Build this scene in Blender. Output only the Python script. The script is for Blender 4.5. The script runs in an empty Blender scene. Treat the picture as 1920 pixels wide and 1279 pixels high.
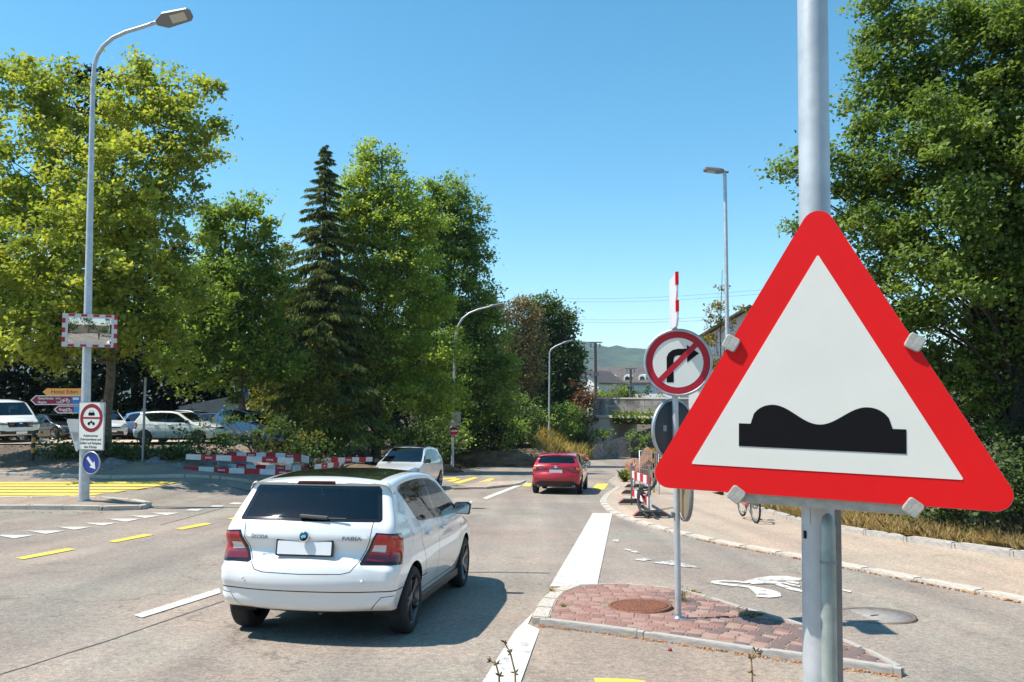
import bpy, bmesh, math, random
import numpy as np
from mathutils import Vector, Matrix, Euler

random.seed(7)
RNG = np.random.default_rng(7)
S = bpy.context.scene
HAZE = 1.3e-4
COL = S.collection
R = math.radians

# ------------------------------------------------------------------ camera
F_PX, U0, V0 = 1450.0, 960.0, 639.5
PITCH = math.atan((740.0 - V0) / F_PX)
CAM_H = 1.72
cam_data = bpy.data.cameras.new('camera')
cam = bpy.data.objects.new('camera', cam_data)
COL.objects.link(cam)
cam_data.sensor_width = 36.0
cam_data.lens = F_PX / 1920.0 * 36.0
cam_data.clip_start = 0.05
cam_data.clip_end = 12000
cam.location = (0, 0, CAM_H)
cam.rotation_euler = (R(90) + PITCH, 0, 0)
S.camera = cam

# ------------------------------------------------------------------ world and sun
SUN_EL, SUN_AZ = R(59), math.atan2(-math.cos(R(-4)), math.sin(R(-4)))   # azimuth measured from +Y towards +X
world = bpy.data.worlds.new('World')
S.world = world
world.use_nodes = True
wn = world.node_tree
sky = wn.nodes.new('ShaderNodeTexSky')
sky.sky_type = 'NISHITA'
sky.sun_disc = False
sky.sun_elevation = SUN_EL
sky.sun_rotation = SUN_AZ
sky.altitude = 300
sky.air_density = 1.0
sky.dust_density = 0.2
sky.ozone_density = 2.2
hs = wn.nodes.new('ShaderNodeHueSaturation')
hs.inputs['Hue'].default_value = 0.479
hs.inputs['Saturation'].default_value = 1.27
wn.links.new(sky.outputs[0], hs.inputs['Color'])
wn.links.new(hs.outputs[0], wn.nodes['Background'].inputs[0])
wn.nodes['Background'].inputs[1].default_value = 0.14
sun_data = bpy.data.lights.new('sun', 'SUN')
sun_data.energy = 4.9
sun_data.angle = R(0.53)
sun_data.color = (1.0, 0.945, 0.86)
sun = bpy.data.objects.new('sun', sun_data)
COL.objects.link(sun)
sv = Vector((math.sin(SUN_AZ) * math.cos(SUN_EL), math.cos(SUN_AZ) * math.cos(SUN_EL), math.sin(SUN_EL)))
sun.rotation_euler = sv.to_track_quat('Z', 'Y').to_euler()
S.view_settings.view_transform = 'Standard'
S.view_settings.look = 'None'
S.view_settings.exposure = 0.60
S.view_settings.gamma = 1.0
S.view_settings.use_curve_mapping = False
S.cycles.use_denoising = True
S.cycles.max_bounces = 7
S.cycles.diffuse_bounces = 3
S.cycles.glossy_bounces = 4
S.cycles.transmission_bounces = 5
S.cycles.transparent_max_bounces = 10
S.cycles.volume_bounces = 0
S.cycles.caustics_reflective = False
S.cycles.caustics_refractive = False

# ------------------------------------------------------------------ terrain
HD = R(8.3)
SH, CH = math.sin(HD), math.cos(HD)

def sstep(a, b, x):
    t = np.clip((x - a) / (b - a), 0, 1)
    return t * t * (3 - 2 * t)

_ls = np.array([-400, -12, -8, 0, 10, 20, 28, 34, 45, 60, 72, 84, 100, 6000.])
_lz = np.array([.62, .62, .52, 0, -.70, -1.34, -1.80, -2.15, -2.80, -3.65, -4.2, -4.55, -4.75, -4.75])
_fs = np.linspace(-60, 140, 801)
_fz = np.interp(_fs, _ls, _lz)
_k = np.ones(25) / 25
_fz = np.convolve(np.pad(_fz, 12, mode='edge'), _k, mode='valid')

def H(x, y):
    x = np.asarray(x, float); y = np.asarray(y, float)
    s = SH * x + CH * y
    r = CH * x - SH * y
    z = np.interp(s, _fs, _fz)
    L = np.interp(y, [-50, 10, 24, 28.3, 29.2, 32.4, 33.0, 38, 49, 60, 90, 140], [-1.2, -1.2, -1.2, -1.15, -1.05, -.52, -.5, -.5, -1.45, -2.3, -3.2, -3.6])
    L = L - 1.15 * sstep(-13.8, -8.8, x) * sstep(28, 31, y) * (1 - sstep(50, 60, y))
    b = -12.3 + 2.0 * sstep(30, 46, y) + 9.5 * sstep(52, 84, y)
    w = sstep(0, 2.8, b - r)
    up = np.maximum(L - z, 0)
    z = z + w * up
    z = z + 0.10 * np.clip(r - 8.5, 0, 14) * sstep(4, 12, y) * (1 - sstep(55, 75, y))
    return z

def h(x, y):
    return float(H(x, y))

CP, SP = math.cos(PITCH), math.sin(PITCH)

def ray(u, v):
    a = (u - U0) / F_PX; b = -(v - V0) / F_PX
    return Vector((a, CP - b * SP, SP + b * CP))

def P(u, v, D):
    """pixel of the photograph and forward distance -> point"""
    d = ray(u, v)
    return Vector((0, 0, CAM_H)) + d * (D / d.y)

_T = np.concatenate([np.linspace(1.0, 60, 2400), np.linspace(60, 220, 1600)])

def G(u, v):
    """pixel -> point on the ground"""
    d = ray(u, v)
    zz = CAM_H + d.z * _T - H(d.x * _T, d.y * _T)
    i = int(np.argmax(zz <= 0))
    t = _T[i] if i == 0 else _T[i - 1] + (_T[i] - _T[i - 1]) * zz[i - 1] / (zz[i - 1] - zz[i])
    return Vector((d.x * t, d.y * t, CAM_H + d.z * t))

def GD(u, D):
    """column u, forward distance D -> point on the ground there"""
    x = (u - U0) / F_PX * D * 1.0
    return Vector((x, D, h(x, D)))

# ------------------------------------------------------------------ materials
MATS = {}

def _new(name):
    m = bpy.data.materials.new(name)
    m.use_nodes = True
    nt = m.node_tree
    return m, nt, nt.nodes['Principled BSDF']

def mat(name, color, rough=0.6, metal=0.0, var=0.0, scale=8.0, bump=0.0, bscale=None, coat=0.0, spec=None, color2=None, detail=4.0, emit=None):
    """principled material; var mixes towards a darker (or given second) colour with noise, bump adds fine relief"""
    if name in MATS:
        return MATS[name]
    m, nt, b = _new(name)
    c = (*color, 1.0)
    b.inputs['Base Color'].default_value = c
    b.inputs['Roughness'].default_value = rough
    b.inputs['Metallic'].default_value = metal
    b.inputs['Coat Weight'].default_value = coat
    b.inputs['Coat Roughness'].default_value = 0.03
    if spec is not None:
        b.inputs['Specular IOR Level'].default_value = spec
    tc = nt.nodes.new('ShaderNodeTexCoord')
    if var > 0 or color2:
        n = nt.nodes.new('ShaderNodeTexNoise')
        n.inputs['Scale'].default_value = scale
        n.inputs['Detail'].default_value = detail
        n.inputs['Roughness'].default_value = 0.6
        nt.links.new(tc.outputs['Object'], n.inputs['Vector'])
        rp = nt.nodes.new('ShaderNodeValToRGB')
        rp.color_ramp.elements[0].position = 0.35
        rp.color_ramp.elements[1].position = 0.65
        c2 = (*color2, 1.0) if color2 else tuple(x * (1 - var) for x in color) + (1.0,)
        rp.color_ramp.elements[0].color = c2
        rp.color_ramp.elements[1].color = c
        nt.links.new(n.outputs['Fac'], rp.inputs['Fac'])
        nt.links.new(rp.outputs['Color'], b.inputs['Base Color'])
    if bump > 0:
        n2 = nt.nodes.new('ShaderNodeTexNoise')
        n2.inputs['Scale'].default_value = bscale or scale * 4
        n2.inputs['Detail'].default_value = 3
        nt.links.new(tc.outputs['Object'], n2.inputs['Vector'])
        bp = nt.nodes.new('ShaderNodeBump')
        bp.inputs['Strength'].default_value = bump
        bp.inputs['Distance'].default_value = 0.01
        nt.links.new(n2.outputs['Fac'], bp.inputs['Height'])
        nt.links.new(bp.outputs['Normal'], b.inputs['Normal'])
    if emit:
        b.inputs['Emission Color'].default_value = (*emit[:3], 1)
        b.inputs['Emission Strength'].default_value = emit[3]
    MATS[name] = m
    return m

def asphalt(name, light, dark, tint=(1, 1, 1), cracks=True):
    """road surface: fine aggregate speckle, broad patches, worn tracks and a few cracks"""
    m, nt, b = _new(name)
    N, Lk = nt.nodes, nt.links
    g = N.new('ShaderNodeNewGeometry')
    def noise(scale, detail=3, rough=.6, dist=0):
        n = N.new('ShaderNodeTexNoise'); n.inputs['Scale'].default_value = scale
        n.inputs['Detail'].default_value = detail; n.inputs['Roughness'].default_value = rough
        n.inputs['Distortion'].default_value = dist
        Lk.new(g.outputs['Position'], n.inputs['Vector']); return n
    def ramp(src, p0, c0, p1, c1):
        r = N.new('ShaderNodeValToRGB'); e = r.color_ramp.elements
        e[0].position = p0; e[0].color = (*c0, 1); e[1].position = p1; e[1].color = (*c1, 1)
        Lk.new(src, r.inputs['Fac']); return r
    def mixc(kind, fac, a, c):
        x = N.new('ShaderNodeMix'); x.data_type = 'RGBA'; x.blend_type = kind
        x.inputs['Factor'].default_value = fac
        Lk.new(a, x.inputs['A']); Lk.new(c, x.inputs['B']); return x.outputs['Result']
    base0 = ramp(noise(0.55, 5, .62).outputs['Fac'], .3, dark, .7, light)
    tintr = ramp(noise(0.35, 4, .6, .3).outputs['Fac'], .36, (1.06, .985, .95), .64, (.965, 1.005, .985))
    class _o: pass
    base = _o(); base.outputs = {'Color': mixc('MULTIPLY', 1, base0.outputs['Color'], tintr.outputs['Color'])}
    spk = ramp(noise(60, 2, .75).outputs['Fac'], .34, (.70, .70, .71), .68, (1.28, 1.26, 1.23))
    spk2 = ramp(noise(19, 3, .75).outputs['Fac'], .34, (.76, .76, .77), .66, (1.22, 1.21, 1.18))
    mp = N.new('ShaderNodeMapping'); mp.inputs['Rotation'].default_value = (0, 0, HD); mp.inputs['Scale'].default_value = (1.3, .05, 1)
    Lk.new(g.outputs['Position'], mp.inputs['Vector'])
    tr = N.new('ShaderNodeTexNoise'); tr.inputs['Scale'].default_value = 1.0; tr.inputs['Detail'].default_value = 3
    Lk.new(mp.outputs['Vector'], tr.inputs['Vector'])
    track = ramp(tr.outputs['Fac'], .32, (.80, .80, .815), .68, (1.12, 1.11, 1.08))
    c = mixc('MULTIPLY', 1, base.outputs['Color'], spk.outputs['Color'])
    c = mixc('MULTIPLY', 1, c, spk2.outputs['Color'])
    c = mixc('MULTIPLY', 1, c, track.outputs['Color'])
    if cracks:
        v = N.new('ShaderNodeTexVoronoi'); v.feature = 'DISTANCE_TO_EDGE'; v.inputs['Scale'].default_value = .16
        dn = noise(1.1, 4, .6)
        ad = N.new('ShaderNodeVectorMath'); ad.operation = 'ADD'
        sc = N.new('ShaderNodeVectorMath'); sc.operation = 'SCALE'; sc.inputs['Scale'].default_value = 1.6
        Lk.new(dn.outputs['Color'], sc.inputs[0]); Lk.new(g.outputs['Position'], ad.inputs[0]); Lk.new(sc.outputs[0], ad.inputs[1])
        Lk.new(ad.outputs[0], v.inputs['Vector'])
        cr = ramp(v.outputs['Distance'], .0012, (.55, .53, .52), .0035, (1, 1, 1))
        c = mixc('MULTIPLY', .8, c, cr.outputs['Color'])
    st = ramp(noise(.9, 6, .7, .4).outputs['Fac'], .28, (.62, .60, .58), .42, (1, 1, 1))
    c = mixc('MULTIPLY', .7, c, st.outputs['Color'])
    Lk.new(c, b.inputs['Base Color'])
    b.inputs['Roughness'].default_value = .82
    b.inputs['Specular IOR Level'].default_value = .35
    bn = noise(95, 2, .7); bp = N.new('ShaderNodeBump'); bp.inputs['Strength'].default_value = .35; bp.inputs['Distance'].default_value = .004
    Lk.new(bn.outputs['Fac'], bp.inputs['Height']); Lk.new(bp.outputs['Normal'], b.inputs['Normal'])
    MATS[name] = m
    return m

def road_paint(name, color, wear=.5, under=(.23, .215, .2)):
    """thermoplastic road paint with worn spots through which the asphalt shows"""
    m, nt, b = _new(name)
    N, Lk = nt.nodes, nt.links
    g = N.new('ShaderNodeNewGeometry')
    n = N.new('ShaderNodeTexNoise'); n.inputs['Scale'].default_value = 9; n.inputs['Detail'].default_value = 8; n.inputs['Roughness'].default_value = .75
    n2 = N.new('ShaderNodeTexNoise'); n2.inputs['Scale'].default_value = 1.6; n2.inputs['Detail'].default_value = 4
    Lk.new(g.outputs['Position'], n.inputs['Vector']); Lk.new(g.outputs['Position'], n2.inputs['Vector'])
    r = N.new('ShaderNodeValToRGB'); e = r.color_ramp.elements
    e[0].position = .30 + .14 * (wear - .5); e[1].position = .40 + .2 * (wear - .5)
    e[0].color = (*under, 1); e[1].color = (*color, 1)
    Lk.new(n.outputs['Fac'], r.inputs['Fac'])
    r2 = N.new('ShaderNodeValToRGB'); r2.color_ramp.elements[0].position = .3; r2.color_ramp.elements[1].position = .7
    r2.color_ramp.elements[0].color = (.84, .83, .81, 1); r2.color_ramp.elements[1].color = (1, 1, 1, 1)
    Lk.new(n2.outputs['Fac'], r2.inputs['Fac'])
    x = N.new('ShaderNodeMix'); x.data_type = 'RGBA'; x.blend_type = 'MULTIPLY'; x.inputs['Factor'].default_value = 1
    Lk.new(r.outputs['Color'], x.inputs['A']); Lk.new(r2.outputs['Color'], x.inputs['B'])
    Lk.new(x.outputs['Result'], b.inputs['Base Color'])
    b.inputs['Roughness'].default_value = .7
    MATS[name] = m
    return m

def leaf_mat(name, dark, light, trans=.38, tcol=None, rough=.5, spec=.32):
    """foliage: colour differs from leaf to leaf (stored per leaf), light shines through"""
    m, nt, b = _new(name)
    N, Lk = nt.nodes, nt.links
    at = N.new('ShaderNodeAttribute'); at.attribute_name = 'tone'
    r = N.new('ShaderNodeValToRGB'); e = r.color_ramp.elements
    e[0].color = (*dark, 1); e[1].color = (*light, 1); e[0].position = .05; e[1].position = .95
    Lk.new(at.outputs['Fac'], r.inputs['Fac'])
    Lk.new(r.outputs['Color'], b.inputs['Base Color'])
    b.inputs['Roughness'].default_value = rough
    b.inputs['Specular IOR Level'].default_value = spec
    tr = N.new('ShaderNodeBsdfTranslucent')
    mx = N.new('ShaderNodeMix'); mx.data_type = 'RGBA'; mx.blend_type = 'MULTIPLY'; mx.inputs['Factor'].default_value = 1
    Lk.new(r.outputs['Color'], mx.inputs['A']); mx.inputs['B'].default_value = (*(tcol or (2.4, 2.1, .55)), 1)
    Lk.new(mx.outputs['Result'], tr.inputs['Color'])
    sh = N.new('ShaderNodeMixShader'); sh.inputs['Fac'].default_value = trans
    Lk.new(b.outputs[0], sh.inputs[1]); Lk.new(tr.outputs[0], sh.inputs[2])
    Lk.new(sh.outputs[0], N['Material Output'].inputs['Surface'])
    MATS[name] = m
    return m

def glass_mat(name, tint, refl=.9):
    """thin tinted pane: fresnel reflection over a tinted see-through"""
    m, nt, b = _new(name)
    N, Lk = nt.nodes, nt.links
    N.remove(b)
    gl = N.new('ShaderNodeBsdfGlossy'); gl.inputs['Roughness'].default_value = .02; gl.inputs['Color'].default_value = (refl, refl, refl, 1)
    tr = N.new('ShaderNodeBsdfTransparent'); tr.inputs['Color'].default_value = (*tint, 1)
    fr = N.new('ShaderNodeFresnel'); fr.inputs['IOR'].default_value = 1.75
    sh = N.new('ShaderNodeMixShader')
    Lk.new(fr.outputs[0], sh.inputs['Fac']); Lk.new(tr.outputs[0], sh.inputs[1]); Lk.new(gl.outputs[0], sh.inputs[2])
    Lk.new(sh.outputs[0], N['Material Output'].inputs['Surface'])
    MATS[name] = m
    return m

# ------------------------------------------------------------------ object helpers
def thing(name, label, cat, loc=(0, 0, 0), rotz=0.0, group=None):
    o = bpy.data.objects.new(name, None)
    o.empty_display_size = .2
    COL.objects.link(o)
    o.location = loc
    o.rotation_euler = (0, 0, rotz)
    return tag(o, label, cat, group)

def tag(o, label=None, cat=None, group=None, kind=None):
    if label: o['label'] = label
    if cat: o['category'] = cat
    if group: o['group'] = group
    if kind: o['kind'] = kind
    return o

def link(name, me, material, parent=None):
    o = bpy.data.objects.new(name, me)
    COL.objects.link(o)
    if material is not None:
        if len(me.materials) == 0:
            me.materials.append(material)
    if parent is not None:
        o.parent = parent
    return o

def copy_tree(o, parent=None):
    c = o.copy()
    COL.objects.link(c)
    c.parent = parent
    for ch in list(o.children):
        copy_tree(ch, c)
    return c

class MB:
    """collects shapes, builds one mesh object"""
    def __init__(self):
        self.v = []; self.f = []; self.smooth = []
    def add(self, vs, fs, smooth=False):
        o = len(self.v)
        self.v.extend([tuple(p) for p in vs])
        for f in fs:
            self.f.append(tuple(i + o for i in f)); self.smooth.append(smooth)
        return self
    def box(self, c, s, rot=None, taper=1.0):
        x, y, z = s[0] / 2, s[1] / 2, s[2] / 2
        vs = []
        for k, (a, b, d) in enumerate([(-1, -1, -1), (1, -1, -1), (1, 1, -1), (-1, 1, -1), (-1, -1, 1), (1, -1, 1), (1, 1, 1), (-1, 1, 1)]):
            t = taper if d > 0 else 1
            p = Vector((a * x * t, b * y * t, d * z))
            if rot is not None: p = rot @ p
            vs.append(p + Vector(c))
        return self.add(vs, [(0, 3, 2, 1), (4, 5, 6, 7), (0, 1, 5, 4), (1, 2, 6, 5), (2, 3, 7, 6), (3, 0, 4, 7)])
    def bar(self, p, q, w, t=None):
        """square bar between two points"""
        p, q = Vector(p), Vector(q)
        d = q - p
        rot = d.to_track_quat('Z', 'Y').to_matrix()
        return self.box((p + q) / 2, (w, t or w, d.length), rot)
    def tube(self, pts, rad, n=12, caps=True, smooth=True):
        pts = [Vector(p) for p in pts]
        if not hasattr(rad, '__len__'): rad = [rad] * len(pts)
        vs = []; fs = []
        up = None
        for i, p in enumerate(pts):
            d = (pts[min(i + 1, len(pts) - 1)] - pts[max(i - 1, 0)])
            if d.length < 1e-9: d = Vector((0, 0, 1))
            d.normalize()
            if up is None:
                up = Vector((1, 0, 0)) if abs(d.x) < .8 else Vector((0, 1, 0))
            a = (up - d * up.dot(d)).normalized(); b = d.cross(a); up = a
            for k in range(n):
                t = 2 * math.pi * k / n
                vs.append(p + (a * math.cos(t) + b * math.sin(t)) * rad[i])
        for i in range(len(pts) - 1):
            for k in range(n):
                fs.append((i * n + k, i * n + (k + 1) % n, (i + 1) * n + (k + 1) % n, (i + 1) * n + k))
        self.add(vs, fs, smooth)
        if caps:
            m = len(pts) - 1
            self.add([vs[k] for k in range(n)], [tuple(reversed(range(n)))])
            self.add([vs[m * n + k] for k in range(n)], [tuple(range(n))])
        return self
    def lathe(self, prof, n=24, axis='Z', c=(0, 0, 0), smooth=True):
        """profile of (radius, height) turned about an axis through c"""
        vs = []; fs = []
        for (r, z) in prof:
            for k in range(n):
                t = 2 * math.pi * k / n
                a, b = r * math.cos(t), r * math.sin(t)
                p = {'Z': (a, b, z), 'Y': (a, z, b), 'X': (z, a, b)}[axis]
                vs.append((p[0] + c[0], p[1] + c[1], p[2] + c[2]))
        for i in range(len(prof) - 1):
            for k in range(n):
                q = (i * n + k, i * n + (k + 1) % n, (i + 1) * n + (k + 1) % n, (i + 1) * n + k)
                fs.append(q if axis == 'Z' else q[::-1] if axis == 'Y' else q)
        return self.add(vs, fs, smooth)
    def prism(self, poly, y0, y1):
        """2-D polygon (x, z) extruded along y from y0 (front, towards -Y) to y1"""
        n = len(poly)
        ar = sum(poly[i][0] * poly[(i + 1) % n][1] - poly[(i + 1) % n][0] * poly[i][1] for i in range(n))
        if ar < 0: poly = poly[::-1]
        vs = [(x, y0, z) for x, z in poly] + [(x, y1, z) for x, z in poly]
        fs = [tuple(range(n)), tuple(reversed(range(n, 2 * n)))]
        fs += [(i, i + n, (i + 1) % n + n, (i + 1) % n) for i in range(n)]
        return self.add(vs, fs)
    def ring(self, outer, inner, y0, y1):
        """two matching outlines: a flat frame extruded along y"""
        n = len(outer)
        vs = [(x, y0, z) for x, z in outer] + [(x, y0, z) for x, z in inner] + [(x, y1, z) for x, z in outer] + [(x, y1, z) for x, z in inner]
        fs = []
        for i in range(n):
            j = (i + 1) % n
            fs += [(i, j, j + n, i + n), (i + 2 * n, i + 3 * n, j + 3 * n, j + 2 * n), (i, i + 2 * n, j + 2 * n, j), (i + n, j + n, j + 3 * n, i + 3 * n)]
        return self.add(vs, fs)
    def mesh(self, name):
        me = bpy.data.meshes.new(name)
        me.from_pydata([tuple(p) for p in self.v], [], self.f)
        me.polygons.foreach_set('use_smooth', self.smooth)
        me.update()
        return me
    def build(self, name, material, parent=None, bevel=0, fix=True):
        me = self.mesh(name)
        if bevel or fix:
            bm = bmesh.new(); bm.from_mesh(me)
            if fix: bmesh.ops.recalc_face_normals(bm, faces=bm.faces)
            if bevel:
                bmesh.ops.remove_doubles(bm, verts=bm.verts, dist=1e-6)
                es = [e for e in bm.edges if len(e.link_faces) == 2 and e.calc_face_angle(0) > .6]
                bmesh.ops.bevel(bm, geom=es, offset=bevel, segments=2, affect='EDGES', profile=.5)
            bm.to_mesh(me); bm.free()
        return link(name, me, material, parent)

def circle(r, n=40, cx=0, cz=0):
    return [(cx + r * math.cos(2 * math.pi * k / n), cz + r * math.sin(2 * math.pi * k / n)) for k in range(n)]

def round_poly(pts, r, n=5):
    out = []
    m = len(pts)
    for i in range(m):
        p0, p1, p2 = Vector(pts[i - 1]), Vector(pts[i]), Vector(pts[(i + 1) % m])
        a = (p0 - p1).normalized(); b = (p2 - p1).normalized()
        ang = a.angle(b)
        rr = r[i] if hasattr(r, '__len__') else r
        if rr <= 0:
            out.append(tuple(p1)); continue
        d = rr / math.tan(ang / 2)
        c = p1 + (a + b).normalized() * (rr / math.sin(ang / 2))
        s, e = p1 + a * d - c, p1 + b * d - c
        a0 = math.atan2(s.y, s.x); a1 = math.atan2(e.y, e.x)
        da = (a1 - a0 + math.pi) % (2 * math.pi) - math.pi
        for k in range(n + 1):
            t = a0 + da * k / n
            out.append((c.x + rr * math.cos(t), c.y + rr * math.sin(t)))
    return out

def rect(w, hh, cx=0, cz=0, r=0):
    p = [(cx - w / 2, cz - hh / 2), (cx + w / 2, cz - hh / 2), (cx + w / 2, cz + hh / 2), (cx - w / 2, cz + hh / 2)]
    return round_poly(p, r) if r else p

def stroke(pts, w):
    """thick polyline as polygon"""
    pts = [Vector(p) for p in pts]
    Lf, Rt = [], []
    for i, p in enumerate(pts):
        d = (pts[min(i + 1, len(pts) - 1)] - pts[max(i - 1, 0)]).normalized()
        n = Vector((-d.y, d.x)) * w / 2
        Lf.append(tuple(p + n)); Rt.append(tuple(p - n))
    return Lf + Rt[::-1]

def text_part(name, body, size, material, parent, loc, width=None, bold=0.0, rot=(R(90), 0, 0)):
    """lettering as a thin mesh in the local x-z plane, facing -Y"""
    cu = bpy.data.curves.new(name, 'FONT')
    cu.body = body; cu.size = size; cu.extrude = .0008; cu.offset = bold
    cu.align_x = 'CENTER'; cu.align_y = 'CENTER'; cu.resolution_u = 3
    tmp = bpy.data.objects.new('tmp', cu); COL.objects.link(tmp)
    bpy.context.view_layer.update()
    dg = bpy.context.evaluated_depsgraph_get()
    me = bpy.data.meshes.new_from_object(tmp.evaluated_get(dg))
    bpy.data.objects.remove(tmp); bpy.data.curves.remove(cu)
    me.name = name
    me.materials.clear()
    o = link(name, me, material, parent)
    if width:
        xs = [v.co.x for v in me.vertices]
        k = width / (max(xs) - min(xs))
        for v in me.vertices: v.co.x *= k
    o.location = loc; o.rotation_euler = rot
    return o

def drape(name, poly, off, material, parent=None, cell=1.0, thick=0.0):
    """flat outline (x, y) laid on the terrain, off metres above it"""
    bm = bmesh.new()
    vs = [bm.verts.new((p[0], p[1], 0)) for p in poly]
    f = bm.faces.new(vs)
    bmesh.ops.triangulate(bm, faces=[f])
    xs = [p[0] for p in poly]; ys = [p[1] for p in poly]
    for ax, lo, hi in ((0, min(xs), max(xs)), (1, min(ys), max(ys))):
        k = math.ceil(lo / cell)
        while k * cell < hi:
            co = [0, 0, 0]; no = [0, 0, 0]; co[ax] = k * cell + 1e-4; no[ax] = 1
            bmesh.ops.bisect_plane(bm, geom=bm.verts[:] + bm.edges[:] + bm.faces[:], plane_co=co, plane_no=no)
            k += 1
    if thick:
        ret = bmesh.ops.extrude_face_region(bm, geom=bm.faces[:])
        top = [g for g in ret['geom'] if isinstance(g, bmesh.types.BMVert)]
        for v in bm.verts: v.co.z = -thick
        for v in top: v.co.z = 0
    for v in bm.verts:
        v.co.z += h(v.co.x, v.co.y) + off
    bmesh.ops.recalc_face_normals(bm, faces=bm.faces)
    for f in bm.faces:
        f.smooth = False
    if not thick:
        for f in bm.faces:
            if f.normal.z < 0: f.normal_flip()
    me = bpy.data.meshes.new(name)
    bm.to_mesh(me); bm.free()
    return link(name, me, material, parent)

def drape_px(name, px, off, material, parent=None, cell=1.0):
    return drape(name, [tuple(G(u, v))[:2] for u, v in px], off, material, parent, cell)
# ------------------------------------------------------------------ cars
M_RUBBER = mat('tyre rubber', (.018, .018, .02), .8, var=.3, scale=30)
M_BLACKPL = mat('black plastic', (.012, .012, .013), .45)
M_PIANO = mat('gloss black trim', (.008, .008, .009), .08, coat=.5)
M_RIM = mat('alloy rim', (.42, .42, .44), .3, .9)
M_RIMDARK = mat('dark alloy rim', (.06, .06, .065), .35, .7)
M_CHROME = mat('chrome', (.75, .75, .77), .08, 1.0)
M_LAMPRED = mat('red lamp lens', (.34, .003, .006), .12, coat=1.0, emit=(.9, .01, .01, .03))
M_LAMPRED2 = mat('deep red lamp lens', (.16, .003, .005), .12, coat=1.0)
M_LAMPCLR = mat('clear lamp lens', (.62, .62, .64), .12, .5, coat=1.0)
M_LAMPORG = mat('amber lamp lens', (.75, .22, .01), .15, coat=1.0)
M_HEAD = mat('headlamp lens', (.33, .35, .37), .08, .55, coat=1.0)
M_STEELP = mat('dull exhaust steel', (.12, .12, .12), .5, .6)
M_PLATE = mat('number plate', (.82, .82, .82), .4)
M_INTER = mat('car interior', (.06, .06, .064), .75, var=.3, scale=6)
M_SEAT = mat('seat fabric', (.035, .036, .04), .85)
M_UNDER = mat('car underside', (.01, .01, .01), .9)
M_GLASSR = glass_mat('privacy glass', (.36, .47, .50))
M_GLASS = glass_mat('window glass', (.50, .60, .60))

def car_paint(name, col, flake=0.0, rough=.28):
    return mat(name, col, rough, flake, coat=1.0, spec=.5)

def spline_closed(pts, n):
    """closed Catmull-Rom through pts, n samples evenly by length; a third value of 1 makes a point sharp"""
    out = []
    m = len(pts)
    for i in range(m):
        p0, p1, p2, p3 = pts[i - 1], pts[i], pts[(i + 1) % m], pts[(i + 2) % m]
        a0, a1, a2, a3 = (np.array(p[:2], float) for p in (p0, p1, p2, p3))
        s1 = len(p1) > 2 and p1[2]; s2 = len(p2) > 2 and p2[2]
        d = np.linalg.norm(a2 - a1)
        t1 = (a2 - a1) if s1 else (a2 - a0) / max(np.linalg.norm(a2 - a0), 1e-6) * d
        t2 = (a2 - a1) if s2 else (a3 - a1) / max(np.linalg.norm(a3 - a1), 1e-6) * d
        for k in range(24):
            t = k / 24
            h00 = 2 * t**3 - 3 * t**2 + 1; h10 = t**3 - 2 * t**2 + t; h01 = -2 * t**3 + 3 * t**2; h11 = t**3 - t**2
            out.append(h00 * a1 + h10 * t1 + h01 * a2 + h11 * t2)
    out = np.array(out)
    seg = np.linalg.norm(np.roll(out, -1, 0) - out, axis=1)
    cum = np.concatenate([[0], np.cumsum(seg)])
    q = np.linspace(0, cum[-1], n, endpoint=False)
    ex = np.vstack([out, out[:1]])
    return np.stack([np.interp(q, cum, ex[:, 0]), np.interp(q, cum, ex[:, 1])], 1)

def pip(poly, x, y):
    c = False
    j = len(poly) - 1
    for i in range(len(poly)):
        xi, yi = poly[i]; xj, yj = poly[j]
        if (yi > y) != (yj > y) and x < (xj - xi) * (y - yi) / (yj - yi) + xi:
            c = not c
        j = i
    return c

def smooth_interp(xs, ys, x):
    xs = np.array(xs, float); ys = np.array(ys, float)
    n = len(xs)
    d = np.diff(ys) / np.diff(xs)
    m = np.zeros(n); m[0] = d[0]; m[-1] = d[-1]
    for i in range(1, n - 1):
        m[i] = 0 if d[i - 1] * d[i] <= 0 else 2 * d[i - 1] * d[i] / (d[i - 1] + d[i])
    x = np.clip(x, xs[0], xs[-1])
    i = np.clip(np.searchsorted(xs, x) - 1, 0, n - 2)
    hh = xs[i + 1] - xs[i]; t = (x - xs[i]) / hh
    return (2*t**3-3*t**2+1)*ys[i] + (t**3-2*t**2+t)*hh*m[i] + (-2*t**3+3*t**2)*ys[i+1] + (t**3-t**2)*hh*m[i+1]

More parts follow.
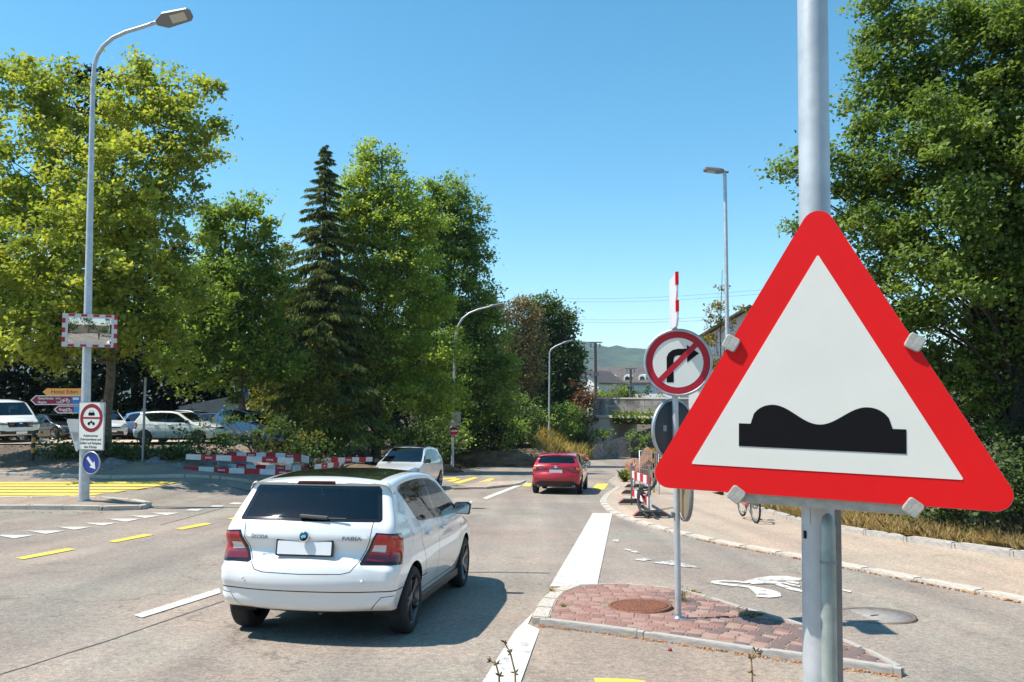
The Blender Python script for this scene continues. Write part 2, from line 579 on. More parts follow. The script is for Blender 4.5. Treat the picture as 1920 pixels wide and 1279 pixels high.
def car_shell(sp):
    L, NS = sp['L'], sp.get('ns', 150)
    prof = spline_closed(sp['profile'], NS)
    tan = np.roll(prof, -1, 0) - np.roll(prof, 1, 0)
    tan /= np.linalg.norm(tan, axis=1)[:, None] + 1e-9
    nin = np.stack([tan[:, 1], -tan[:, 0]], 1)          # loop runs rear-up, roof, front-down: inward normal
    for _ in range(2):
        nin = (np.roll(nin, 1, 0) + nin * 2 + np.roll(nin, -1, 0)); nin /= np.linalg.norm(nin, axis=1)[:, None]
    def W(a, z):
        side = smooth_interp(sp['wz'][0], sp['wz'][1], z)
        pl = smooth_interp(sp['wa'][0], sp['wa'][1], a)
        return side * pl
    a, z = prof[:, 0], prof[:, 1]
    rr = smooth_interp(sp['ra'][0], sp['ra'][1], a); rz = np.interp(z, sp['rz'][0], sp['rz'][1])
    r = np.minimum(rr, 9) * rz
    cr = smooth_interp(sp['ca'][0], sp['ca'][1], a) * np.interp(z, sp['cz'][0], sp['cz'][1])
    bot = (z < .34) & (a > .25) & (a < L - .25)
    r = np.where(bot, .05, r); cr = np.where(bot, 0.0, cr)
    for _ in range(5):
        r = (np.roll(r, 1) + r * 2 + np.roll(r, -1)) / 4; cr = (np.roll(cr, 1) + cr * 2 + np.roll(cr, -1)) / 4
    rings = []
    edge = prof + nin * (cr + r)[:, None]
    We = W(edge[:, 0], edge[:, 1])
    for u in np.linspace(0, 1, sp.get('nu', 10)):
        pt = prof + nin * (cr * u**2.2)[:, None]
        rings.append((pt[:, 0], We * 0 + u * (We - r), pt[:, 1]))
    for th in np.linspace(0, math.pi / 2, 7)[1:]:
        pt = prof + nin * (cr + r * (1 - math.cos(th)))[:, None]
        rings.append((pt[:, 0], We - r + r * math.sin(th), pt[:, 1]))
    zm = sp.get('zm', .62)
    M = np.stack([np.clip(edge[:, 0], .75, L - .75), np.full(NS, zm)], 1)
    for q in np.linspace(0, 1, sp.get('nq', 18))[1:]:
        pt = edge * (1 - q) + M * q
        rings.append((pt[:, 0], W(pt[:, 0], pt[:, 1]), pt[:, 1]))
    bm = bmesh.new()
    grid = {}
    for sgn in (1, -1):
        for t, (aa, yy, zz) in enumerate(rings):
            row = []
            for k in range(NS):
                if t == 0 and sgn == -1:
                    row.append(grid[(1, 0)][k])
                else:
                    row.append(bm.verts.new((sgn * yy[k], aa[k] - L / 2, zz[k])))
            grid[(sgn, t)] = row
    for sgn in (1, -1):
        for t in range(len(rings) - 1):
            A, B = grid[(sgn, t)], grid[(sgn, t + 1)]
            for k in range(NS):
                k2 = (k + 1) % NS
                q = [A[k], A[k2], B[k2], B[k]]
                if sgn < 0: q = q[::-1]
                try: bm.faces.new(q)
                except ValueError: pass
    bmesh.ops.remove_doubles(bm, verts=bm.verts, dist=1e-4)
    bmesh.ops.dissolve_degenerate(bm, edges=bm.edges, dist=1e-4)
    bmesh.ops.recalc_face_normals(bm, faces=bm.faces)
    if sum(f.normal.dot(f.calc_center_median() - Vector((0, 0, .7))) * f.calc_area() for f in bm.faces) < 0:
        bmesh.ops.reverse_faces(bm, faces=bm.faces)
    for f in bm.faces: f.smooth = True
    bm.normal_update()
    return bm

def proj2(kind, co, L):
    if kind == 'side': return co.y + L / 2, co.z
    if kind == 'rear' or kind == 'front': return co.x, co.z
    return co.x, co.y + L / 2     # top

def cut_region(bm, lay, tagid, tests, cond, L):
    """cut the skin along outlines and mark the faces inside all of them"""
    k0, p0 = tests[0]
    mg = .12
    bx0, bx1 = min(p[0] for p in p0) - mg, max(p[0] for p in p0) + mg
    bz0, bz1 = min(p[1] for p in p0) - mg, max(p[1] for p in p0) + mg
    ia, ib = {'side': (1, 2), 'rear': (0, 2), 'front': (0, 2), 'top': (0, 1)}[k0]
    if ia == 1: bx0 -= L / 2; bx1 -= L / 2
    if ib == 1: bz0 -= L / 2; bz1 -= L / 2
    cand = []
    for f in bm.faces:
        c = f.calc_center_median()
        if bx0 < c[ia] < bx1 and bz0 < c[ib] < bz1 and cond(c, f.normal):
            cand.append(f)
    for kind, poly in tests:
        xs = [p[0] for p in poly]; ys = [p[1] for p in poly]
        x0, x1, y0, y1 = min(xs) - .03, max(xs) + .03, min(ys) - .03, max(ys) + .03
        keep = []
        for f in cand:
            pr = [proj2(kind, v.co, L) for v in f.verts]
            if max(p[0] for p in pr) >= x0 and min(p[0] for p in pr) <= x1 and max(p[1] for p in pr) >= y0 and min(p[1] for p in pr) <= y1:
                keep.append(f)
        cand = keep
        n = len(poly)
        for i in range(n):
            (ax, ay), (bx, by) = poly[i], poly[(i + 1) % n]
            if abs(ax - bx) + abs(ay - by) < 1e-6: continue
            ex0, ex1 = min(ax, bx) - .03, max(ax, bx) + .03; ey0, ey1 = min(ay, by) - .03, max(ay, by) + .03
            fs = []; rest = []
            for f in cand:
                pr = [proj2(kind, v.co, L) for v in f.verts]
                out = max(p[0] for p in pr) < ex0 or min(p[0] for p in pr) > ex1 or max(p[1] for p in pr) < ey0 or min(p[1] for p in pr) > ey1
                (rest if out else fs).append(f)
            if not fs: continue
            nx, ny = by - ay, ax - bx
            ln = math.hypot(nx, ny); nx /= ln; ny /= ln
            if kind == 'side': co, no = (0, ax - L / 2, ay), (0, nx, ny)
            elif kind in ('rear', 'front'): co, no = (ax, 0, ay), (nx, 0, ny)
            else: co, no = (ax, ay - L / 2, 0), (nx, ny, 0)
            es = set(e for f in fs for e in f.edges); vs = set(v for f in fs for v in f.verts)
            ret = bmesh.ops.bisect_plane(bm, geom=list(vs) + list(es) + fs, plane_co=co, plane_no=no, dist=1e-5)
            cand = rest + list({g for g in ret['geom'] if isinstance(g, bmesh.types.BMFace)})
    for f in cand:
        c = f.calc_center_median()
        if all(pip(poly, *proj2(kind, c, L)) for kind, poly in tests):
            f[lay] = tagid

def mirror_poly(p):
    return [(-x, z) for x, z in p][::-1]

def make_wheel(r, w, rim_r, spokes, rim_mat, two=True):
    """tyre mesh and rim mesh, axle along x, outer face towards +x"""
    t = MB()
    hw = w / 2
    t.lathe([(rim_r * .96, -hw * .9), (rim_r + .012, -hw), (r - .03, -hw), (r - .008, -hw * .82), (r, -hw * .55), (r, hw * .55), (r - .008, hw * .82), (r - .03, hw), (rim_r + .012, hw), (rim_r * .97, hw * .86), (rim_r * .97, -hw * .9)], 36, 'X')
    m = MB()
    m.lathe([(rim_r * .99, hw * .9), (rim_r * .95, hw * .82), (rim_r * .90, hw * .35), (rim_r * .88, -hw * .6)], 36, 'X')
    for k in range(spokes):
        a = 2 * math.pi * k / spokes
        for off in ((-.10, .10) if two else (0,)):
            p0 = Vector((hw * .55, .055 * math.cos(a + off), .055 * math.sin(a + off)))
            p1 = Vector((hw * .78, rim_r * .95 * math.cos(a + off * 1.3), rim_r * .95 * math.sin(a + off * 1.3)))
            d = p1 - p0; rot = d.to_track_quat('Z', 'X').to_matrix()
            m.box((p0 + p1) / 2, (.025, .028 if two else .06, d.length), rot)
    m.lathe([(.06, hw * .4), (.06, hw * .68), (.045, hw * .74), (0.001, hw * .74)], 20, 'X')
    hub = MB().lathe([(rim_r * .9, hw * .05), (.02, hw * .05)], 24, 'X')
    return t, m, hub

def build_car(sp, name, label, cat, loc, rotz, paint, group=None, pitch=0.0, roll=0.0):
    L = sp['L']
    root = thing(name, label, cat, loc, rotz, group)
    root.rotation_euler = (pitch, roll, rotz)
    bm = car_shell(sp)
    lay = bm.faces.layers.int.new('part')
    parts = sp['parts']
    # wheel openings
    wr = sp['wheel_r']; aw = sp['arch_r']
    for ax in sp['axles']:
        cut_region(bm, lay, -1, [('side', circle(aw, 30, ax, wr))], lambda c, n: abs(c.x) > sp['W'] / 2 - .28, L)
    keys = []
    zu = sp.get('z_under', .285)
    bot = 9999
    cut_region(bm, lay, 0, [('side', [(-1, -1), (L + 1, -1), (L + 1, zu), (-1, zu)])], lambda c, n: c.z < zu + .2, L)
    for (pname, tests, cond, material, off) in parts:
        for sgn in ((1, -1) if cond.endswith('2') else (1,)):
            keys.append((pname, material, off))
            i = len(keys)
            def cf(c, n, k=cond, s=sgn):
                if k.startswith('side'): return c.x * s > .25 and abs(n.x) > .25
                if k.startswith('rear'): return c.y + L / 2 < 1.2 and n.y < .55 and (n.z < .93)
                if k.startswith('front'): return c.y + L / 2 > L * .52 and n.y > -.3
                if k.startswith('top'): return n.z > .5 and c.z > .9
                return True
            ts = tests
            if sgn == -1 and not cond.startswith('side'):
                ts = [(k, mirror_poly(p) if k != 'side' else p) for k, p in tests]
            cut_region(bm, lay, i, ts, cf, L)
    bmesh.ops.delete(bm, geom=[f for f in bm.faces if f[lay] == -1], context='FACES')
    bm.normal_update()
    bm.verts.index_update()
    nv = [v.normal.copy() for v in bm.verts]
    def extract(pname, ids, material, off, flip=False, parent=root):
        me = bpy.data.meshes.new(pname)
        vm = {}; vs = []; ns = []; fs = []
        for f in bm.faces:
            if f[lay] not in ids: continue
            idx = []
            for v in f.verts:
                if v.index not in vm:
                    vm[v.index] = len(vs); vs.append(tuple(v.co + nv[v.index] * off)); ns.append(tuple(nv[v.index]))
                idx.append(vm[v.index])
            fs.append(idx[::-1] if flip else idx)
        if not fs: return None
        me.from_pydata(vs, [], fs)
        me.polygons.foreach_set('use_smooth', [True] * len(fs))
        me.update()
        if not flip: me.normals_split_custom_set_from_vertices(ns)
        return link(pname, me, material, parent)
    for f in bm.faces:
        if f[lay] == 0 and f.normal.z < -.25 and f.calc_center_median().z < zu: f[lay] = bot
    made = {}
    body = extract('body', {0}, paint, 0)
    extract('underbody', {bot}, M_UNDER, 0)
    done = set()
    for i, (pname, material, off) in enumerate(keys, 1):
        key = pname
        if isinstance(material, str): material = paint
        made[i] = extract(pname, {i}, material, off)
    glass_ids = {i for i, k in enumerate(keys, 1) if 'glass' in k[0] or 'windscreen' in k[0] or 'window' in k[0]}
    # dark lining inside the cabin
    lin_ids = {0} | {i for i, k in enumerate(keys, 1) if i not in glass_ids}
    lin = extract('cabin_lining', lin_ids, M_INTER, 0, flip=True)
    for v in lin.data.vertices:
        v.co = (v.co.x * .945, v.co.y * .975, .6 + (v.co.z - .6) * .965)
    zc = sp.get('cabin_z', .45)
    bm2 = bmesh.new(); bm2.from_mesh(lin.data)
    bmesh.ops.delete(bm2, geom=[f for f in bm2.faces if f.calc_center_median().z < zc], context='FACES')
    bm2.to_mesh(lin.data); bm2.free()
    bm.free()
    hw = sp['W'] / 2
    fl = MB(); fl.box((0, sp['cab'][0] / 2 + sp['cab'][1] / 2 - L / 2, zc), (2 * hw - .22, sp['cab'][1] - sp['cab'][0], .03))
    fl.build('cabin_floor', M_INTER, root)
    # seats, dashboard, steering wheel
    if sp.get('seats', True):
        for (sa, sxs) in sp['seat_rows']:
            for sx in sxs:
                m = MB()
                ya = sa - L / 2
                m.box((sx, ya + .02, zc + .18), (.48, .48, .16))
                m.box((sx, ya - .26, zc + .48), (.46, .12, .56), Euler((R(12), 0, 0)).to_matrix())
                m.box((sx, ya - .33, zc + .86), (.26, .09, .19), Euler((R(10), 0, 0)).to_matrix())
                m.build('seat', M_SEAT, root, bevel=.03)
        ds = MB(); ds.box((0, sp['dash'] - L / 2, zc + .36), (2 * hw - .3, .42, .22)); ds.build('dashboard', M_INTER, root, bevel=.05)
        sw = MB()
        cc = Vector((sp.get('drive_x', -.36), sp['dash'] - L / 2 - .3, zc + .46))
        rot = Euler((R(-62), 0, 0)).to_matrix()
        sw.tube([cc + rot @ Vector((.185 * math.cos(t), .185 * math.sin(t), 0)) for t in np.linspace(0, 2 * math.pi, 25)], .016, 8)
        sw.bar(cc + rot @ Vector((-.17, 0, 0)), cc + rot @ Vector((.17, 0, 0)), .04)
        sw.build('steering_wheel', M_BLACKPL, root)
    # wheels with arches
    tw = sp.get('track', sp['W'] - .22)
    t, m, hub = make_wheel(wr, sp.get('tyre_w', .19), sp['rim_r'], sp.get('spokes', 5), None, sp.get('two', True))
    tme, rme, hme = t.mesh('tyre'), m.mesh('rim'), hub.mesh('brake_disc')
    for ax in sp['axles']:
        for sg in (1, -1):
            ar = MB()
            n = 20; x0, x1 = sg * (tw / 2 - .2), sg * (sp['W'] / 2 - .075)
            pts = [(aw * .985 * math.cos(math.pi * (k / n * 1.16 - .08)), wr + aw * .985 * math.sin(math.pi * (k / n * 1.16 - .08))) for k in range(n + 1)]
            vs = [(x0, ax - L / 2 + y, z) for y, z in pts] + [(x1, ax - L / 2 + y, z) for y, z in pts]
            ar.add(vs, [(k, k + 1, k + n + 2, k + n + 1) for k in range(n)], True)
            ar.add([(x0, ax - L / 2 + y, z) for y, z in pts], [tuple(range(n + 1))])
            ar.build('wheel_arch', M_UNDER, root)
        for sg in (1, -1):
            w_ = link('wheel', tme, M_RUBBER, root)
            w_.location = (sg * tw / 2, ax - L / 2, wr)
            w_.rotation_euler = (random.random() * 6, 0, R(180) if sg < 0 else 0)
            rm = link('rim', rme, sp.get('rim_mat', M_RIM), w_)
            link('brake_disc', hme, M_RIMDARK, w_)
    # mirrors
    if 'mirror' in sp:
        ma, mz, mx = sp['mirror']
        for sg in (1, -1):
            mm = MB()
            pts = round_poly([(-.10, -.06), (.10, -.075), (.115, .05), (.07, .075), (-.09, .07)], .03)
            mm.prism(pts, -.0, .09)
            o = mm.build('door_mirror', sp.get('mirror_mat', M_PIANO), root, bevel=.02)
            o.location = (sg * (mx + .10), ma - L / 2, mz); 
            if sg < 0: o.scale.x = -1
            st = MB(); st.box((-.11, .05, -.055), (.1, .06, .04)); st.build('mirror_stalk', M_BLACKPL, o)
            g = MB(); g.prism(round_poly([(-.085, -.05), (.085, -.06), (.098, .04), (.06, .06), (-.075, .055)], .022), -.004, -.001)
            g.build('mirror_glass', M_CHROME, o)
    for e in sp.get('extra', []):
        e(root, L, paint)
    return root

def plate_extra(a, z, w=.50, hh=.13, tilt=0, front=False, blank=True):
    def fn(root, L, paint):
        m = MB(); m.prism(rect(w + .03, hh + .03, 0, 0, .01), -.012, .012)
        o = m.build('number_plate', M_BLACKPL, root)
        o.location = (0, a - L / 2, z); o.rotation_euler = (tilt, 0, R(180) if front else 0)
        g = MB(); g.prism(rect(w, hh, 0, 0, .008), -.0145, -.0125); g.build('plate_face', M_PLATE, o)
    return fn

def box_extra(name, c, s, material, bevel=.01, rot=None):
    def fn(root, L, paint):
        m = MB(); m.box((0, 0, 0), s)
        o = m.build(name, paint if material is None else material, root, bevel=bevel)
        o.location = (c[0], c[1] - L / 2, c[2])
        if rot: o.rotation_euler = rot
    return fn

FULL = lambda z0, z1: [(-2, z0), (2, z0), (2, z1), (-2, z1)]

# --- small white hatchback (the near car)
def spec_hatch():
    L = 3.99
    sp = dict(L=L, W=1.732, ns=190, nu=10, nq=17, axles=(.70, 3.17), wheel_r=.305, arch_r=.352, rim_r=.215, spokes=5, rim_mat=mat('two tone rim', (.16, .16, .17), .3, .85),
        profile=[(.62, .24), (.22, .25), (.08, .30, 0), (.045, .40), (.035, .44), (.0, .50), (.0, .60), (.03, .705), (.055, .725), (.085, .735), (.115, .80), (.112, .845), (.075, .885), (.085, .95), (.115, 1.045), (.13, 1.06), (.20, 1.14), (.325, 1.335), (.335, 1.365), (.275, 1.385), (.29, 1.405),
                 (.50, 1.440), (.90, 1.476), (1.35, 1.494), (1.85, 1.478), (2.18, 1.415), (2.55, 1.21), (2.92, 1.0), (3.02, .955), (3.3, .90), (3.66, .80), (3.86, .70), (3.95, .58), (3.985, .42), (3.94, .27), (3.7, .21), (3.0, .2), (1.6, .2)],
        wz=([.18, .27, .36, .46, .60, .72, .84, .895, .93, .98, 1.05, 1.15, 1.25, 1.35, 1.45], [.77, .795, .822, .845, .862, .862, .850, .853, .840, .822, .802, .764, .724, .682, .635]),
        wa=([0, .12, .35, .7, 1.5, 2.6, 3.3, 3.65, 3.85, 3.99], [.945, .955, .975, .992, 1.0, 1.0, .985, .955, .91, .86]),
        ra=([0, .4, .8, 2.2, 3.0, 3.5, 3.99], [.13, .085, .075, .075, .08, .12, .22]), rz=([.2, .4, .9, 1.1, 1.4], [.8, 1.0, 1.0, .75, .8]),
        ca=([0, .2, .6, 1.2, 2.1, 2.7, 3.1, 3.6, 3.99], [.105, .07, .045, .035, .045, .09, .06, .09, .16]), cz=([.2, .45, .75, .95, 1.1, 1.4, 1.5], [.9, 1, .9, .7, .7, .8, 1]),
        cab=(.35, 3.0), cabin_z=.42, seat_rows=[(1.25, (-.36, .36)), (2.05, (-.36, .36))], dash=2.75, drive_x=.36, mirror=(2.62, 1.0, .80))
    pts = []
    A = pts.append
    dlo = [(.585, 1.305), (.62, 1.352), (.90, 1.380), (1.35, 1.394), (1.85, 1.382), (2.12, 1.325), (2.42, 1.16), (2.74, .965), (2.70, .952), (1.75, .968), (1.0, 1.0), (.90, 1.02)]
    # seams first so that later parts cover them
    def seam(pl, kind='side', cond='side2', w=.008, close=False):
        for p, q in zip(pl[:-1], pl[1:]):
            A(('panel_gap', [(kind, stroke([p, q], w))], cond, M_UNDER, -.002))
    seam([(.955, 1.0), (.93, .92), (.96, .80), (1.10, .62), (1.13, .40), (1.13, .34)])
    seam([(1.66, .965), (1.675, .60), (1.665, .34)])
    seam([(2.76, .95), (2.82, .80), (2.80, .45), (2.74, .34)])
    seam([(1.13, .335), (2.74, .335)])
    seam([(2.98, .945), (3.4, .83), (3.7, .74)])
    seam([(-.60, 1.058), (-.585, .90), (-.49, .70), (-.44, .635), (-.36, .617), (0, .610), (.36, .617), (.44, .635), (.49, .70), (.585, .90), (.60, 1.058)], 'rear', 'rear', .007)
    seam([(-.88, .468), (-.5, .462), (.5, .462), (.88, .468)], 'rear', 'rear', .010)
    seam([(-.80, .425), (-.70, .415), (-.60, .30)], 'rear', 'rear', .006)
    seam([(.80, .425), (.70, .415), (.60, .30)], 'rear', 'rear', .006)
    A(('window_trim', [('side', dlo)], 'side2', M_PIANO, .001))
    A(('window_glass', [('side', [(.635, 1.315), (.765, 1.345), (.90, 1.048), (.845, 1.065)])], 'side2', M_GLASSR, .002))
    A(('window_glass', [('side', [(.80, 1.352), (.93, 1.364), (1.35, 1.374), (1.575, 1.371), (1.605, .99), (1.02, 1.02), (.935, 1.037)])], 'side2', M_GLASSR, .002))
    A(('window_glass', [('side', [(1.665, 1.371), (1.85, 1.362), (2.08, 1.308), (2.38, 1.155), (2.60, .985), (1.70, .985)])], 'side2', M_GLASS, .002))
    rw = [(-.67, 1.07), (-.655, 1.052), (.655, 1.052), (.67, 1.07), (.605, 1.335), (.58, 1.360), (-.58, 1.360), (-.605, 1.335)]
    A(('rear_window_trim', [('rear', rw)], 'rear', M_PIANO, .001))
    A(('rear_window', [('rear', [(-.625, 1.08), (.625, 1.08), (.565, 1.34), (-.565, 1.34)])], 'rear', M_GLASSR, .002))
    A(('windscreen_trim', [('front', [(-.70, .985), (.70, .985), (.60, 1.39), (-.60, 1.39)])], 'front', M_PIANO, .001))
    A(('windscreen', [('front', [(-.65, 1.01), (.65, 1.01), (.555, 1.365), (-.555, 1.365)])], 'front', M_GLASS, .002))
    A(('roof_panel', [('top', [(-.545, .50), (.545, .50), (.56, 1.2), (.545, 2.12), (-.545, 2.12), (-.56, 1.2)])], 'top', mat('tinted roof glass', (.022, .026, .02), .12, coat=1.0), .001))
    A(('brake_light', [('rear', rect(.37, .03, 0, 1.387, .01))], 'rear', mat('dark brake lamp', (.05, .004, .004), .15), .003))
    sidelim = ('side', [(-.2, .60), (.25, .60), (.345, .80), (.30, 1.05), (-.2, 1.05)])
    A(('tail_light', [('rear', [(.635, .965), (.505, .705), (.52, .69), (.98, .68), (.98, .945)]), sidelim], 'rear2', M_PIANO, .004))
    sl2 = ('side', [(-.2, .60), (.235, .60), (.32, .80), (.28, 1.05), (-.2, 1.05)])
    A(('tail_lens', [('rear', [(.650, .950), (.535, .718), (.98, .705), (.98, .925)]), sl2], 'rear2', M_LAMPRED, .007))
    A(('tail_lens', [('rear', [(.565, .775), (.537, .718), (.98, .705), (.98, .765)]), sl2], 'rear2', M_LAMPRED2, .008))
    A(('tail_reverse_lens', [('rear', [(.622, .862), (.592, .80), (.715, .792), (.725, .862)])], 'rear2', M_LAMPCLR, .009))
    A(('headlight', [('front', [(.42, .70), (.95, .72), (.95, .84), (.62, .80), (.42, .75)]), ('side', [(3.4, .6), (4.2, .6), (4.2, 1), (3.25, 1)])], 'front2', M_HEAD, .003))
    A(('grille', [('front', [(-.38, .66), (.38, .66), (.40, .75), (-.40, .75)])], 'front', M_PIANO, .002))
    A(('lower_grille', [('front', [(-.5, .30), (.5, .30), (.46, .44), (-.46, .44)])], 'front', M_BLACKPL, .002))
    sp['parts'] = pts
    def emblem(root, L, paint):
        m = MB(); m.lathe([(.0, -.012), (.040, -.012), (.045, -.009), (.047, 0)], 28, 'Y')
        o = m.build('emblem', M_CHROME, root); o.location = (0, .062 - L / 2, .925); o.rotation_euler = (R(-10), 0, 0)
        d = MB(); d.lathe([(0, -.0135), (.037, -.0135), (.038, -.012)], 24, 'Y'); d.build('emblem_field', mat('emblem dark', (.012, .02, .016), .5, spec=.15), o)
        a = MB(); a.prism([(-.028, .0), (-.006, -.024), (-.006, -.010), (.026, -.010), (.020, .0), (.028, .012), (.012, .008), (.02, .024), (.0, .012), (-.006, .018)], -.016, -.0135); a.build('emblem_arrow', M_CHROME, o)
        for body, x, wdt in (('ŠKODA', -.43, .16), ('FABIA', .43, .18)):
            text_part('lettering', body, .045, mat('badge chrome', (.22, .22, .23), .25, .6), root, (x, .088 - L / 2, .912), width=wdt, bold=.0009, rot=(R(90) - R(10), 0, -.02 if x < 0 else .02))
    def wiper(root, L, paint):
        m = MB(); m.box((0, 0, 0), (.27, .03, .035), Euler((0, R(3), 0)).to_matrix()); m.box((.20, -.004, -.010), (.22, .014, .014))
        o = m.build('rear_wiper', M_BLACKPL, root, bevel=.008); o.location = (.06, .165 - L / 2 - .04, 1.09); o.rotation_euler = (R(-25), 0, 0)
    def handles(root, L, paint):
        for a in (1.22, 1.86):
            for sg in (1, -1):
                m = MB(); m.box((0, 0, 0), (.03, .21, .035)); o = m.build('door_handle', paint, root, bevel=.01); o.location = (sg * .868, a - L / 2, .865)
    def skirt(root, L, paint):
        for sg in (1, -1):
            m = MB()
            m.box((sg * .80, 1.94 - L / 2, .24), (.06, 1.75, .09))
            m.build('sill', M_BLACKPL, root, bevel=.015)
        for x in (-.55, -.2, .2, .55):
            s_ = MB(); s_.lathe([(0.0005, -.003), (.011, -.002), (.012, .01)], 14, 'Y'); o = s_.build('parking_sensor', paint, root); o.location = (x, .018 + .06 * x * x - L / 2, .56)
        e = MB(); e.tube([(0, -.03, 0), (0, .5, 0)], .02, 12); o = e.build('exhaust_pipe', M_STEELP, root); o.location = (.10, .30 - L / 2, .24)
    def shelf(root, L, paint):
        m = MB(); m.box((0, .62 - L / 2, .97), (1.28, .52, .03)); m.build('parcel_shelf', M_SEAT, root)
    sp['extra'] = [shelf, plate_extra(.090, .825, .50, .115, R(-6)), emblem, wiper, handles, skirt]
    return sp

def fr(a0):   # side limit for lamps at the front
    return ('side', [(a0, .3), (9, .3), (9, 1.6), (a0, 1.6)])

def re_(a1):
    return ('side', [(-1, .3), (a1, .3), (a1, 1.6), (-1, 1.6)])

def seams(A, pl, w=.009, kind='side', cond='side2'):
    for p, q in zip(pl[:-1], pl[1:]):
        A(('panel_gap', [(kind, stroke([p, q], w))], cond, M_UNDER, -.002))

def handle_extra(x, z, aa):
    def fn(root, L, paint):
        for a in aa:
            for sg in (1, -1):
                m = MB(); m.box((0, 0, 0), (.03, .2, .035)); o = m.build('door_handle', paint, root, bevel=.01); o.location = (sg * x, a - L / 2, z)
    return fn

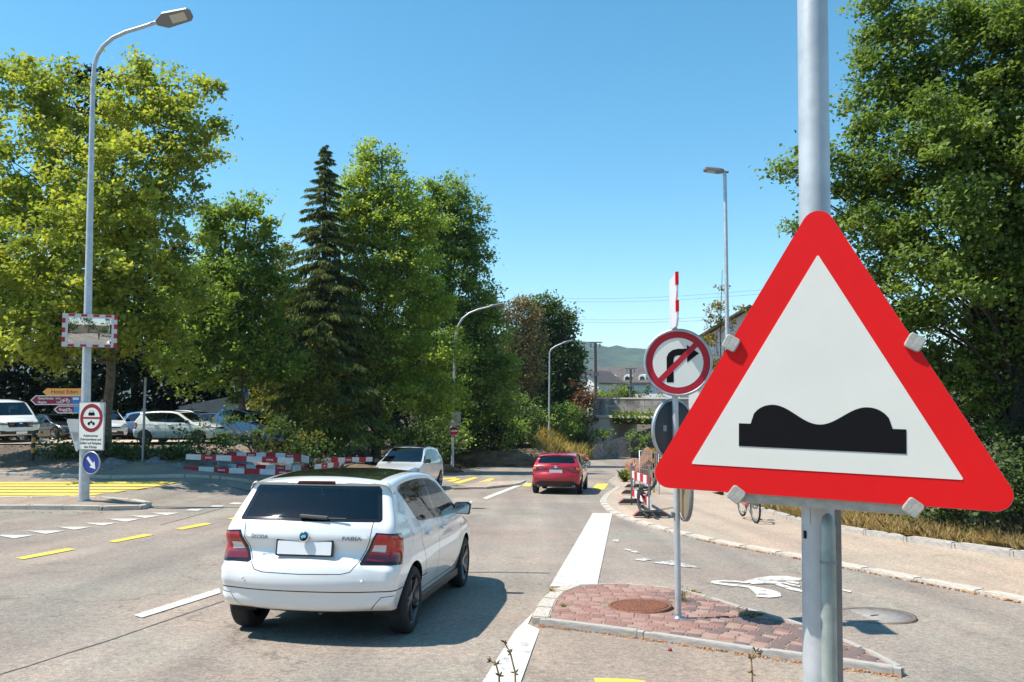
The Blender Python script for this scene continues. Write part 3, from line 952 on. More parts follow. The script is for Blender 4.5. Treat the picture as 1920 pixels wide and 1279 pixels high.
# --- larger hatchback (red car, also parked ones)
def spec_sport():
    L = 4.46
    sp = dict(L=L, W=1.795, ns=110, nu=8, nq=12, axles=(.83, 3.53), wheel_r=.325, arch_r=.372, rim_r=.235, spokes=7, two=False, rim_mat=M_RIM,
        profile=[(.7, .24), (.3, .25), (.12, .30), (.06, .42), (.03, .47), (.0, .56), (.01, .66), (.06, .74), (.13, .83), (.10, .90), (.12, .98), (.20, 1.06), (.50, 1.30), (.50, 1.33), (.44, 1.35), (.47, 1.372), (.75, 1.41),
                 (1.2, 1.442), (1.7, 1.45), (2.1, 1.425), (2.45, 1.35), (2.85, 1.17), (3.2, 1.0), (3.3, .955), (3.7, .88), (4.1, .77), (4.33, .66), (4.43, .54), (4.455, .42), (4.40, .27), (4.1, .21), (3.0, .2), (1.6, .2)],
        wz=([.18, .27, .36, .46, .60, .72, .84, .90, .95, 1.0, 1.05, 1.15, 1.25, 1.35, 1.45], [.80, .82, .845, .868, .89, .892, .88, .888, .872, .848, .82, .765, .71, .65, .59]),
        wa=([0, .15, .45, .9, 1.6, 2.6, 3.5, 4.0, 4.3, 4.46], [.90, .925, .965, .993, 1.0, .995, .99, .95, .88, .82]),
        ra=([0, .4, .8, 2.2, 3.2, 3.9, 4.46], [.16, .10, .08, .08, .08, .14, .24]), rz=([.2, .4, .9, 1.1, 1.4], [.8, 1.0, 1.0, .75, .8]),
        ca=([0, .2, .6, 1.2, 2.3, 2.9, 3.3, 4.0, 4.46], [.16, .10, .06, .035, .045, .09, .06, .12, .2]), cz=([.2, .45, .75, .95, 1.1, 1.4, 1.5], [.9, 1, .9, .7, .7, .8, 1]),
        cab=(.5, 3.3), cabin_z=.42, seat_rows=[(1.5, (-.38, .38)), (2.35, (-.38, .38))], dash=3.05, mirror=(2.82, 1.0, .84))
    pts = []; A = pts.append
    seams(A, [(1.2, 1.0), (1.2, .75), (1.38, .5), (1.38, .34), (2.95, .34), (3.02, .8), (2.9, .96)])
    seams(A, [(2.05, .96), (2.07, .34)])
    A(('window_trim', [('side', [(.80, 1.09), (.95, 1.28), (1.2, 1.35), (1.7, 1.37), (2.15, 1.335), (2.5, 1.21), (2.95, .98), (2.0, .975), (1.2, 1.01)])], 'side2', M_PIANO, .001))
    A(('window_glass', [('side', [(1.02, 1.09), (1.10, 1.27), (1.3, 1.335), (1.68, 1.35), (1.95, 1.335), (2.0, .995), (1.25, 1.03)])], 'side2', M_GLASSR, .002))
    A(('window_glass', [('side', [(2.05, 1.33), (2.16, 1.315), (2.48, 1.195), (2.80, 1.0), (2.08, .995)])], 'side2', M_GLASS, .002))
    A(('rear_window', [('rear', [(-.62, 1.075), (.62, 1.075), (.66, 1.11), (.56, 1.31), (-.56, 1.31), (-.66, 1.11)])], 'rear', M_GLASSR, .002))
    A(('windscreen', [('front', [(-.68, 1.0), (.68, 1.0), (.58, 1.37), (-.58, 1.37)])], 'front', M_GLASS, .002))
    A(('brake_light', [('rear', rect(.30, .03, 0, 1.352, .01))], 'rear', M_LAMPRED, .004))
    A(('tail_light', [('rear', [(.40, .925), (.42, .86), (.72, .83), (1, .83), (1, .95), (.62, .955)]), re_(.45)], 'rear2', M_LAMPRED2, .004))
    A(('tail_clear_lens', [('rear', [(.42, .91), (.44, .87), (.62, .855), (.60, .92)])], 'rear2', mat('smoked lens', (.12, .12, .13), .12, coat=1), .006))
    A(('indicator', [('rear', [(.70, .93), (.71, .855), (.82, .85), (.82, .935)])], 'rear2', M_LAMPORG, .006))
    A(('bumper_valance', [('rear', [(-.95, .2), (.95, .2), (.70, .40), (.60, .47), (-.60, .47), (-.70, .40)]), re_(.6)], 'rear', M_BLACKPL, .003))
    A(('headlight', [('front', [(.45, .68), (.98, .72), (.98, .84), (.62, .78), (.45, .72)]), fr(3.85)], 'front2', M_HEAD, .003))
    A(('grille', [('front', [(-.42, .45), (.42, .45), (.48, .66), (-.48, .66)])], 'front', M_PIANO, .002))
    A(('lower_grille', [('front', [(-.55, .29), (.55, .29), (.5, .38), (-.5, .38)])], 'front', M_BLACKPL, .002))
    sp['parts'] = pts
    def misc(root, L, paint):
        m = MB(); m.tube([(0, 0, 0), (0, -.05, .09)], .012, 6); o = m.build('aerial', M_PIANO, root); o.location = (0, .62 - L / 2, 1.39)
        m = MB(); m.box((0, 0, 0), (.36, .02, .03)); o = m.build('rear_wiper', M_BLACKPL, root, bevel=.006); o.location = (-.05, .17 - L / 2, 1.09)
        m = MB(); m.lathe([(0, -.01), (.055, -.01), (.06, 0)], 20, 'Y'); o = m.build('emblem', M_CHROME, root); o.location = (0, .10 - L / 2, .945)
        for x in (-.62, .62):
            m = MB(); m.lathe([(.038, .1), (.045, -.02), (.04, -.02), (.036, .08)], 16, 'Y'); o = m.build('exhaust_pipe', M_CHROME, root); o.location = (x, .12 - L / 2, .30)
    sp['extra'] = [plate_extra(.082, .80, .46, .12, R(8)), handle_extra(.895, .88, (1.55, 2.2)), misc]
    return sp

# --- tall people carrier (silver oncoming car, also parked)
def spec_mpv():
    L = 4.38
    sp = dict(L=L, W=1.81, ns=110, nu=8, nq=12, axles=(.78, 3.5), wheel_r=.325, arch_r=.37, rim_r=.22, spokes=5, two=False, rim_mat=M_RIM,
        profile=[(.6, .25), (.2, .27), (.05, .34), (.0, .5), (.02, .66), (.08, .80), (.10, 1.0), (.16, 1.12), (.38, 1.46), (.36, 1.52), (.55, 1.56),
                 (1.0, 1.60), (1.6, 1.62), (2.1, 1.60), (2.45, 1.53), (2.95, 1.25), (3.32, 1.05), (3.45, 1.0), (3.8, .92), (4.12, .82), (4.28, .70), (4.36, .54), (4.37, .42), (4.32, .28), (4.0, .22), (3.0, .2), (1.6, .2)],
        wz=([.18, .27, .36, .46, .60, .75, .88, .96, 1.0, 1.06, 1.15, 1.3, 1.45, 1.55, 1.65], [.80, .82, .85, .875, .895, .9, .895, .9, .885, .86, .82, .755, .685, .635, .585]),
        wa=([0, .15, .45, .9, 1.6, 2.6, 3.4, 3.9, 4.2, 4.38], [.92, .935, .965, .99, 1.0, .995, .98, .94, .88, .82]),
        ra=([0, .4, .8, 2.2, 3.2, 3.9, 4.38], [.14, .10, .09, .09, .09, .15, .26]), rz=([.2, .4, .9, 1.1, 1.5], [.8, 1.0, 1.0, .75, .8]),
        ca=([0, .2, .6, 1.2, 2.3, 2.9, 3.4, 4.0, 4.38], [.12, .08, .05, .035, .05, .11, .07, .13, .22]), cz=([.2, .45, .75, .95, 1.1, 1.5, 1.7], [.9, 1, .9, .7, .7, .8, 1]),
        cab=(.35, 3.4), cabin_z=.45, seat_rows=[(1.4, (-.4, .4)), (2.25, (-.4, .4))], dash=3.0, mirror=(3.0, 1.08, .87))
    pts = []; A = pts.append
    seams(A, [(1.1, 1.05), (1.1, .8), (1.3, .55), (1.3, .34), (3.0, .34), (3.08, .8), (3.05, 1.0)])
    seams(A, [(2.0, 1.0), (2.03, .34)])
    A(('window_trim', [('side', [(.55, 1.12), (.66, 1.40), (.9, 1.475), (1.6, 1.515), (2.1, 1.49), (2.5, 1.39), (2.95, 1.17), (3.22, 1.03), (2.0, 1.02), (1.0, 1.06)])], 'side2', M_PIANO, .001))
    A(('window_glass', [('side', [(.66, 1.14), (.74, 1.38), (.95, 1.45), (1.05, 1.455), (1.02, 1.10)])], 'side2', M_GLASSR, .002))
    A(('window_glass', [('side', [(1.08, 1.10), (1.12, 1.46), (1.6, 1.49), (1.94, 1.475), (1.97, 1.05)])], 'side2', M_GLASSR, .002))
    A(('window_glass', [('side', [(2.05, 1.05), (2.03, 1.47), (2.3, 1.42), (2.45, 1.37), (2.62, 1.05)])], 'side2', M_GLASS, .002))
    A(('window_glass', [('side', [(2.70, 1.05), (2.55, 1.33), (2.9, 1.16), (3.08, 1.06)])], 'side2', M_GLASS, .002))
    A(('rear_window', [('rear', [(-.64, 1.10), (.64, 1.10), (.56, 1.45), (-.56, 1.45)])], 'rear', M_GLASSR, .002))
    A(('windscreen_trim', [('front', [(-.76, 1.05), (.76, 1.05), (.60, 1.55), (-.60, 1.55)])], 'front', M_PIANO, .001))
    A(('windscreen', [('front', [(-.71, 1.08), (.71, 1.08), (.565, 1.525), (-.565, 1.525)])], 'front', M_GLASSR, .002))
    A(('tail_light', [('rear', [(.62, .78), (1, .76), (1, 1.06), (.70, 1.06)]), re_(.35)], 'rear2', M_LAMPRED, .004))
    A(('headlight', [('front', [(.42, .70), (.60, .66), (1.0, .74), (1.0, .93), (.72, .90)]), fr(3.72)], 'front2', M_HEAD, .004))
    A(('grille', [('front', [(-.45, .60), (.45, .60), (.42, .67), (-.42, .67)])], 'front', M_PIANO, .002))
    A(('lower_grille', [('front', [(-.62, .30), (.62, .30), (.55, .47), (-.55, .47)])], 'front', M_BLACKPL, .002))
    sp['parts'] = pts
    def misc(root, L, paint):
        m = MB(); m.tube([(0, 0, 0), (0, -.12, .22)], .008, 6); o = m.build('aerial', M_PIANO, root); o.location = (.1, 1.9 - L / 2, 1.6)
        m = MB(); m.box((0, 0, 0), (1.16, 1.0, .012)); o = m.build('roof_panel', MATS.get('tinted roof glass') or M_PIANO, root, bevel=.005); o.location = (0, 1.72 - L / 2, 1.612); o.rotation_euler = (R(.6), 0, 0)
        for x in (-.30, .33):
            m = MB(); m.bar((0, 0, 0), (.46, .02, .055), .016); o = m.build('wiper', M_BLACKPL, root); o.location = (x - .22, 3.30 - L / 2, 1.10)
    sp['extra'] = [plate_extra(4.385, .46, .46, .11, 0, True), handle_extra(.9, .93, (1.4, 2.2)), misc]
    return sp

# --- white passenger van
def spec_van():
    L = 4.90
    sp = dict(L=L, W=1.90, ns=110, nu=8, nq=12, axles=(.95, 3.95), wheel_r=.335, arch_r=.39, rim_r=.22, spokes=7, two=False, rim_mat=M_RIM,
        profile=[(.7, .28), (.2, .3), (.03, .4), (.0, .6), (.02, .9), (.06, 1.2), (.14, 1.7), (.25, 1.92), (.5, 1.96),
                 (1.5, 1.985), (2.6, 1.98), (3.1, 1.94), (3.35, 1.86), (3.75, 1.5), (4.05, 1.24), (4.15, 1.18), (4.45, 1.10), (4.68, 1.02), (4.78, .92), (4.85, .7), (4.89, .5), (4.86, .36), (4.5, .27), (3.0, .25), (1.6, .25)],
        wz=([.2, .35, .5, .7, .9, 1.1, 1.2, 1.4, 1.6, 1.75, 1.88, 2.0], [.88, .915, .935, .948, .95, .945, .935, .90, .85, .80, .75, .7]),
        wa=([0, .15, .45, .9, 1.6, 2.6, 3.6, 4.2, 4.6, 4.9], [.95, .965, .985, .998, 1.0, 1.0, .995, .97, .93, .87]),
        ra=([0, .4, .8, 2.2, 3.6, 4.3, 4.9], [.12, .10, .10, .10, .10, .14, .24]), rz=([.2, .4, .9, 1.1, 1.5], [.8, 1.0, 1.0, .9, 1]),
        ca=([0, .2, .6, 1.2, 2.3, 3.3, 4.1, 4.5, 4.9], [.06, .05, .04, .035, .05, .09, .07, .12, .18]), cz=([.2, .45, .75, .95, 1.1, 1.5, 2], [.9, 1, .9, .8, .8, .8, 1]),
        cab=(.35, 4.0), cabin_z=.55, seat_rows=[(2.9, (-.45, .45))], dash=3.75, mirror=(3.62, 1.22, .93), mirror_mat=None, z_under=.32, zm=.75)
    sp.pop('mirror_mat')
    pts = []; A = pts.append
    seams(A, [(2.35, 1.75), (2.35, .40), (3.35, .40), (3.5, .8), (3.5, 1.18)])
    A(('window_trim', [('side', [(2.45, 1.24), (2.45, 1.74), (3.2, 1.72), (3.42, 1.62), (3.80, 1.27), (3.78, 1.22)])], 'side2', M_PIANO, .001))
    A(('window_glass', [('side', [(2.5, 1.27), (2.5, 1.70), (3.18, 1.685), (3.36, 1.60), (3.66, 1.30), (3.6, 1.25)])], 'side2', M_GLASSR, .002))
    A(('window_glass', [('side', [(.5, 1.27), (.55, 1.72), (2.25, 1.74), (2.25, 1.26)])], 'side2', M_GLASSR, .002))
    A(('rear_window', [('rear', [(-.7, 1.15), (.7, 1.15), (.65, 1.7), (-.65, 1.7)])], 'rear', M_GLASSR, .002))
    A(('windscreen', [('front', [(-.80, 1.235), (.80, 1.235), (.68, 1.83), (-.68, 1.83)])], 'front', M_GLASSR, .002))
    A(('tail_light', [('rear', [(.80, .8), (1.1, .8), (1.1, 1.2), (.82, 1.2)]), re_(.2)], 'rear2', M_LAMPRED, .004))
    A(('headlight', [('front', [(.50, .86), (.52, .80), (.97, .80), (.97, .98), (.80, .94)]), fr(4.35)], 'front2', M_HEAD, .004))
    A(('grille', [('front', [(-.50, .70), (.50, .70), (.54, .93), (-.54, .93)])], 'front', M_PIANO, .003))
    A(('lower_grille', [('front', [(-.80, .38), (.80, .38), (.82, .56), (.55, .52), (-.55, .52), (-.82, .56)])], 'front', M_BLACKPL, .003))
    sp['parts'] = pts
    def misc(root, L, paint):
        for zz in (.90, .83, .76):
            m = MB(); m.box((0, 0, 0), (.98, .02, .014)); o = m.build('grille_bar', M_CHROME, root); o.location = (0, 4.76 - L / 2 + (.93 - zz) * .25, zz)
        m = MB(); m.lathe([(0, -.01), (.07, -.01), (.075, 0)], 20, 'Y'); o = m.build('emblem', M_CHROME, root); o.location = (0, 4.80 - L / 2, .86); o.rotation_euler = (0, 0, R(180))
    sp['extra'] = [plate_extra(4.895, .45, .46, .11, 0, True), handle_extra(.955, 1.08, (2.5,)), misc]
    return sp
# ------------------------------------------------------------------ vegetation
def quads_object(name, V, tone, material, parent=None, nv=4):
    """V: (n, nv, 3) corner positions, one face each, with a tone per face"""
    n = len(V)
    me = bpy.data.meshes.new(name)
    me.vertices.add(n * nv)
    me.vertices.foreach_set('co', V.astype(np.float32).reshape(-1))
    me.loops.add(n * nv)
    me.loops.foreach_set('vertex_index', np.arange(n * nv, dtype=np.int32))
    me.polygons.add(n)
    me.polygons.foreach_set('loop_start', np.arange(0, n * nv, nv, dtype=np.int32))
    me.update(calc_edges=True)
    at = me.attributes.new('tone', 'FLOAT', 'FACE')
    at.data.foreach_set('value', np.clip(tone, 0, 1).astype(np.float32))
    return link(name, me, material, parent)

LEAFX = 2.4

def unit(v):
    return v / (np.linalg.norm(v, axis=-1, keepdims=True) + 1e-9)

def leaf_quads(C, size, rng, up=.5, aspect=.72, droop=.25):
    n = len(C)
    nrm = unit(rng.normal(size=(n, 3)) + np.array([-.42, -.12, 1.0]) * up * 2.6)
    d = unit(np.cross(nrm, unit(rng.normal(size=(n, 3)))))
    d[:, 2] -= droop; d = unit(d)
    t = unit(np.cross(nrm, d))
    s = (size * rng.uniform(.5, 1.45, n))[:, None]
    nn = unit(np.cross(d, t))
    k = rng.uniform(.0, .22, n)[:, None] * s
    return np.stack([C - d * s * .5, C + t * s * aspect * .5 + nn * k - d * s * .08, C + d * s * .5, C - t * s * aspect * .5 + nn * k - d * s * .08], 1)

def crown_points(blobs, clumps, per, cr, rng, shell=.5, flat=.6):
    """leaf positions: clumps spread through the outer part of each lobe, leaves spread through each clump"""
    C, T, cl = [], [], []
    for (c, r) in blobs:
        c = np.array(c); r = np.array(r if hasattr(r, '__len__') else (r, r, r))
        n = max(3, int(clumps * (r[0] * r[2])))
        d = unit(rng.normal(size=(n, 3)))
        f = 1 - shell * rng.random(n) ** 1.3
        f *= rng.uniform(.80, 1.20, n)
        cc = c + d * f[:, None] * r
        cl.append(cc)
        ctone = rng.random(n)
        k = rng.poisson(per * LEAFX * rng.lognormal(-.12, .5, n)) + 2
        idx = np.repeat(np.arange(n), k)
        sg = cr * rng.uniform(.6, 1.25, n)
        off = rng.normal(size=(len(idx), 3)) * sg[idx][:, None] * np.array([1, 1, flat])
        C.append(cc[idx] + off)
        T.append(.6 * ctone[idx] + .4 * rng.random(len(idx)))
    return np.concatenate(C), np.concatenate(T), cl

M_BARK = mat('grey bark', (.13, .105, .08), .9, var=.5, scale=5, bump=.6, bscale=14)
M_BARKD = mat('dark bark', (.05, .04, .032), .9, var=.4, scale=5, bump=.6, bscale=14)
M_BARKP = mat('plane tree bark', (.19, .15, .105), .85, color2=(.08, .065, .05), scale=7, bump=.4, bscale=14)
M_BIRCH = mat('birch bark', (.62, .60, .56), .8, color2=(.12, .11, .1), scale=6)

def limb(mb, p, q, r0, r1, rng, sag=.0, n=5):
    p, q = Vector(p), Vector(q)
    Lm = (q - p).length
    pts = []
    o1 = Vector(rng.normal(size=3)) * Lm * .05
    for i in range(n + 1):
        t = i / n
        b = p.lerp(q, t) + o1 * math.sin(math.pi * t) + Vector((0, 0, 1)) * sag * Lm * math.sin(math.pi * t)
        pts.append(b)
    mb.tube(pts, [r0 + (r1 - r0) * i / n for i in range(n + 1)], 7, caps=False)

def make_tree(name, label, base, blobs, leaf, clumps, per, cr, lsize, bark=M_BARK, trunk_r=.2, fork=.35, seed=1, group=None, twigs=3, shell=.5, trunk_top=None, cat='tree', up=.5, flat=.6, limbs=1.0):
    rng = np.random.default_rng(seed)
    base = Vector(base)
    root = thing(name, label, cat, base, 0, group)
    C, T, cl = crown_points(blobs, clumps, per, cr, rng, shell, flat)
    V = leaf_quads(C - np.array(base), lsize, rng, up)
    quads_object('crown', V, T, leaf, root)
    zs = [b[0][2] for b in blobs]
    top = Vector(trunk_top) - base if trunk_top else Vector((np.mean([b[0][0] for b in blobs]) * .35 + base.x * .65, np.mean([b[0][1] for b in blobs]) * .3 + base.y * .7, max(zs))) - base
    tr = MB()
    n = 9
    pts = []; rad = []
    for i in range(n + 1):
        t = i / n
        p = Vector((0, 0, -.1)).lerp(top, t) + Vector((rng.normal() * .08, rng.normal() * .08, 0)) * (1 if 0 < i else 0)
        pts.append(p); rad.append(trunk_r * (1.25 if i == 0 else 1.0 - .8 * t))
    tr.tube(pts, rad, 10, caps=False)
    tr.build('trunk', bark, root, fix=False)
    br = MB()
    for (c, r), cc in zip(blobs, cl):
        c = Vector(c) - base
        tt = min(max(fork + .5 * (c.z / max(top.z, .1) - fork) - .12, fork * .8), .9)
        st = Vector((0, 0, 0)).lerp(top, tt)
        mid = st.lerp(c, .85)
        rr = trunk_r * (.30 - .2 * tt) * limbs
        limb(br, st, mid, rr, rr * .4, rng, .06)
        for k in range(min(twigs, len(cc))):
            e = Vector(cc[k]) - base
            limb(br, mid.lerp(st, .25), e, rr * .38, rr * .1, rng, .03, 3)
    br.build('branches', bark, root, fix=False)
    return root

def blobs_px(lst, D, sq=1.0):
    """lobes given where they show in the photograph, with their own distance"""
    out = []
    for b in lst:
        u, v, r = b[:3]; dd = b[3] if len(b) > 3 else 0
        d = D + dd
        m = d / F_PX
        out.append((tuple(P(u, v, d)), (r * m, r * m * sq, r * m)))
    return out

def make_bush(name, label, c, size, leaf, seed, clumps=9, per=16, cr=.16, lsize=.09, group=None, cat='bush', lobes=4, stems=True):
    rng = np.random.default_rng(seed)
    sx, sy, sz = size
    b = []
    for k in range(lobes):
        b.append(((c[0] + rng.uniform(-.45, .45) * sx, c[1] + rng.uniform(-.45, .45) * sy, c[2] + sz * rng.uniform(.35, .68)), (sx * .38, sy * .38, sz * rng.uniform(.3, .42))))
    root = thing(name, label, cat, c, 0, group)
    C, T, cl = crown_points(b, clumps, per, cr, rng, .75, .8)
    C[:, 2] = np.maximum(C[:, 2], c[2] + .02)
    quads_object('foliage', leaf_quads(C - np.array(c), lsize, rng), T, leaf, root)
    st = MB()
    for cc in cl:
        for k in range(min(3, len(cc))):
            limb(st, (rng.normal() * .05, rng.normal() * .05, -.05), Vector(cc[k]) - Vector(c), .018, .006, rng, 0, 3)
    st.build('stems', M_BARKD, root, fix=False)
    return root

def make_spruce(name, label, base, height, rad, leaf, seed, group=None, tips=.0):
    rng = np.random.default_rng(seed)
    root = thing(name, label, 'tree', base, 0, group)
    tr = MB(); tr.tube([(0, 0, -.1), (0, 0, height * .5), (0, 0, height * .985)], [height * .018, height * .011, .02], 8); tr.build('trunk', M_BARKD, root, fix=False)
    br = MB(); Q = []; T = []
    z = height * .10
    while z < height * .985:
        t = (z / height)
        ln = rad * (1 - t) ** .85 * (1.0 if t > .12 else .8) + .12
        nb = int(9 - 2 * t)
        a0 = rng.random() * 6.28
        for k in range(nb):
            if rng.random() < .09: continue
            a = a0 + 6.283 * k / nb + rng.normal() * .15
            l = ln * rng.uniform(.45, 1.25)
            d = np.array([math.cos(a), math.sin(a), 0])
            zz = z + rng.normal() * .12
            pts = []
            for q in np.linspace(0, 1, 6):
                dz = .10 * l * q - .42 * l * q * q + .14 * l * q ** 4
                pts.append(np.array([0, 0, zz]) + d * l * q + np.array([0, 0, dz]))
            br.tube([tuple(p) for p in pts], [.028 * (1 - .8 * q) * (1.3 - t) for q in np.linspace(0, 1, 6)], 5, caps=False)
            m = int(44 + 80 * l)
            q = rng.uniform(.08, 1.0, m) ** .8
            pp = np.stack([np.interp(q, np.linspace(0, 1, 6), [p[i] for p in pts]) for i in range(3)], 1)
            side = np.array([-d[1], d[0], 0])
            w = (1 - q * .6) * l * .32
            s = rng.uniform(-1, 1, m)
            pp = pp + side * (s * w)[:, None]
            pp[:, 2] -= np.abs(s) * w * .35
            hang = unit(np.stack([rng.normal(size=m) * .35 + d[0] * .5, rng.normal(size=m) * .35 + d[1] * .5, -np.ones(m) * rng.uniform(.4, 1.3, m)], 1))
            ll = rng.uniform(.2, .5, m)[:, None] * (1.25 - .7 * t)
            tt = unit(np.cross(hang, rng.normal(size=(m, 3)))) * ll * .13
            Q.append(np.stack([pp, pp + hang * ll * .45 + tt, pp + hang * ll, pp + hang * ll * .45 - tt], 1))
            T.append(rng.random(m) * .6 + .4 * rng.random())
        z += (.28 + .2 * (1 - t)) * (height / 15)
    br.build('branches', M_BARKD, root, fix=False)
    quads_object('needles', np.concatenate(Q), np.concatenate(T), leaf, root)
    return root

def make_grass(name, pts, hgt, rng, material, spread=.5, width=.012, kind='stuff', label=None, cat=None, parent=None):
    """blades standing on the given points (n, 3)"""
    pts = np.asarray(pts)
    n = len(pts)
    hh = hgt * rng.uniform(.45, 1.25, n)[:, None]
    lean = rng.normal(size=(n, 3)) * spread; lean[:, 2] = 0
    up = np.array([0, 0, 1.0])
    a = rng.random(n) * 6.283
    t = np.stack([np.cos(a), np.sin(a), np.zeros(n)], 1) * (width * rng.uniform(.6, 1.5, n))[:, None]
    mid = pts + up * hh * .55 + lean * hh * .3
    tip = pts + up * hh + lean * hh
    tip[:, 2] -= (np.linalg.norm(lean, axis=1) ** 2 * .25)[:, None][:, 0] * hh[:, 0]
    V = np.stack([pts - t, pts + t, mid + t * .8, tip, mid - t * .8], 1)
    o = quads_object(name, V, rng.random(n), material, parent, 5)
    if kind: o['kind'] = kind
    if label: o['label'] = label
    if cat: o['category'] = cat
    return o

def scatter_poly(poly, n, rng, off=0.0):
    xs = [p[0] for p in poly]; ys = [p[1] for p in poly]
    out = []
    while len(out) < n:
        x = rng.uniform(min(xs), max(xs)); y = rng.uniform(min(ys), max(ys))
        if pip(poly, x, y): out.append((x, y))
    out = np.array(out)
    return np.column_stack([out, H(out[:, 0], out[:, 1]) + off])
# ------------------------------------------------------------------ setting: ground, roads, pavements
def rs(r, s):
    return (CH * r + SH * s, -SH * r + CH * s)

M_ASPH = asphalt('road asphalt', (.325, .280, .240), (.240, .206, .178))
M_ASPH2 = asphalt('footway asphalt', (.47, .375, .30), (.39, .315, .25), cracks=False)
M_ASPH3 = asphalt('pinkish asphalt', (.345, .278, .228), (.27, .222, .185), cracks=False)
M_LOT = asphalt('car park surface', (.56, .475, .36), (.45, .385, .30), cracks=False)
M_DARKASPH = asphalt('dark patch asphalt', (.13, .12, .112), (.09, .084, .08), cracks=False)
M_KERB = mat('kerb granite', (.50, .45, .385), .85, color2=(.30, .27, .24), scale=9, bump=.4, bscale=70, detail=8)
M_KERBW = mat('pale kerb granite', (.60, .535, .45), .85, color2=(.40, .355, .30), scale=9, bump=.4, bscale=70, detail=8)
M_KERBG = mat('grey kerb stone', (.50, .465, .42), .9, color2=(.34, .315, .285), scale=9, bump=.5, bscale=60, detail=8)
M_WHITEP = road_paint('white road paint', (.64, .605, .545), .8)
M_WHITEO = road_paint('worn white road paint', (.70, .67, .62), 1.35)
M_WHITEO2 = road_paint('scuffed white road paint', (.68, .645, .585), 1.0)
M_YELP = road_paint('yellow road paint', (.80, .58, .075), .75)
M_SOIL = mat('dry soil', (.20, .135, .082), .95, color2=(.085, .06, .04), scale=1.6, bump=1.0, bscale=7, detail=9)

def axis_lines(lo, hi, step, far):
    a = list(np.arange(lo, hi + 1e-6, step))
    v = hi; d = step
    while v < far: d *= 1.45; v += d; a.append(v)
    v = lo; d = step
    while v > -far: d *= 1.45; v -= d; a.insert(0, v)
    return np.array(a)

xl = axis_lines(-46, 30, .8, 4500); yl = axis_lines(-16, 104, .8, 4500)
X, Y = np.meshgrid(xl, yl)
Z = H(X, Y) - .05
nx, ny = len(xl), len(yl)
V = np.stack([X, Y, Z], -1).reshape(-1, 3)
I = np.arange(nx * ny).reshape(ny, nx)
Fq = np.stack([I[:-1, :-1], I[:-1, 1:], I[1:, 1:], I[1:, :-1]], -1).reshape(-1, 4)
me = bpy.data.meshes.new('ground')
me.from_pydata(V.tolist(), [], Fq.tolist())
me.polygons.foreach_set('use_smooth', [True] * len(Fq))
gm, nt, bs = _new('ground soil and dry grass')
g_ = nt.nodes.new('ShaderNodeNewGeometry')
n1 = nt.nodes.new('ShaderNodeTexNoise'); n1.inputs['Scale'].default_value = .5; n1.inputs['Detail'].default_value = 8
n2 = nt.nodes.new('ShaderNodeTexNoise'); n2.inputs['Scale'].default_value = 6; n2.inputs['Detail'].default_value = 8; n2.inputs['Roughness'].default_value = .7
for n_ in (n1, n2): nt.links.new(g_.outputs['Position'], n_.inputs['Vector'])
r1 = nt.nodes.new('ShaderNodeValToRGB'); e = r1.color_ramp.elements
e[0].position = .38; e[0].color = (.062, .043, .026, 1); e[1].position = .62; e[1].color = (.135, .098, .052, 1)
r2 = nt.nodes.new('ShaderNodeValToRGB'); e = r2.color_ramp.elements
e[0].position = .3; e[0].color = (.45, .42, .4, 1); e[1].position = .7; e[1].color = (1.35, 1.3, 1.2, 1)
nt.links.new(n1.outputs['Fac'], r1.inputs['Fac']); nt.links.new(n2.outputs['Fac'], r2.inputs['Fac'])
mx = nt.nodes.new('ShaderNodeMix'); mx.data_type = 'RGBA'; mx.blend_type = 'MULTIPLY'; mx.inputs['Factor'].default_value = 1
nt.links.new(r1.outputs['Color'], mx.inputs['A']); nt.links.new(r2.outputs['Color'], mx.inputs['B'])
nt.links.new(mx.outputs['Result'], bs.inputs['Base Color']); bs.inputs['Roughness'].default_value = .95
bp = nt.nodes.new('ShaderNodeBump'); bp.inputs['Strength'].default_value = .9; bp.inputs['Distance'].default_value = .06
nt.links.new(n2.outputs['Fac'], bp.inputs['Height']); nt.links.new(bp.outputs['Normal'], bs.inputs['Normal'])
ground = tag(link('ground', me, gm), 'bare soil and dry ground around the roads', kind='structure')

gk = [tuple(G(u, v))[:2] for u, v in [(1160, 915), (1138, 930), (1130, 942), (1143, 958), (1172, 972), (1240, 993), (1350, 1019), (1500, 1047), (1700, 1086), (1915, 1128)]]
gk2 = [tuple(G(u, v))[:2] for u, v in [(1352, 925), (1375, 940), (1410, 956), (1500, 985), (1600, 1004), (1700, 1020), (1800, 1035), (1915, 1051)]]
dk = Vector(gk[-1]) - Vector(gk[-2]); dk.normalize()
dk2 = Vector(gk2[-1]) - Vector(gk2[-2]); dk2.normalize()
gk_ext = gk + [tuple(Vector(gk[-1]) + dk * t) for t in (4, 9, 16)]
gk2_ext = gk2 + [tuple(Vector(gk2[-1]) + dk2 * t) for t in (4, 9, 15)]
far_r = [rs(16, 78), rs(9, 70), rs(4, 63), rs(.9, 55), rs(-.4, 45), rs(-.7, 36)]
far_l = [rs(-10.4, 45), rs(-9.8, 55), rs(-6.7, 66), rs(0, 78), rs(8, 88)]
road_poly = [(22, -12), (-46, -12), (-46, 25.6), (-30, 26.6), rs(-22.5, 25.0), rs(-17.5, 24.6), rs(-14.4, 25.6), rs(-12.9, 28.5), rs(-12.3, 34)] + far_l + far_r + gk_ext
road = tag(drape('road', road_poly, 0, M_ASPH, None, 1.0), 'sun bleached asphalt road running down towards the underpass', kind='structure')

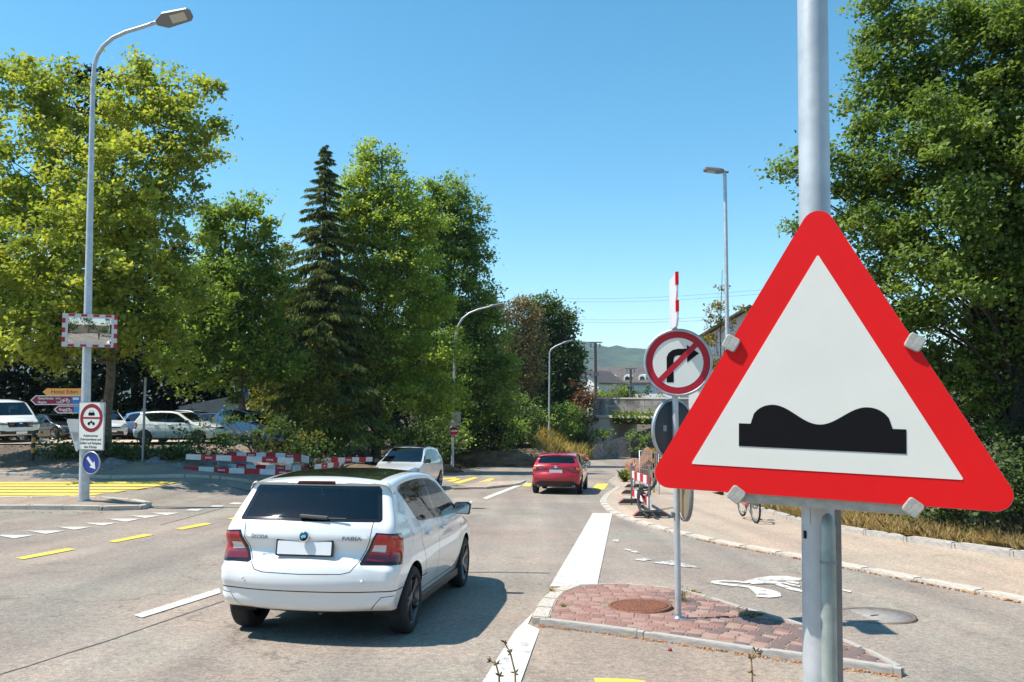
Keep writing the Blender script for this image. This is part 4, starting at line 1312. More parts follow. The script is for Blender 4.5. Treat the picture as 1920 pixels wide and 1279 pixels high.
# right-hand footway with its kerbs
foot_poly = gk_ext[::-1] + [rs(-.7, 36), rs(-.4, 45), rs(.9, 55), rs(4, 63), rs(6.4, 61), rs(3.6, 52), rs(2.6, 42), rs(2.4, 34)] + gk2_ext
footway = tag(drape('footway', foot_poly, .045, M_ASPH2, None, 1.0, thick=.2), 'pinkish tan asphalt footway along the right kerb', kind='structure')

_stone = {}
def stone_mesh(kind):
    if kind not in _stone:
        m = MB(); m.box((0, 0, 0), (1, 1, 1))
        me = m.mesh('kerb_stone')
        bm = bmesh.new(); bm.from_mesh(me)
        bmesh.ops.recalc_face_normals(bm, faces=bm.faces)
        bmesh.ops.bevel(bm, geom=[e for e in bm.edges], offset=.06, segments=2, affect='EDGES')
        for v in bm.verts: v.co += Vector((random.uniform(-.01, .01), random.uniform(-.02, .02), random.uniform(-.015, .015)))
        bm.to_mesh(me); bm.free()
        _stone[kind] = me
    return _stone[kind]

def kerb_line(parent, pts, width, top, material, length=1.0, height=.25, joint=.012, smooth=True):
    """row of kerb stones along a line, each an object of its own"""
    pts = [Vector(p[:2]) for p in pts]
    seg = [0.0]
    for a, b in zip(pts[:-1], pts[1:]): seg.append(seg[-1] + (b - a).length)
    def at(t):
        for i in range(len(pts) - 1):
            if t <= seg[i + 1] or i == len(pts) - 2:
                return pts[i].lerp(pts[i + 1], (t - seg[i]) / max(seg[i + 1] - seg[i], 1e-6))
    n = max(1, round(seg[-1] / length))
    for k in range(n):
        a, b = at(seg[-1] * k / n), at(seg[-1] * (k + 1) / n)
        pa = Vector((a.x, a.y, h(a.x, a.y))); pb = Vector((b.x, b.y, h(b.x, b.y)))
        d = pb - pa
        o = link('kerb_stone', stone_mesh(0), None, parent)
        if len(o.data.materials) == 0: o.data.materials.append(material)
        o.material_slots[0].link = 'OBJECT'; o.material_slots[0].material = material
        x = d.normalized(); y = Vector((0, 0, 1)).cross(x).normalized(); z = x.cross(y)
        Mx = Matrix((x, y, z)).transposed().to_4x4()
        c = (pa + pb) / 2 + Vector((0, 0, top - height / 2 + random.uniform(-.004, .004)))
        o.matrix_world = Matrix.Translation(c) @ Mx @ Matrix.Diagonal((max(d.length - joint, .02), width, height, 1))

kerb_line(footway, gk_ext[:11] , .20, .055, M_KERBW, .9)
kerb_line(footway, [rs(-.7, 36), gk[0]], .18, .055, M_KERB, 1.2)
kerb_line(footway, [rs(4, 63), rs(.9, 55), rs(-.4, 45), rs(-.7, 36)], .18, .055, M_KERB, 2.0)
kerb_line(footway, gk2_ext[:9], .16, .16, M_KERBG, 1.0, height=.32)

# left: footway, car park, path along the bank
lfoot = tag(drape('footway', [(-46, 25.75), (-30, 26.75), rs(-22.5, 25.15), rs(-17.5, 24.75), rs(-14.5, 25.75), rs(-13.0, 28.6), rs(-12.5, 34), rs(-14.3, 35), rs(-15.2, 30.3), (-16, 29.0), (-46, 28.6)], .09, M_ASPH3, None, 1.0, thick=.2), 'asphalt footway behind the yellow crossing', kind='structure')
kerb_line(lfoot, [(-40, 26.05), (-30, 26.72), rs(-22.5, 25.08), rs(-17.5, 24.70), rs(-14.45, 25.68), rs(-12.95, 28.55), rs(-12.4, 34)], .16, .10, M_KERBW, 1.2)
lot = tag(drape('car_park', [(-48, 32.9), (-13.9, 32.9), (-8.2, 33.6), (-8.6, 46), (-48, 46)], .02, M_LOT, None, 1.0, thick=.3), 'pale sunlit car park on the left', kind='structure')
path = tag(drape('path', [rs(-15.6, 38), rs(-14.4, 46), rs(-12.4, 55), rs(-9.6, 64), rs(-6.6, 70), rs(-8.6, 72), rs(-12, 66), rs(-14.8, 56), rs(-16.6, 47), rs(-17.6, 38)], .03, M_ASPH, None, 1.0), 'grey foot path along the wooded bank', kind='structure')

# pavement in the foreground, flush white band
fore = tag(drape('pavement', [tuple(G(u, v))[:2] for u, v in [(985, 1268), (1013, 1180), (1100, 1187), (1250, 1208), (1450, 1240), (1690, 1273)]] + [(3.6, 3.4), (2.6, -3), (-.6, -3), (-.1, 4.0)], .006, M_ASPH3, None, .5), 'pinkish asphalt at the photographer\'s feet', kind='structure')
def mark(name, px, m=M_WHITEP, off=.010, cell=1.0):
    o = drape_px(name, px, off, m, MARKS, cell)
    return o

MARKS = bpy.data.objects.new('road_markings', None); COL.objects.link(MARKS)
tag(MARKS, 'white and yellow markings painted on the road', kind='structure')
mark('edge_band', [(902, 1285), (975, 1285), (1012, 1182), (990, 1172), (1000, 1150), (965, 1185), (940, 1225)])
mark('guide_stripe', [(1031, 1101), (1119, 1102), (1148, 963), (1111, 963)])
mark('lane_dash', [(250, 1155), (266, 1160), (414, 1113), (412, 1104)])
mark('lane_dash', [(866, 946), (871, 949), (887, 942), (884, 940)])
mark('lane_dash', [(905, 934), (912, 937), (990, 906), (985, 903.5)])
for q in [[(30, 1047), (43, 1050), (143, 1031), (126, 1029)], [(202, 1016), (216, 1018), (289, 1004), (272, 1002)], [(328, 992), (341, 994), (398, 983), (385, 981)], [(426, 973), (438, 975), (466, 969), (455, 967.5)]]:
    mark('cycle_lane_dash', q, M_YELP)
for (x0, x1, yt, xt, yb) in [(-8, 65, 1004, 26, 1010.5), (50, 122, 995.8, 86, 1002), (106, 172, 988.6, 140, 994.2), (155, 220, 981, 192, 986.2), (200, 264, 973.4, 236, 979), (243, 301, 967.4, 272, 972), (282, 337, 962, 312, 966.8)]:
    mark('give_way_tooth', [(x0, yt), (xt, yb), (x1, yt)])
for q in [[(347, 958), (357, 954.6), (381, 955), (371, 958.4)], [(390, 951.6), (400, 948.4), (422, 948.8), (412, 952)], [(428, 946), (438, 942.8), (458, 943.2), (448, 946.4)], [(464, 941.2), (473, 938.4), (491, 938.8), (482, 941.4)], [(497, 937), (505, 934.6), (521, 935), (513, 937.2)]]:
    mark('give_way_tooth', q)
zeb = [(904.6, 907.6, 318, 342), (909.2, 912.6, 290, 312), (914.4, 918, 256, 280), (919.8, 923.8, 214, 240), (925.4, 929.6, 170, 198), (931.2, 935.6, 120, 150), (937.4, 941, 22, 58)]
for (yt, yb, xb, xt) in zeb:
    mark('crossing_bar', [(-30, yt), (-30, yb), (xb, yb + .2), (xt, yt + .2)], M_YELP)
for q in [[(832, 897), (826, 900), (852, 898), (858, 895)], [(848, 906), (888, 895), (898, 896), (862, 907)], [(885, 908), (918, 897.5), (930, 898), (902, 908.5)], [(836, 903), (852, 897.5), (866, 898), (850, 903.5)], [(977, 912), (990, 906), (998, 907), (994, 913)], [(1108, 918), (1132, 919), (1141, 907.5), (1120, 907)]]:
    mark('crossing_bar', q, M_YELP)
mark('stop_line', [(905, 910), (960, 906), (985, 907), (978, 911), (930, 913)], M_WHITEO)
# cycle symbol, partly worn
def px_stroke(pts, w):
    return stroke(pts, w)
cyc = [stroke([(1333, 1092), (1356, 1090.4), (1382, 1091.6), (1400, 1094)], 2.6), stroke([(1333, 1093), (1362, 1097), (1404, 1101.5), (1442, 1108), (1462, 1113.5), (1464, 1118), (1446, 1120.5), (1418, 1118.5)], 3.6),
       stroke([(1396, 1093), (1418, 1087), (1446, 1083), (1476, 1083), (1502, 1088)], 3.6), stroke([(1408, 1095), (1440, 1092), (1470, 1094), (1500, 1101)], 3.2), stroke([(1428, 1088), (1450, 1094), (1474, 1103), (1500, 1108)], 3.4), stroke([(1446, 1084), (1470, 1090), (1498, 1095)], 3.4), stroke([(1474, 1104), (1504, 1110), (1540, 1112)], 3.2), stroke([(1516, 1094), (1556, 1102), (1596, 1111)], 2.6), stroke([(1420, 1091), (1452, 1088), (1486, 1090)], 3.0)]
for q in cyc: mark('cycle_symbol', q, M_WHITEO2, .010, .5)
for q in [[(1222, 1056), (1262, 1052), (1314, 1066), (1292, 1065), (1254, 1060)], [(1186, 1050), (1206, 1048), (1226, 1050), (1206, 1053)], [(1168, 1030), (1184, 1031), (1202, 1038), (1188, 1037)], [(1150, 1012), (1162, 1013), (1160, 1017), (1148, 1016)]]:
    mark('arrow_remnant', q, M_WHITEO, .010, .5)
mark('yellow_mark', [(1113, 1274.5), (1180, 1276), (1212, 1280), (1200, 1290), (1120, 1290)], M_YELP, .012)
M_SEAL = mat('bitumen joint', (.09, .083, .078), .8, color2=(.20, .18, .16), scale=6)
for q, w in [([(-10, 1268), (60, 1247), (130, 1224), (200, 1203), (300, 1168), (420, 1127)], 1.3), ([(870, 1074), (940, 1073), (1030, 1075)], 1.2), ([(300, 985), (420, 952)], .8)]:
    mark('road_joint', stroke(q, w), M_SEAL, .005, .5)
# darker asphalt patch in the side road
patch = tag(drape_px('asphalt_patch', [(416, 917), (480, 910), (600, 908), (640, 914), (560, 920), (470, 923)], .004, M_DARKASPH), 'dark asphalt patch by the barrier boards', kind='structure')

# central refuge, far
ref = tag(drape_px('refuge', [(838, 915), (905, 905), (978, 903), (968, 910), (905, 917), (850, 918)], .05, M_ASPH2, None, .8), 'small pinkish refuge between the lanes', kind='structure')
kerb_line(ref, [tuple(G(u, v))[:2] for u, v in [(836, 917), (905, 917.5), (970, 910.5), (984, 904)]], .12, .09, M_KERBW, .8)

# left traffic island with the lamp post
isl_px = [(-60, 938), (20, 940.5), (75, 938), (150, 937.5), (205, 941), (262, 944.5), (280, 950), (268, 955.5), (215, 957.5), (-60, 955)]
isl = tag(drape_px('traffic_island', isl_px, .10, M_ASPH3, None, .8), 'low asphalt traffic island with pale kerb under the left lamp post', kind='structure')
kerb_line(isl, [tuple(G(u, v))[:2] for u, v in isl_px] + [tuple(G(*isl_px[0]))[:2]], .16, .115, M_KERBW, .9)

# near island paved with red blocks
M_COB = [mat('red paving block a', (.33, .175, .14), .9, color2=(.24, .13, .105), scale=14, bump=.4, bscale=60), mat('red paving block b', (.36, .215, .17), .9, color2=(.28, .165, .13), scale=14, bump=.4, bscale=60), mat('red paving block c', (.30, .155, .13), .9, color2=(.22, .12, .10), scale=14, bump=.4, bscale=60), mat('red paving block d', (.38, .25, .20), .9, color2=(.28, .18, .145), scale=14, bump=.4, bscale=60)]
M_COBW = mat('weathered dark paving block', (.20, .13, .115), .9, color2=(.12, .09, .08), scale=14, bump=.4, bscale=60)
near_px = [(1013, 1172), (1026, 1140), (1040, 1121), (1080, 1106), (1140, 1102), (1200, 1104), (1268, 1113), (1330, 1130), (1400, 1152), (1470, 1172), (1560, 1202), (1640, 1238), (1692, 1268), (1450, 1234), (1250, 1203), (1100, 1181)]
near_w = [tuple(G(u, v))[:2] for u, v in near_px]
M_MORTAR = mat('joint sand', (.34, .22, .165), .95, color2=(.22, .145, .11), scale=12, bump=.5, bscale=50)
nisl = tag(drape('paved_island', near_w, .055, M_MORTAR, None, .5, thick=.12), 'raised island paved with worn red blocks beside the near sign post', kind='structure')
kerb_line(nisl, [near_w[0]] + near_w[:-4:-1] + [near_w[12]], .07, .068, M_KERBG, 1.0, height=.16)
kerb_line(nisl, near_w[0:4], .17, .072, M_KERBW, .55, height=.16)
kerb_line(nisl, near_w[3:8], .05, .066, M_KERB, .6, height=.16)
kerb_line(nisl, near_w[7:13], .05, .066, M_KERBG, .6, height=.16)
man_c = G(1200, 1148); man_r = .34
bl = MB(); bl.box((0, 0, 0), (.138, .090, .08))
bme = bl.mesh('paving_block')
bm = bmesh.new(); bm.from_mesh(bme); bmesh.ops.recalc_face_normals(bm, faces=bm.faces)
bmesh.ops.bevel(bm, geom=[e for e in bm.edges if all(v.co.z > 0 for v in e.verts) or abs(e.verts[0].co.z - e.verts[1].co.z) > .01], offset=.009, segments=1, affect='EDGES')
bm.to_mesh(bme); bm.free(); bme.materials.append(M_COB[0])
ctr = Vector((sum(p[0] for p in near_w) / len(near_w), sum(p[1] for p in near_w) / len(near_w)))
inset = [tuple(Vector(p) + (ctr - Vector(p)).normalized() * .10) for p in near_w]
ang0 = math.atan2(near_w[13][1] - near_w[0][1], near_w[13][0] - near_w[0][0])
rngc = np.random.default_rng(3)
cnt = 0
pv = Vector((near_w[0][0] + .3, near_w[0][1] - 3.2))      # rows bend in flat arcs about a far centre
R0 = 1.6
for row in range(60):
    rad = R0 + row * .0995
    nb = int(2 * math.pi * rad / .1485)
    sh = rngc.random()
    for k in range(nb):
        a = (k + sh) * .1485 / rad
        p = Vector((pv.x + rad * math.cos(a), pv.y + rad * math.sin(a)))
        if not pip(inset, p.x, p.y): continue
        if (p - Vector(man_c[:2])).length < man_r + .085: continue
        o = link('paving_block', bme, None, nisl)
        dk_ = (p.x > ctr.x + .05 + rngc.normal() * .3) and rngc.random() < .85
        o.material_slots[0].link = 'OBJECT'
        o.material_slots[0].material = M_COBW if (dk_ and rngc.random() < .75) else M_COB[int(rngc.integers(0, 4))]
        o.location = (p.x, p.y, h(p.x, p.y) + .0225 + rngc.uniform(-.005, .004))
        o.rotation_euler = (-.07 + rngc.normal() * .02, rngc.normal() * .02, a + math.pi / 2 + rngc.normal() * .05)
        cnt += 1

# manhole covers
def manhole(label, c, rad, m_lid, m_rim, top, ribs):
    o = thing('manhole_cover', label, 'manhole cover', (c[0], c[1], h(c[0], c[1]) + top), 0)
    o.rotation_euler = (-.071, -.01, .3)
    m = MB(); m.lathe([(rad * .9, -.03), (rad * .9, .0), (rad * .905, .004), (rad, .004), (rad, -.03)], 40); m.build('rim', m_rim, o)
    m = MB(); m.lathe([(rad * .885, -.02), (rad * .885, -.001), (.001, -.001)], 40); lid = m.build('lid', m_lid, o)
    if ribs:
        m = MB()
        k = -rad * .84
        while k < rad * .85:
            hl = math.sqrt(max((rad * .86) ** 2 - k * k, 0))
            if hl > .02: m.box((k, 0, .002), (.016, hl * 2, .008))
            k += .034
        r_ = m.build('ribs', m_lid, o); r_['kind'] = 'stuff'
    m = MB(); m.box((0, 0, .0012), (.09, .03, .004)); m.build('keyhole', M_BLACKPL, o)
    return o
M_RUST = mat('rusty iron', (.27, .105, .055), .8, color2=(.15, .06, .04), scale=18, bump=.3, bscale=80)
manhole('rusty ribbed manhole cover set in the red paving', man_c, man_r, M_RUST, M_RUST, .072, True)
man2 = G(1640, 1155)
manhole('pale round manhole cover with rusty rim in the right lane', man2, .40, mat('worn concrete lid', (.36, .325, .29), .9, color2=(.24, .215, .19), scale=14, bump=.3), mat('brown iron rim', (.20, .135, .105), .8, color2=(.13, .09, .07), scale=12), .006, False)

# distant hill
hx = np.linspace(-2600, 3000, 181); hy = np.linspace(1500, 3200, 60)
HX, HY = np.meshgrid(hx, hy)
uu = 960 + HX / HY * 1450
ridge = np.interp(uu, [-400, 600, 960, 1040, 1080, 1100, 1150, 1215, 1300, 1500, 2400], [70, 110, 122, 117, 112, 107, 96, 88, 78, 60, 45])   # ridge height above the horizon in photograph pixels
topz = CAM_H + ridge / 1450 * 2000
prof_ = np.exp(-((HY - 2250) / 420) ** 2)
rn = np.random.default_rng(5)
bump_ = sum(a * np.sin(HX / w + p) * np.cos(HY / w2 + q) for a, w, w2, p, q in [(9, 60, 75, 1, 2), (7, 37, 33, 3, 1), (5, 21, 25, 2, 5), (16, 160, 120, .3, 1)])
HZ = -6 + (topz + 6) * prof_ + bump_ * prof_ * .5 + rn.normal(size=HX.shape) * 2.2 * prof_
I = np.arange(HX.size).reshape(HX.shape)
me = bpy.data.meshes.new('hill')
me.from_pydata(np.stack([HX, HY, HZ], -1).reshape(-1, 3).tolist(), [], np.stack([I[:-1, :-1], I[:-1, 1:], I[1:, 1:], I[1:, :-1]], -1).reshape(-1, 4).tolist())
M_HILL = mat('wooded hillside', (.060, .10, .035), .95, color2=(.012, .026, .014), scale=.016, detail=12, bump=1.0, bscale=.03)
tag(link('hill', me, M_HILL), 'hazy wooded hill on the horizon', kind='structure')
# ------------------------------------------------------------------ buildings, bridge, walls
M_WALLW = mat('white render', (.84, .82, .78), .85, var=.12, scale=2)
M_ROOF = mat('grey roof tiles', (.11, .095, .088), .85, var=.35, scale=1.4)
M_ROOFB = mat('brown roof edge', (.10, .055, .035), .8)
M_WINDK = mat('dark window', (.02, .025, .03), .1)
M_CONC = mat('weathered concrete', (.52, .47, .41), .9, color2=(.14, .12, .11), scale=.8, detail=10, bump=.3, bscale=12)
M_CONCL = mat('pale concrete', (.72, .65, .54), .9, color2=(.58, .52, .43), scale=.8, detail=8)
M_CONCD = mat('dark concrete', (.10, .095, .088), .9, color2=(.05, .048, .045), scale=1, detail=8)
M_STEEL = mat('galvanised steel', (.50, .52, .54), .42, .75, var=.25, scale=12, bump=.08, bscale=40)
M_STEELD = mat('dull grey steel', (.28, .30, .31), .5, .6, var=.2, scale=10)
M_RAILG = mat('painted grey rail', (.22, .22, .22), .6)

def gable_house(name, label, c, w, dpt, eave, ridge, rotz, windows, over=.5, roof=M_ROOF, wall=M_WALLW, ridge_across=False):
    o = thing(name, label, 'house', c, rotz)
    m = MB()
    if not ridge_across:     # gable end faces -Y
        pr = [(-w / 2, 0), (w / 2, 0), (w / 2, eave), (0, ridge), (-w / 2, eave)]
        m.prism(pr, 0, dpt); m.build('wall', wall, o)
        for sg in (1, -1):
            r_ = MB(); dx = (w / 2 + over); dz = (ridge - eave) / (w / 2)
            p0 = Vector((0, -over, ridge + .05)); p1 = Vector((sg * dx, -over, ridge + .05 - dz * dx))
            vs = [p0, p1, p1 + Vector((0, dpt + 2 * over, 0)), p0 + Vector((0, dpt + 2 * over, 0))]
            vs += [v + Vector((0, 0, .14)) for v in vs]
            r_.add(vs, [(0, 1, 2, 3), (7, 6, 5, 4), (0, 4, 5, 1), (1, 5, 6, 2), (2, 6, 7, 3), (3, 7, 4, 0)])
            r_.build('roof', roof, o)
    else:                    # ridge runs along x, slope faces -Y
        m.box((0, dpt / 2, eave / 2), (w, dpt, eave)); m.build('wall', wall, o)
        for sg in (1, -1):
            r_ = MB()
            y0, y1 = (-over, dpt / 2) if sg > 0 else (dpt + over, dpt / 2)
            vs = [Vector((-w / 2 - over, y0, eave - .1)), Vector((w / 2 + over, y0, eave - .1)), Vector((w / 2 + over, y1, ridge)), Vector((-w / 2 - over, y1, ridge))]
            vs += [v + Vector((0, 0, .25)) for v in vs]
            r_.add(vs, [(0, 1, 2, 3), (7, 6, 5, 4), (0, 4, 5, 1), (1, 5, 6, 2), (2, 6, 7, 3), (3, 7, 4, 0)])
            r_.build('roof', roof, o)
        for sg in (1, -1):
            g = MB()
            x = sg * w / 2
            g.add([(x, 0, eave), (x, dpt, eave), (x, dpt / 2, ridge), (x - sg * .2, 0, eave), (x - sg * .2, dpt, eave), (x - sg * .2, dpt / 2, ridge)], [(0, 1, 2), (3, 5, 4), (0, 3, 4, 1), (1, 4, 5, 2), (2, 5, 3, 0)])
            g.build('gable', wall, o)
    for (x, z, ww, hh) in windows:
        f = MB(); f.ring(rect(ww + .2, hh + .2, x, z), rect(ww, hh, x, z), -.06, .02); fo = f.build('window', mat('window frame grey', (.5, .5, .5), .6), o)
        p = MB(); p.prism(rect(ww, hh, x, z), -.02, .005); p.build('pane', M_WINDK, fo)
    return o

# white terrace with dormers, far behind the railway
D = 128.0; k = D / F_PX
c = P(1150, 740, D)
zt = -1.0
hw = gable_house('terrace_house', 'long white terrace house with grey roof and dormers behind the railway', (P(1165, 740, D).x + 2.0, D, zt), 15.5, 9, P(0, 719, D).z - zt, P(0, 690, D + 4.5).z - zt, R(-27), [(-2.6, 1.0, .9, 1.3), (.4, 1.0, .9, 1.3), (3.2, 1.0, .9, 1.3)], ridge_across=True)
for u in (1143, 1175, 1204):
    x = P(u, 710, D - .2).x - hw.location.x; z = P(u, 711, D).z - zt
    d = MB(); d.prism([(-.62, -.9), (.62, -.9), (.62, .45), (.4, .72), (0, .85), (-.4, .72), (-.62, .45)], .3, 3.2); do = d.build('dormer', M_WALLW, hw); do.location = (x, 0, z)
    p = MB(); p.prism([(-.4, -.6), (.4, -.6), (.4, .3), (0, .52), (-.4, .3)], .26, .31); p.build('pane', M_WINDK, do)
gable_house('gabled_house', 'small white gabled house at the edge of the far trees', (P(1098, 740, 122).x, 122, zt), 4.6, 8, P(0, 716, 122).z - zt, P(0, 696, 122).z - zt, R(-34), [(.1, P(0, 711, 122).z - zt, .35, .5)])
# white house right, mostly behind the near sign
D = 46
b0 = h(P(1412, 740, D).x, D)
gable_house('gabled_house', 'white gabled house partly hidden behind the triangular sign', (P(1412, 740, D).x, D, b0), 7.6, 10, P(0, 648, D).z - b0, P(0, 579, D).z - b0, R(-24), [(-1.2, 3.4, 1.0, 1.2), (1.4, 3.4, 1.0, 1.2)], over=.7, roof=M_ROOFB)

# railway bridge over the road
D = 80.0
bz = -4.8
zp = P(0, 748, D).z; zd = P(0, 778, D).z
br = thing('railway_bridge', 'concrete railway bridge with stained parapet over the road', 'bridge', (P(1112, 760, D).x, D, bz), R(-28))
X0 = P(1112, 760, D).x
xL, xR = 0.0, 26.0
npan = 14
for i in range(npan):
    x0 = xL + (xR - xL) * i / npan; x1 = xL + (xR - xL) * (i + 1) / npan
    m = MB(); m.box(((x0 + x1) / 2, 0, (zp + zd) / 2 - bz), (x1 - x0 - .03, .3, zp - zd)); m.build('parapet_panel', M_CONC, br)
m = MB(); m.box(((xL + xR) / 2, .05, zp - bz + .07), (xR - xL, .5, .14)); m.build('coping', M_CONCL, br)
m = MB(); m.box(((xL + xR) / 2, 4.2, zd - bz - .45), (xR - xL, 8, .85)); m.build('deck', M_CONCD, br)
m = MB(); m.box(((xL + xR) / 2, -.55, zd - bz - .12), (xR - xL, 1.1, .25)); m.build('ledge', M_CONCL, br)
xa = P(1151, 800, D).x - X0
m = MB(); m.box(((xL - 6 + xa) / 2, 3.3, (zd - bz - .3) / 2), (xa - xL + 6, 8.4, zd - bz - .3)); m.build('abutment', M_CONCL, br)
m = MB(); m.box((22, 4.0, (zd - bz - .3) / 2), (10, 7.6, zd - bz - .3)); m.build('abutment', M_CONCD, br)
for i in range(5):
    x = P(1197 + i * 5.5, 800, D + 6).x - X0 + 1.2
    m = MB(); m.box((x, 7.0, (zd - bz) / 2), (.22, .5, zd - bz - .4)); m.build('column', M_CONC, br)
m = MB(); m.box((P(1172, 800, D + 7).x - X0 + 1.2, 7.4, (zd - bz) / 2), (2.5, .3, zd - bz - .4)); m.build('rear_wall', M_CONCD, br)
for i in range(15):
    x = xL + (xR - xL) * i / 14
    m = MB(); m.bar((x, -1.0, zd - bz), (x, -1.0, zd - bz + .95), .05); m.build('rail_post', M_RAILG, br)
for zz in (.5, .95):
    m = MB(); m.bar((xL, -1.0, zd - bz + zz), (xR, -1.0, zd - bz + zz), .045); m.build('hand_rail', M_RAILG, br)
# board fence and wing wall sloping down beside the road
wl = thing('board_fence', 'weathered grey board fence sloping down to the underpass', 'fence', (0, 0, 0))
pa, pb = P(1113, 838, 70), P(1182, 808, 76)
nb = 20
for i in range(nb):
    t0, t1 = i / nb, (i + 1) / nb
    a = pa.lerp(pb, t0); b_ = pa.lerp(pb, t1)
    zt_ = P(0, 834 - 18 * t0, a.y).z
    m = MB(); m.bar(((a.x + b_.x) / 2, (a.y + b_.y) / 2, -5.2), ((a.x + b_.x) / 2, (a.y + b_.y) / 2, zt_ + random.uniform(-.06, .06)), (b_ - a).length - .02, .06)
    m.build('board', mat('weathered boards', (.34, .33, .32), .9, color2=(.16, .155, .15), scale=3), wl)
gw = thing('wing_wall', 'dark concrete wing wall leading into the underpass', 'wall', (0, 0, 0))
m = MB(); pc, pd = P(1182, 850, 74), P(1240, 850, 62)
m.bar((pc.x, pc.y, -5), (pc.x, pc.y, -4.9), .3)
m = MB()
m.add([(pc.x, pc.y, -5.4), (pd.x + 3, pd.y + 16, -5.4), (pd.x + 3, pd.y + 16, P(0, 800, 76).z), (pc.x, pc.y, P(0, 812, 76).z), (pc.x, pc.y + .4, -5.4), (pd.x + 3, pd.y + 16.4, -5.4), (pd.x + 3, pd.y + 16.4, P(0, 800, 76).z), (pc.x, pc.y + .4, P(0, 812, 76).z)], [(0, 1, 2, 3), (7, 6, 5, 4), (3, 2, 6, 7), (0, 4, 5, 1), (1, 5, 6, 2), (3, 7, 4, 0)])
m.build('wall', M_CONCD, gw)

# catenary masts and wires on the railway
def mast(u, vt, D, label):
    x = P(u, 740, D).x
    zt_ = P(u, vt, D).z
    o = thing('catenary_mast', label, 'mast', (x, D, zp - .2))
    hh = zt_ - zp + .2
    m = MB(); m.box((0, 0, hh / 2), (.34, .34, hh), taper=.8); m.build('post', mat('brown mast steel', (.16, .12, .10), .7), o)
    m = MB(); m.box((0, 0, hh + .05), (1.5, .2, .12)); m.build('crossarm', M_STEELD, o)
    m = MB(); m.box((0, -.25, hh * .45), (.7, .3, .25)); m.build('bracket', M_STEELD, o)
    for sx in (-.5, .5):
        m = MB(); m.lathe([(.03, -.5), (.09, -.4), (.05, -.3), (.09, -.2), (.03, -.05)], 8); q = m.build('insulator', M_STEELD, o); q.location = (sx, 0, hh)
    return o
mast(1117, 643, 84, 'tall brown catenary mast by the bridge end')
mast(1183, 692, 104, 'short distant catenary mast before the terrace house')
M_WIRE = mat('wire', (.10, .13, .16), .6)
for (v0, v1, lab) in [(560, 549, 'topmost thin overhead wire across the sky'), (565.5, 557, 'second thin overhead wire below the topmost'), (598, 594, 'third thin overhead wire, lower in the sky'), (602, 601, 'lowest thin overhead wire above the hill')]:
    a, b_ = P(980, v0 - 2, 150), P(1500, v1 - 12, 120)
    m = MB(); m.tube([a.lerp(b_, t) - Vector((0, 0, .9 * math.sin(math.pi * t))) for t in np.linspace(0, 1, 9)], .022, 5)
    tag(m.build('overhead_wire', M_WIRE), lab, 'wire', 'overhead wires')

# concrete wall behind the car park
D = 47
o = thing('concrete_wall', 'grey concrete wall with rising top behind the parked cars', 'wall', (0, D, -.5))
m = MB(); m.prism([(P(358, 0, D).x, 0), (P(470, 0, D).x, 0), (P(470, 0, D).x, P(0, 740, D).z + .5), (P(448, 0, D).x, P(0, 744, D).z + .5), (P(358, 0, D).x, P(0, 762, D).z + .5)], 0, .35)
m.build('wall', mat('grey render wall', (.22, .24, .27), .9, var=.25, scale=1.5), o)
# ------------------------------------------------------------------ trees and shrubs
LF_PLANE = leaf_mat('plane tree leaves', (0.11, 0.17, 0.025), (0.43, 0.46, 0.1), 0.5, (1.55, 1.5, .6))
LF_LIGHT = leaf_mat('light green leaves', (0.12, 0.205, 0.03), (0.43, 0.5, 0.11), 0.52, (1.55, 1.5, .6))
LF_MID = leaf_mat('mid green leaves', (0.085, 0.16, 0.03), (0.28, 0.37, 0.085), 0.48, (1.55, 1.5, .6))
LF_DARK = leaf_mat('dark green leaves', (0.034, 0.072, 0.02), (0.115, 0.17, 0.045), 0.36, (1.55, 1.5, .6))
LF_DEEP = leaf_mat('shade darkened leaves', (.008, .018, .007), (.024, .042, .012), .18)  # dense shade put into the leaf colour
LF_MAPLE = leaf_mat('maple leaves', (0.055, 0.11, 0.022), (0.24, 0.32, 0.07), 0.42, (1.55, 1.5, .6))
LF_SPRUCE = leaf_mat('spruce needles', (.04, .068, .025), (.19, .21, .06), .28, (1.6, 1.6, .6), .8, .15)
LF_BROWN = leaf_mat('browned birch leaves', (.12, .10, .035), (.32, .25, .11), .35, (1.5, 1.35, .8))
LF_OLIVE = leaf_mat('olive shrub leaves', (0.08, 0.1, 0.02), (0.25, 0.25, 0.05), 0.4, (1.6, 1.55, .5))
LF_RUST = leaf_mat('rusty shrub leaves', (.13, .055, .02), (.26, .13, .05), .3, (1.4, 1.2, .8))
LF_HEDGE = leaf_mat('bright hedge leaves', (.07, .13, .012), (.17, .24, .02), .4)
LF_DRY = leaf_mat('dry grass blades', (.30, .20, .075), (.62, .46, .19), .25, (1.3, 1.1, .7))
LF_WEED = leaf_mat('weed leaves', (.06, .10, .02), (.20, .24, .05), .3)
LF_SPARSE = leaf_mat('yellowing leaves', (.13, .11, .02), (.30, .24, .05), .35, (1.6, 1.4, .6))

